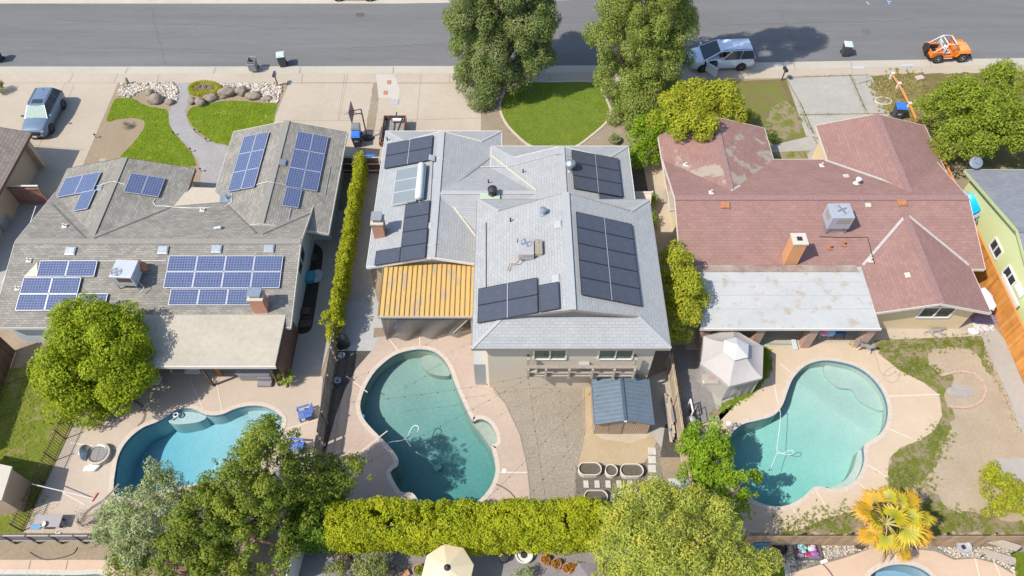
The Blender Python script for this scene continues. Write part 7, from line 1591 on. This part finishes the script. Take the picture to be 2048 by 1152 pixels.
# bottom left neighbour: white pole wall and chairs under the junipers
q=P(590,1120); tag(MB().bar(P(600,1092,.9),P(582,1160,.9),.12,1.6).build('white_wall',flat('white board wall',(.55,.55,.55),.7),None),'narrow white wall at the bottom beside the junipers','wall')
# boulders at the bottom yard
for px,py,a,b,c,l in ((690,1123,.35,.3,.25,'round rock beside the bushes in the paved yard'),(776,1148,.35,.25,.2,'grey rock right of the rounded bush')): boulder(px,py,a,b,c,l,.3,int(px)%17)
q=P(810,1150); tag(MB().box(q+Vector((0,0,.12)),(.5,.3,.18),rz=.5).build('brick_block',m_terra,None,bevel=.02),'terracotta block beside the cream parasol','block')
# ================================================================ vehicles
m_tyre=flat('tyre rubber',(.025,.025,.027),.85); m_rim=flat('alloy rim',(.42,.43,.45),.35,.6); m_rubber=flat('black trim',(.02,.02,.022),.6)
m_red=flat('red lens',(.35,.015,.02),.25); m_lamp=flat('clear lens',(.55,.58,.60),.15); m_seat=flat('dark seat',(.05,.045,.05),.8)
def paint(name,c,coat=.5): return flat(name,c,.35,.15,var=.03,coat=coat*.4)
def wheel(parent,x,y,r,w_,spokes=5,rimk=.66,rim=None):
    s=-1 if y<0 else 1; M=Matrix.Translation((x,y,r))@Euler((math.pi/2*(-s),0,0)).to_matrix().to_4x4()   # local z points outward
    m=MB(); m.lathe([(r*.6,-w_/2),(r*.93,-w_/2),(r,-w_*.32),(r,w_*.32),(r*.93,w_/2),(r*rimk,w_/2)],M=M,n=26); t=m.build('wheel',m_tyre,parent,smooth=True)
    m=MB(); m.lathe([(r*rimk,w_*.5),(r*rimk*.9,w_*.36),(0,w_*.33)],M=M,n=26); m.build('rim_well',m_rubber,t)
    m=MB()
    for k in range(spokes):
        a=2*math.pi*k/spokes; m.bar(M@Vector((0,0,w_*.44)),M@Vector((r*rimk*.93*math.cos(a),r*rimk*.93*math.sin(a),w_*.44)),r*.17,.02,up=tuple(M.to_3x3()@Vector((0,0,1))))
    m.lathe([(r*rimk,w_*.47),(r*rimk*.9,w_*.52),(r*rimk*.84,w_*.44)],M=M,n=26); m.lathe([(r*.16,w_*.35),(r*.16,w_*.5),(0,w_*.52)],M=M,n=12); m.build('rim',rim or m_rim,t)
def car(name,label,kind,col,secs,cab,wb,r,trk,glass=None,opendoor=False,rails=True,sunroof=False,shade=None,plate=True,wi=.075):
    """heading +x; secs: (x, half width, z top, z bottom); cab: (xf0,xr0,hw0,z0,xf1,xr1,hw1,z1)"""
    o=thing(name,label,kind,(0,0,0)); gl=glass or m_glass
    half=lambda hw,zt,zb: [(hw*.80,zb),(hw*.97,zb+.1),(hw,zb+(zt-zb)*.45),(hw*.985,zb+(zt-zb)*.75),(hw*.93,zt-.05),(hw*.80,zt),(0,zt+.035)]
    m=MB(); rings=[]
    for x,hw,zt,zb in secs:
        h=half(hw,zt,zb); rings.append([(x,y,z) for y,z in h]+[(x,-y,z) for y,z in h[-2::-1]])
    k=len(rings[0]); vs=[v for g_ in rings for v in g_]; fs=[]
    xo=(cab[0]-.1,cab[0]-1.2)
    for i in range(len(rings)-1):
        for j in range(k-1):
            xm=(secs[i][0]+secs[i+1][0])/2
            if opendoor and j<4 and xo[1]<xm<xo[0]: continue
            fs.append((i*k+j,i*k+j+1,(i+1)*k+j+1,(i+1)*k+j))
        fs.append((i*k+k-1,i*k,(i+1)*k,(i+1)*k+k-1))
    fs.append(tuple(range(k))); fs.append(tuple((len(rings)-1)*k+j for j in range(k-1,-1,-1)))
    m.add(vs,fs); body=m.build('body',col,o,smooth=True); 
    xf0,xr0,h0,z0,xf1,xr1,h1,z1=cab
    A=lambda t,y,top: Vector(((xf1+(xr1-xf1)*t) if top else (xf0+(xr0-xf0)*t), y*(h1 if top else h0), z1 if top else z0))
    # roof shell
    m=MB(); n=8; vs=[];fs=[]
    for i in range(n+1):
        for j in range(7):
            t=i/n; y=-1+j/3; p=A(t,y,True); p.z+=.045*(1-y*y)*(1-(2*t-1)**4)+.0; p.x+= .04*(1-y*y)*(1 if t<.5 else -1)*abs(2*t-1)**3; vs.append(p)
    for i in range(n):
        for j in range(6): q=i*7+j; fs.append((q,q+1,q+8,q+7))
    m.add(vs,fs); ro=m.build('roof',col,o,smooth=True)
    # pillars: painted quads with windows proud of them
    cuts=[0,.36,.70,1.0]
    pil=MB(); 
    for s in (-1,1):
        for i in range(3):
            if opendoor and s==1 and i==0: 
                pil.bar(A(0,s,False),A(0,s,True),.07,.06); pil.bar(A(cuts[1],s,False),A(cuts[1],s,True),.08,.06); pil.bar(A(0,s,True),A(cuts[1],s,True),.05,.06); continue
            q=[A(cuts[i],s,False),A(cuts[i+1],s,False),A(cuts[i+1],s,True),A(cuts[i],s,True)]
            pil.add(q,[(0,1,2,3) if s<0 else (3,2,1,0)])
    pil.add([A(0,-1,False),A(0,1,False),A(0,1,True),A(0,-1,True)],[(3,2,1,0)]); pil.add([A(1,-1,False),A(1,1,False),A(1,1,True),A(1,-1,True)],[(0,1,2,3)])
    pil.build('cabin',col,o)
    def pane(nm,q,mat,inset=.1):
        c=sum(q,Vector())/4; nn=(q[1]-q[0]).cross(q[3]-q[0]).normalized()
        if nn.dot(c-Vector((c.x*.6,0,.8)))<0: nn=-nn
        m=MB(); m.add([p.lerp(c,inset)+nn*.012 for p in q],[(0,1,2,3)]); return m.build(nm,mat,o)
    pane('windshield',[A(0,-1,False),A(0,1,False),A(0,1,True),A(0,-1,True)],shade or gl,.07); pane('rear_window',[A(1,-1,False),A(1,1,False),A(1,1,True),A(1,-1,True)],gl,.14)
    for s in (-1,1):
        for i in range(3):
            if opendoor and s==1 and i==0: continue
            pane('side_window',[A(cuts[i],s,False),A(cuts[i+1],s,False),A(cuts[i+1],s,True),A(cuts[i],s,True)],gl,wi)
    for sx in (1,-1):
        for s in (-1,1):
            x=wb/2*sx; m=MB(); m.lathe([(r*1.17,-.03),(r*1.17,.012),(0,.014)],M=Matrix.Translation((x,s*(trk/2+.0),r+.02))@Euler((math.pi/2*(-s),0,0)).to_matrix().to_4x4(),n=26); m.build('wheel_arch',m_rubber,body)
            wheel(o,x,s*(trk/2-.06),r,.22)
    xf,hwf,ztf,zbf=secs[0]; xr,hwr,ztr,zbr=secs[-1]
    m=MB(); m.box((xf+.0,0,zbf+(ztf-zbf)*.55),(.04,hwf*1.3,.16)); m.build('grille',m_rubber,body,bevel=.01); m=MB(); m.box((xf-.03,0,zbf+.06),(.1,hwf*1.7,.12)); m.build('front_bumper',m_rubber,body,bevel=.02)
    for s in (-1,1):
        m=MB(); m.bar((secs[1][0]-.02,s*secs[1][1]*.95,ztf-.02),(xf-.02,s*hwf*.98,ztf-.06),.08,.12); m.build('headlight',m_lamp,o,bevel=.02)
        m=MB(); m.bar((secs[-2][0]+.02,s*secs[-2][1]*.98,ztr-.12),(xr+.02,s*hwr,ztr-.14),.06,.2); m.build('taillight',m_red,o,bevel=.02)
        m=MB(); m.box((xf0-.22,s*(h0+.19),z0+.07),(.14,.2,.14)); m.build('mirror',col,o,bevel=.03)
    m=MB(); m.box((xr,0,zbr+.06),(.08,hwr*1.8,.14)); m.build('rear_bumper',m_rubber,body,bevel=.02)
    if plate: m=MB(); m.box((xf+.03,0,zbf+.1),(.012,.32,.15)); m.build('plate',m_white,o)
    if rails:
        for s in (-1,1): m=MB(); m.tube([A(.08,s*.93,True)+Vector((0,0,.02)),A(.14,s*.93,True)+Vector((0,0,.07)),A(.9,s*.93,True)+Vector((0,0,.07)),A(.96,s*.93,True)+Vector((0,0,.02))],.02,6); m.build('roof_rail',m_rubber,ro)
    if sunroof: m=MB(); q=A(.2,0,True); m.box((q.x,0,z1+.05),(.42,h1*1.15,.012)); m.build('sunroof',m_glass,ro); m=MB(); m.lathe([(.04,0),(0,.1)],A(.88,0,True)+Vector((0,0,.04)),8); m.build('antenna',m_rubber,ro)
    return o
def put(o,fn,rn,side,W,z=0,extra=0):
    """place by the contact points of the near front and near rear wheel; side=+1: near side is the left of the car"""
    a,b=P(fn[0],fn[1],z),P(rn[0],rn[1],z); d=(a-b).normalized(); left=Vector((-d.y,d.x,0)); c=(a+b)/2-left*side*(W/2)
    o.location=(c.x,c.y,z); o.rotation_euler=(0,0,math.atan2(d.y,d.x)); return (a-b).length
suv=car('parked_car','blue grey compact SUV with a pale sunshade parked on the left driveway','car',paint('slate blue paint',(.15,.21,.30)),
 [(2.22,.66,.80,.30),(2.08,.82,.90,.24),(1.6,.90,.99,.22),(1.05,.91,1.05,.21),(.6,.91,1.06,.21),(-.5,.91,1.08,.21),(-1.5,.91,1.09,.22),(-2.02,.88,1.08,.26),(-2.22,.78,1.0,.38)],(1.0,-2.08,.85,1.04,.22,-1.72,.64,1.62),2.64,.34,1.80,sunroof=True,shade=flat('sunshade foil',(.27,.37,.33),.6,0,var=.1))
print('suv wb',put(suv,(108.9,262),(130.4,217.5),1,1.80))
van=car('minivan','white minivan at the kerb with its driver door standing open','minivan',paint('white car paint',(.72,.80,.90)),
 [(2.57,.70,.78,.28),(2.42,.88,.90,.22),(2.0,.98,1.0,.2),(1.5,1.0,1.08,.19),(1.12,1.0,1.10,.19),(.5,1.0,1.12,.19),(-.05,1.0,1.13,.19),(-1.0,1.0,1.14,.19),(-2.0,1.0,1.14,.21),(-2.45,.96,1.12,.26),(-2.58,.86,1.05,.38)],(1.62,-2.50,.965,1.09,.30,-2.20,.76,1.76),3.09,.35,1.98,opendoor=True,wi=.035)
m=MB(); m.box((.65,0,.38),(1.6,1.7,.06)); m.build('floor',m_seat,van); m=MB(); m.box((.2,.45,.62),(.5,.5,.22)); m.box((-.1,.45,1.0),(.16,.5,.75),ry=-.2); m.build('seat',m_seat,van,bevel=.05); m=MB(); m.box((.2,-.45,.62),(.5,.5,.22)); m.box((-.1,-.45,1.0),(.16,.5,.75),ry=-.2); m.build('seat',m_seat,van,bevel=.05)
m=MB(); m.box((1.2,0,.85),(.35,1.7,.3)); m.build('dashboard',m_seat,van,bevel=.06); m=MB(); m.tube([Vector((.85+.06*math.sin(a),.45+.18*math.cos(a),.98+.17*math.sin(a))) for a in [k*.3927 for k in range(16)]],.018,6,True); m.build('steering_wheel',m_rubber,van)
hx,hy=1.33,.985; ca,sa=math.cos(2.18),math.sin(2.18); dirv=Vector((ca,sa,0)); tv=Vector((0,0,1)); end=Vector((hx,hy,0))+dirv*1.12
m=MB(); m.bar(Vector((hx,hy,.62)),end+Vector((0,0,.66)),.1,.82); dr=m.build('door',bpy.data.materials['white car paint'],van,bevel=.03)
nrm=Vector((-dirv.y,dirv.x,0)); m=MB(); m.tube([Vector((hx,hy,1.06))+dirv*.04,Vector((hx,hy,1.35))+dirv*.4-Vector((0,.05,0)),Vector((hx,hy,1.62))+dirv*.85-Vector((0,.12,0)),end+Vector((0,-.06,1.55)),end+Vector((0,0,1.08))],.03,6); m.build('window_frame',bpy.data.materials['white car paint'],dr)
m=MB(); m.add([Vector((hx,hy,1.06))+dirv*.06,end+Vector((0,0,1.08)),end+Vector((0,-.06,1.53)),Vector((hx,hy,1.6))+dirv*.85-Vector((0,.12,0)),Vector((hx,hy,1.33))+dirv*.4-Vector((0,.05,0))],[(0,1,2,3,4)]); m.build('door_window',netmat('tinted glass',(.03,.05,.07),.6),dr)
print('van wb',put(van,(1403.6,145.3),(1479.8,141.8),1,1.98))
far=car('parked_car','dark car across the street, only its wheels inside the picture','car',paint('charcoal paint',(.06,.065,.075)),
 [(2.22,.66,.72,.28),(2.08,.82,.80,.22),(1.5,.89,.90,.2),(1.0,.9,.94,.19),(-.5,.9,.96,.19),(-1.6,.89,.96,.2),(-2.1,.85,.94,.24),(-2.24,.74,.86,.34)],(1.0,-1.75,.82,.92,.2,-1.2,.6,1.45),2.7,.33,1.76,rails=False)
print('far wb',put(far,(738,3.5),(679,3.5),-1,1.76,-.09))
# ---- orange open jeep (heading +x)
jp=thing('jeep','open orange off-roader with a white roll cage parked at the right kerb','jeep',(0,0,0)); m_or=flat('orange paint',(.78,.20,.008),.35,.0,var=.08,coat=.4); m_orf=flat('faded orange paint',(.80,.33,.10),.45,var=.3,scale=4)
m=MB()
m.box((-.65,0,.50),(2.0,1.42,.06))
for s in (-1,1):
    m.box((-1.28,s*.72,.72),(.72,.06,.46)); m.box((-.32,s*.72,.56),(1.25,.06,.16)); m.bar((-.98,s*.72,.72),(-.75,s*.72,.58),.06,.3); m.box((.28,s*.72,.72),(.30,.06,.48)); m.box((-1.25,s*.62,.90),(.8,.26,.06))
m.box((-1.64,0,.72),(.06,1.44,.46)); tub=m.build('body_tub',m_or,jp,bevel=.015)
m=MB(); sec=[(.42,.70,.98),(.8,.64,1.0),(1.3,.55,.98),(1.52,.53,.92)]; vs=[];fs=[]
for x,hw,zt in sec: vs+=[(x,-hw,.45),(x,-hw,zt-.08),(x,-hw*.85,zt),(x,0,zt+.02),(x,hw*.85,zt),(x,hw,zt-.08),(x,hw,.45)]
for i in range(3):
    for j in range(6): fs.append((i*7+j,i*7+j+1,i*7+8+j,i*7+7+j))
fs+= [tuple(range(7)),tuple(range(27,20,-1))]; m.add(vs,fs); hood=m.build('hood',m_orf,jp,bevel=.02)
m=MB(); m.box((1.54,0,.70),(.05,1.1,.5)); gr=m.build('grille',m_or,jp,bevel=.02)
for s in (-1,1): m=MB(); m.lathe([(.1,0),(.09,.03),(0,.04)],M=Matrix.Translation((1.57,s*.36,.78))@Euler((0,math.pi/2,0)).to_matrix().to_4x4(),n=14); m.build('headlight',m_lamp,jp)
for s in (-1,1):
    m=MB(); m.box((1.0,s*.70,.90),(.85,.36,.05)); m.bar((.58,s*.70,.90),(.38,s*.70,.55),.36,.05); m.bar((1.42,s*.70,.90),(1.56,s*.70,.8),.36,.05); m.build('fender',m_or,jp,bevel=.015)
m=MB(); m.box((1.66,0,.5),(.1,1.35,.12)); m.box((-1.72,0,.5),(.1,1.3,.12)); m.build('bumper',m_rubber,jp)
m=MB(); z0,z1=.96,1.52
for s in (-1,1): m.bar((.38,s*.68,z0),(.22,s*.66,z1),.06,.06)
m.bar((.22,-.68,z1),(.22,.68,z1),.06,.08); m.bar((.38,-.68,z0),(.38,.68,z0),.06,.08); m.build('windshield_frame',m_or,jp); m=MB(); m.add([(.37,-.64,z0+.04),(.37,.64,z0+.04),(.23,.62,z1-.04),(.23,-.62,z1-.04)],[(0,1,2,3)]); m.build('windshield',netmat('clear windscreen',(.3,.36,.38),.25),jp)
m=MB()
for s in (-1,1):
    m.tube([(.2,s*.60,.6),(.08,s*.58,1.60),(-.62,s*.58,1.62),(-1.5,s*.6,.92)],.032,8); m.tube([(-.62,s*.58,1.62),(-.66,s*.62,.55)],.032,8); m.tube([(-.64,s*.6,.9),(-1.2,s*.6,.55)],.028,8)
m.tube([(-.62,-.58,1.62),(-.62,.58,1.62)],.032,8); m.tube([(.08,-.58,1.60),(.08,.58,1.60)],.032,8); m.tube([(-.64,-.6,1.05),(-.64,.6,1.05)],.028,8); m.build('roll_cage',m_white,jp,smooth=True)
for s in (-1,1):
    m=MB(); m.box((-.25,s*.34,.72),(.45,.44,.16)); m.bar((-.45,s*.34,.75),(-.62,s*.34,1.28),.42,.12); m.build('seat',flat('grey white seat',(.52,.51,.50),.8,var=.1) if s<0 else bpy.data.materials.get('grey white seat') or m_ltgrey,jp,bevel=.04)
m=MB(); m.box((-1.2,.1,.56),(.65,.9,.06)); m.build('load_floor',m_rubber,jp); m=MB(); m.box((-1.15,.45,.75),(.8,.2,.3)); m.build('storage_bin',m_dark,jp,bevel=.02); m=MB(); m.box((-.85,-.40,.70),(.4,.4,.2)); m.build('red_bag',flat('red bag',(.50,.04,.07),.8),jp,bevel=.05)
m=MB(); m.tube([Vector((.12+.05*math.sin(a),.34+.17*math.cos(a),1.0+.16*math.sin(a))) for a in [k*.3927 for k in range(16)]],.016,6,True); m.build('steering_wheel',m_rubber,jp); m=MB(); m.box((.3,0,.85),(.1,1.3,.2)); m.build('dashboard',m_or,jp); m=MB(); m.box((-.3,-.74,.40),(.95,.1,.05)); m.build('side_step',flat('pale step',(.60,.52,.42),.6),jp)
for sx in (-1.0,1.0):
    for s in (-1,1): wheel(jp,sx,s*.74,.40,.28,6,.55,m_white)
m=MB(); m.lathe([(.2,-.1),(.36,-.1),(.38,0),(.36,.1),(.2,.1)],M=Matrix.Translation((-1.80,.15,.85))@Euler((0,math.pi/2,0)).to_matrix().to_4x4(),n=22); m.build('spare_wheel',m_tyre,jp)
print('jeep wb',put(jp,(1921.4,124.5),(1869.8,126.5),-1,1.6,-.04))
# ================================================================ people and animals
def skinned(name,nodes,edges,mat,parent=None,sub=2):
    """nodes: {id:(x,y,z,r)}; skin modifier body"""
    ids=list(nodes); me=bpy.data.meshes.new(name); me.from_pydata([nodes[i][:3] for i in ids],[(ids.index(a),ids.index(b)) for a,b in edges],[]); me.materials.append(mat)
    o=bpy.data.objects.new(name,me); COL.objects.link(o)
    s=o.modifiers.new('skin','SKIN'); s.use_smooth_shade=True
    for k,i in enumerate(ids):
        r=nodes[i][3]; me.skin_vertices[0].data[k].radius=(r,r) if not isinstance(r,tuple) else r; me.skin_vertices[0].data[k].use_root=(k==0)
    u=o.modifiers.new('sub','SUBSURF'); u.levels=sub; u.render_levels=sub
    if parent is not None: o.parent=parent
    return o
def furmat(name,top,low,zt):
    m,nt,b=newmat(name); tc=nd(nt,'ShaderNodeTexCoord'); sx=nd(nt,'ShaderNodeSeparateXYZ'); nt.links.new(tc.outputs['Object'],sx.inputs[0]); f=noise(nt,tc.outputs['Object'],9,4,.6)
    ad=nd(nt,'ShaderNodeMath',operation='MULTIPLY_ADD'); ad.inputs[1].default_value=.22; nt.links.new(f,ad.inputs[0]); nt.links.new(sx.outputs[2],ad.inputs[2])
    nt.links.new(ramp(nt,ad.outputs[0],[(zt,low),(zt+.1,top)]),b.inputs['Base Color']); b.inputs['Roughness'].default_value=.9; return m
def dog(label,furtop,furlow,lying=False):
    fm=furmat('fur '+label[:8],furtop,furlow,.46 if not lying else .12)
    if not lying:
        N={'hip':(-.32,0,.50,.125),'belly':(-.08,0,.50,.115),'chest':(.22,0,.50,.15),'neck':(.37,0,.66,.095),'head':(.46,0,.76,.085),'snout':(.60,0,.72,.045),'nose':(.66,0,.71,.03),
           't1':(-.44,0,.60,.05),'t2':(-.50,0,.76,.055),'t3':(-.38,0,.86,.055),'t4':(-.26,.03,.80,.035)}
        Ed=[('hip','belly'),('belly','chest'),('chest','neck'),('neck','head'),('head','snout'),('snout','nose'),('hip','t1'),('t1','t2'),('t2','t3'),('t3','t4')]
        for s,q in ((1,'L'),(-1,'R')):
            N.update({'s'+q:(.22,s*.10,.40,.07),'e'+q:(.20,s*.11,.27,.045),'w'+q:(.23+.03*s,s*.11,.12,.033),'f'+q:(.27+.03*s,s*.11,.03,.038),
                      'k'+q:(-.24,s*.11,.36,.075),'h'+q:(-.42,s*.11,.20,.04),'a'+q:(-.40,s*.11,.06,.032),'p'+q:(-.34,s*.11,.03,.038),'r'+q:(.42,s*.06,.84,.03),'q'+q:(.41,s*.075,.91,.012)})
            Ed+=[('chest','s'+q),('s'+q,'e'+q),('e'+q,'w'+q),('w'+q,'f'+q),('hip','k'+q),('k'+q,'h'+q),('h'+q,'a'+q),('a'+q,'p'+q),('head','r'+q),('r'+q,'q'+q)]
    else:
        N={'hip':(-.34,0,.13,.13),'belly':(-.05,.0,.13,.125),'chest':(.26,0,.14,.15),'neck':(.46,.03,.12,.09),'head':(.60,.04,.11,.085),'snout':(.74,.0,.08,.045),'nose':(.80,-.02,.07,.03),'t1':(-.50,.02,.08,.05),'t2':(-.68,-.02,.06,.055),'t3':(-.84,-.03,.05,.03)}
        Ed=[('hip','belly'),('belly','chest'),('chest','neck'),('neck','head'),('head','snout'),('snout','nose'),('hip','t1'),('t1','t2'),('t2','t3')]
        for k,q in ((0,'L'),(1,'R')):
            z=.06+.10*k; d=.08*k
            N.update({'s'+q:(.25,-.12,z,.06),'e'+q:(.18+d,-.26,z,.042),'w'+q:(.30+d,-.38,z*.8,.032),'f'+q:(.36+d,-.44,z*.7,.035),'k'+q:(-.28,-.15,z,.07),'h'+q:(-.40+d,-.28,z,.04),'a'+q:(-.34+d,-.42,z*.8,.032),'p'+q:(-.27+d,-.47,z*.7,.036),'r'+q:(.57,.11-.0*k,.12+.06*k,.03),'q'+q:(.54,.16,.12+.08*k,.012)})
            Ed+=[('chest','s'+q),('s'+q,'e'+q),('e'+q,'w'+q),('w'+q,'f'+q),('hip','k'+q),('k'+q,'h'+q),('h'+q,'a'+q),('a'+q,'p'+q),('head','r'+q),('r'+q,'q'+q)]
    o=skinned('dog',N,Ed,fm); tag(o,label,'dog'); nz=N['nose']; m=MB(); m.sphere((nz[0]+.025,nz[1],nz[2]+.01),.02,8,6)
    m.build('nose',m_rubber,o)
    for s in (-1,1):
        h=N['head']; m=MB(); m.sphere((h[0]+.075,h[1]+s*.045,h[2]+.03),.013,8,6); m.build('eye',m_rubber,o)
    return o,N
d1,_n=dog('grey and white dog standing on the cream pool deck with a dark harness',(.24,.22,.21),(.66,.61,.55))
m=MB(); m.tube([Vector((.30,.155*math.cos(a),.55+.165*math.sin(a))) for a in [k*.3927 for k in range(16)]],.018,6,True); m.tube([(.30,0,.72),(.05,0,.635)],.016,6); m.build('harness',m_rubber,d1)
a_,b_=P(1711,697),P(1735,704); c_=(a_+b_)/2; dv=(a_-b_).normalized(); d1.location=(c_.x,c_.y,.04); d1.rotation_euler=(0,0,math.atan2(dv.y,dv.x)); d1.scale=(1.05,1.05,1.05)
d2,_n=dog('grey dog lying on its side on the concrete below the maroon gable',(.27,.25,.24),(.50,.46,.42),True)
a_,b_=P(1888,659,.1),P(1852,664,.1); c_=(a_+b_)/2; dv=(a_-b_).normalized(); d2.location=(c_.x,c_.y,.04); d2.rotation_euler=(0,0,math.atan2(dv.y,dv.x)); d2.scale=(.92,.92,.92)
# driver in the minivan (van coordinates)
m_skin=flat('skin',(.42,.25,.17),.6); m_shirt=flat('dark red shirt',(.22,.03,.035),.9,var=.15); m_trou=flat('pink trousers',(.50,.27,.34),.9,var=.1); m_hair=flat('dark hair',(.03,.022,.02),.7)
N={'pel':(.18,.45,.86,.15),'sp':(.10,.45,1.05,.15),'ch':(.08,.45,1.26,.17),'nk':(.10,.45,1.42,.055),'h1':(.13,.45,1.53,.085),'h2':(.14,.45,1.62,.088),'h3':(.13,.45,1.69,.06),'ns':(.235,.45,1.56,.016)}
Ed=[('pel','sp'),('sp','ch'),('ch','nk'),('nk','h1'),('h1','h2'),('h2','h3'),('h1','ns')]
for s,q in ((1,'L'),(-1,'R')):
    N.update({'sh'+q:(.08,.45+s*.2,1.34,.06),'el'+q:(.32,.45+s*.26,1.10,.045),'wr'+q:(.60,.45+s*.19,1.06,.03),'pa'+q:(.68,.45+s*.18,1.07,.034)})
    Ed+=[('ch','sh'+q),('sh'+q,'el'+q),('el'+q,'wr'+q),('wr'+q,'pa'+q)]
    for k in range(4): N['f%d%s'%(k,q)]=(.745+.006*k,.45+s*(.205-.018*k),1.085-.004*k,.009); N['g%d%s'%(k,q)]=(.775,.45+s*(.20-.018*k),1.05-.003*k,.008); Ed+=[('pa'+q,'f%d%s'%(k,q)),('f%d%s'%(k,q),'g%d%s'%(k,q))]
    N['th'+q]=(.70,.45+s*.14,1.09,.01); Ed.append(('wr'+q,'th'+q))
    hy_=.45+s*.10+(.30 if s>0 else 0)
    N.update({'hp'+q:(.22,.45+s*.1,.82,.10),'kn'+q:(.62,hy_,.80,.075),'an'+q:(.72,hy_+(.12 if s>0 else 0),.46,.045),'to'+q:(.88,hy_+(.14 if s>0 else 0),.42,.04)}); Ed+=[('pel','hp'+q),('hp'+q,'kn'+q),('kn'+q,'an'+q),('an'+q,'to'+q)]
per=skinned('person',N,Ed,m_skin); tag(per,'person in dark red top and pink trousers sitting in the open minivan doorway','person')
sh=skinned('shirt',{k:(v[0],v[1],v[2],v[3]*1.12 if not isinstance(v[3],tuple) else v[3]) for k,v in N.items() if k in('pel','sp','ch','shL','elL','shR','elR')},[('pel','sp'),('sp','ch'),('ch','shL'),('shL','elL'),('ch','shR'),('shR','elR')],m_shirt,per)
tr_=skinned('trousers',{k:(v[0],v[1],v[2],v[3]*1.13) for k,v in N.items() if k in('pel','hpL','knL','anL','hpR','knR','anR')},[('pel','hpL'),('hpL','knL'),('knL','anL'),('pel','hpR'),('hpR','knR'),('knR','anR')],m_trou,per)
m=MB(); m.sphere((.105,.45,1.64),(.098,.098,.10),12,8); m.build('hair',m_hair,per,smooth=True)
per.location=van.location; per.rotation_euler=van.rotation_euler
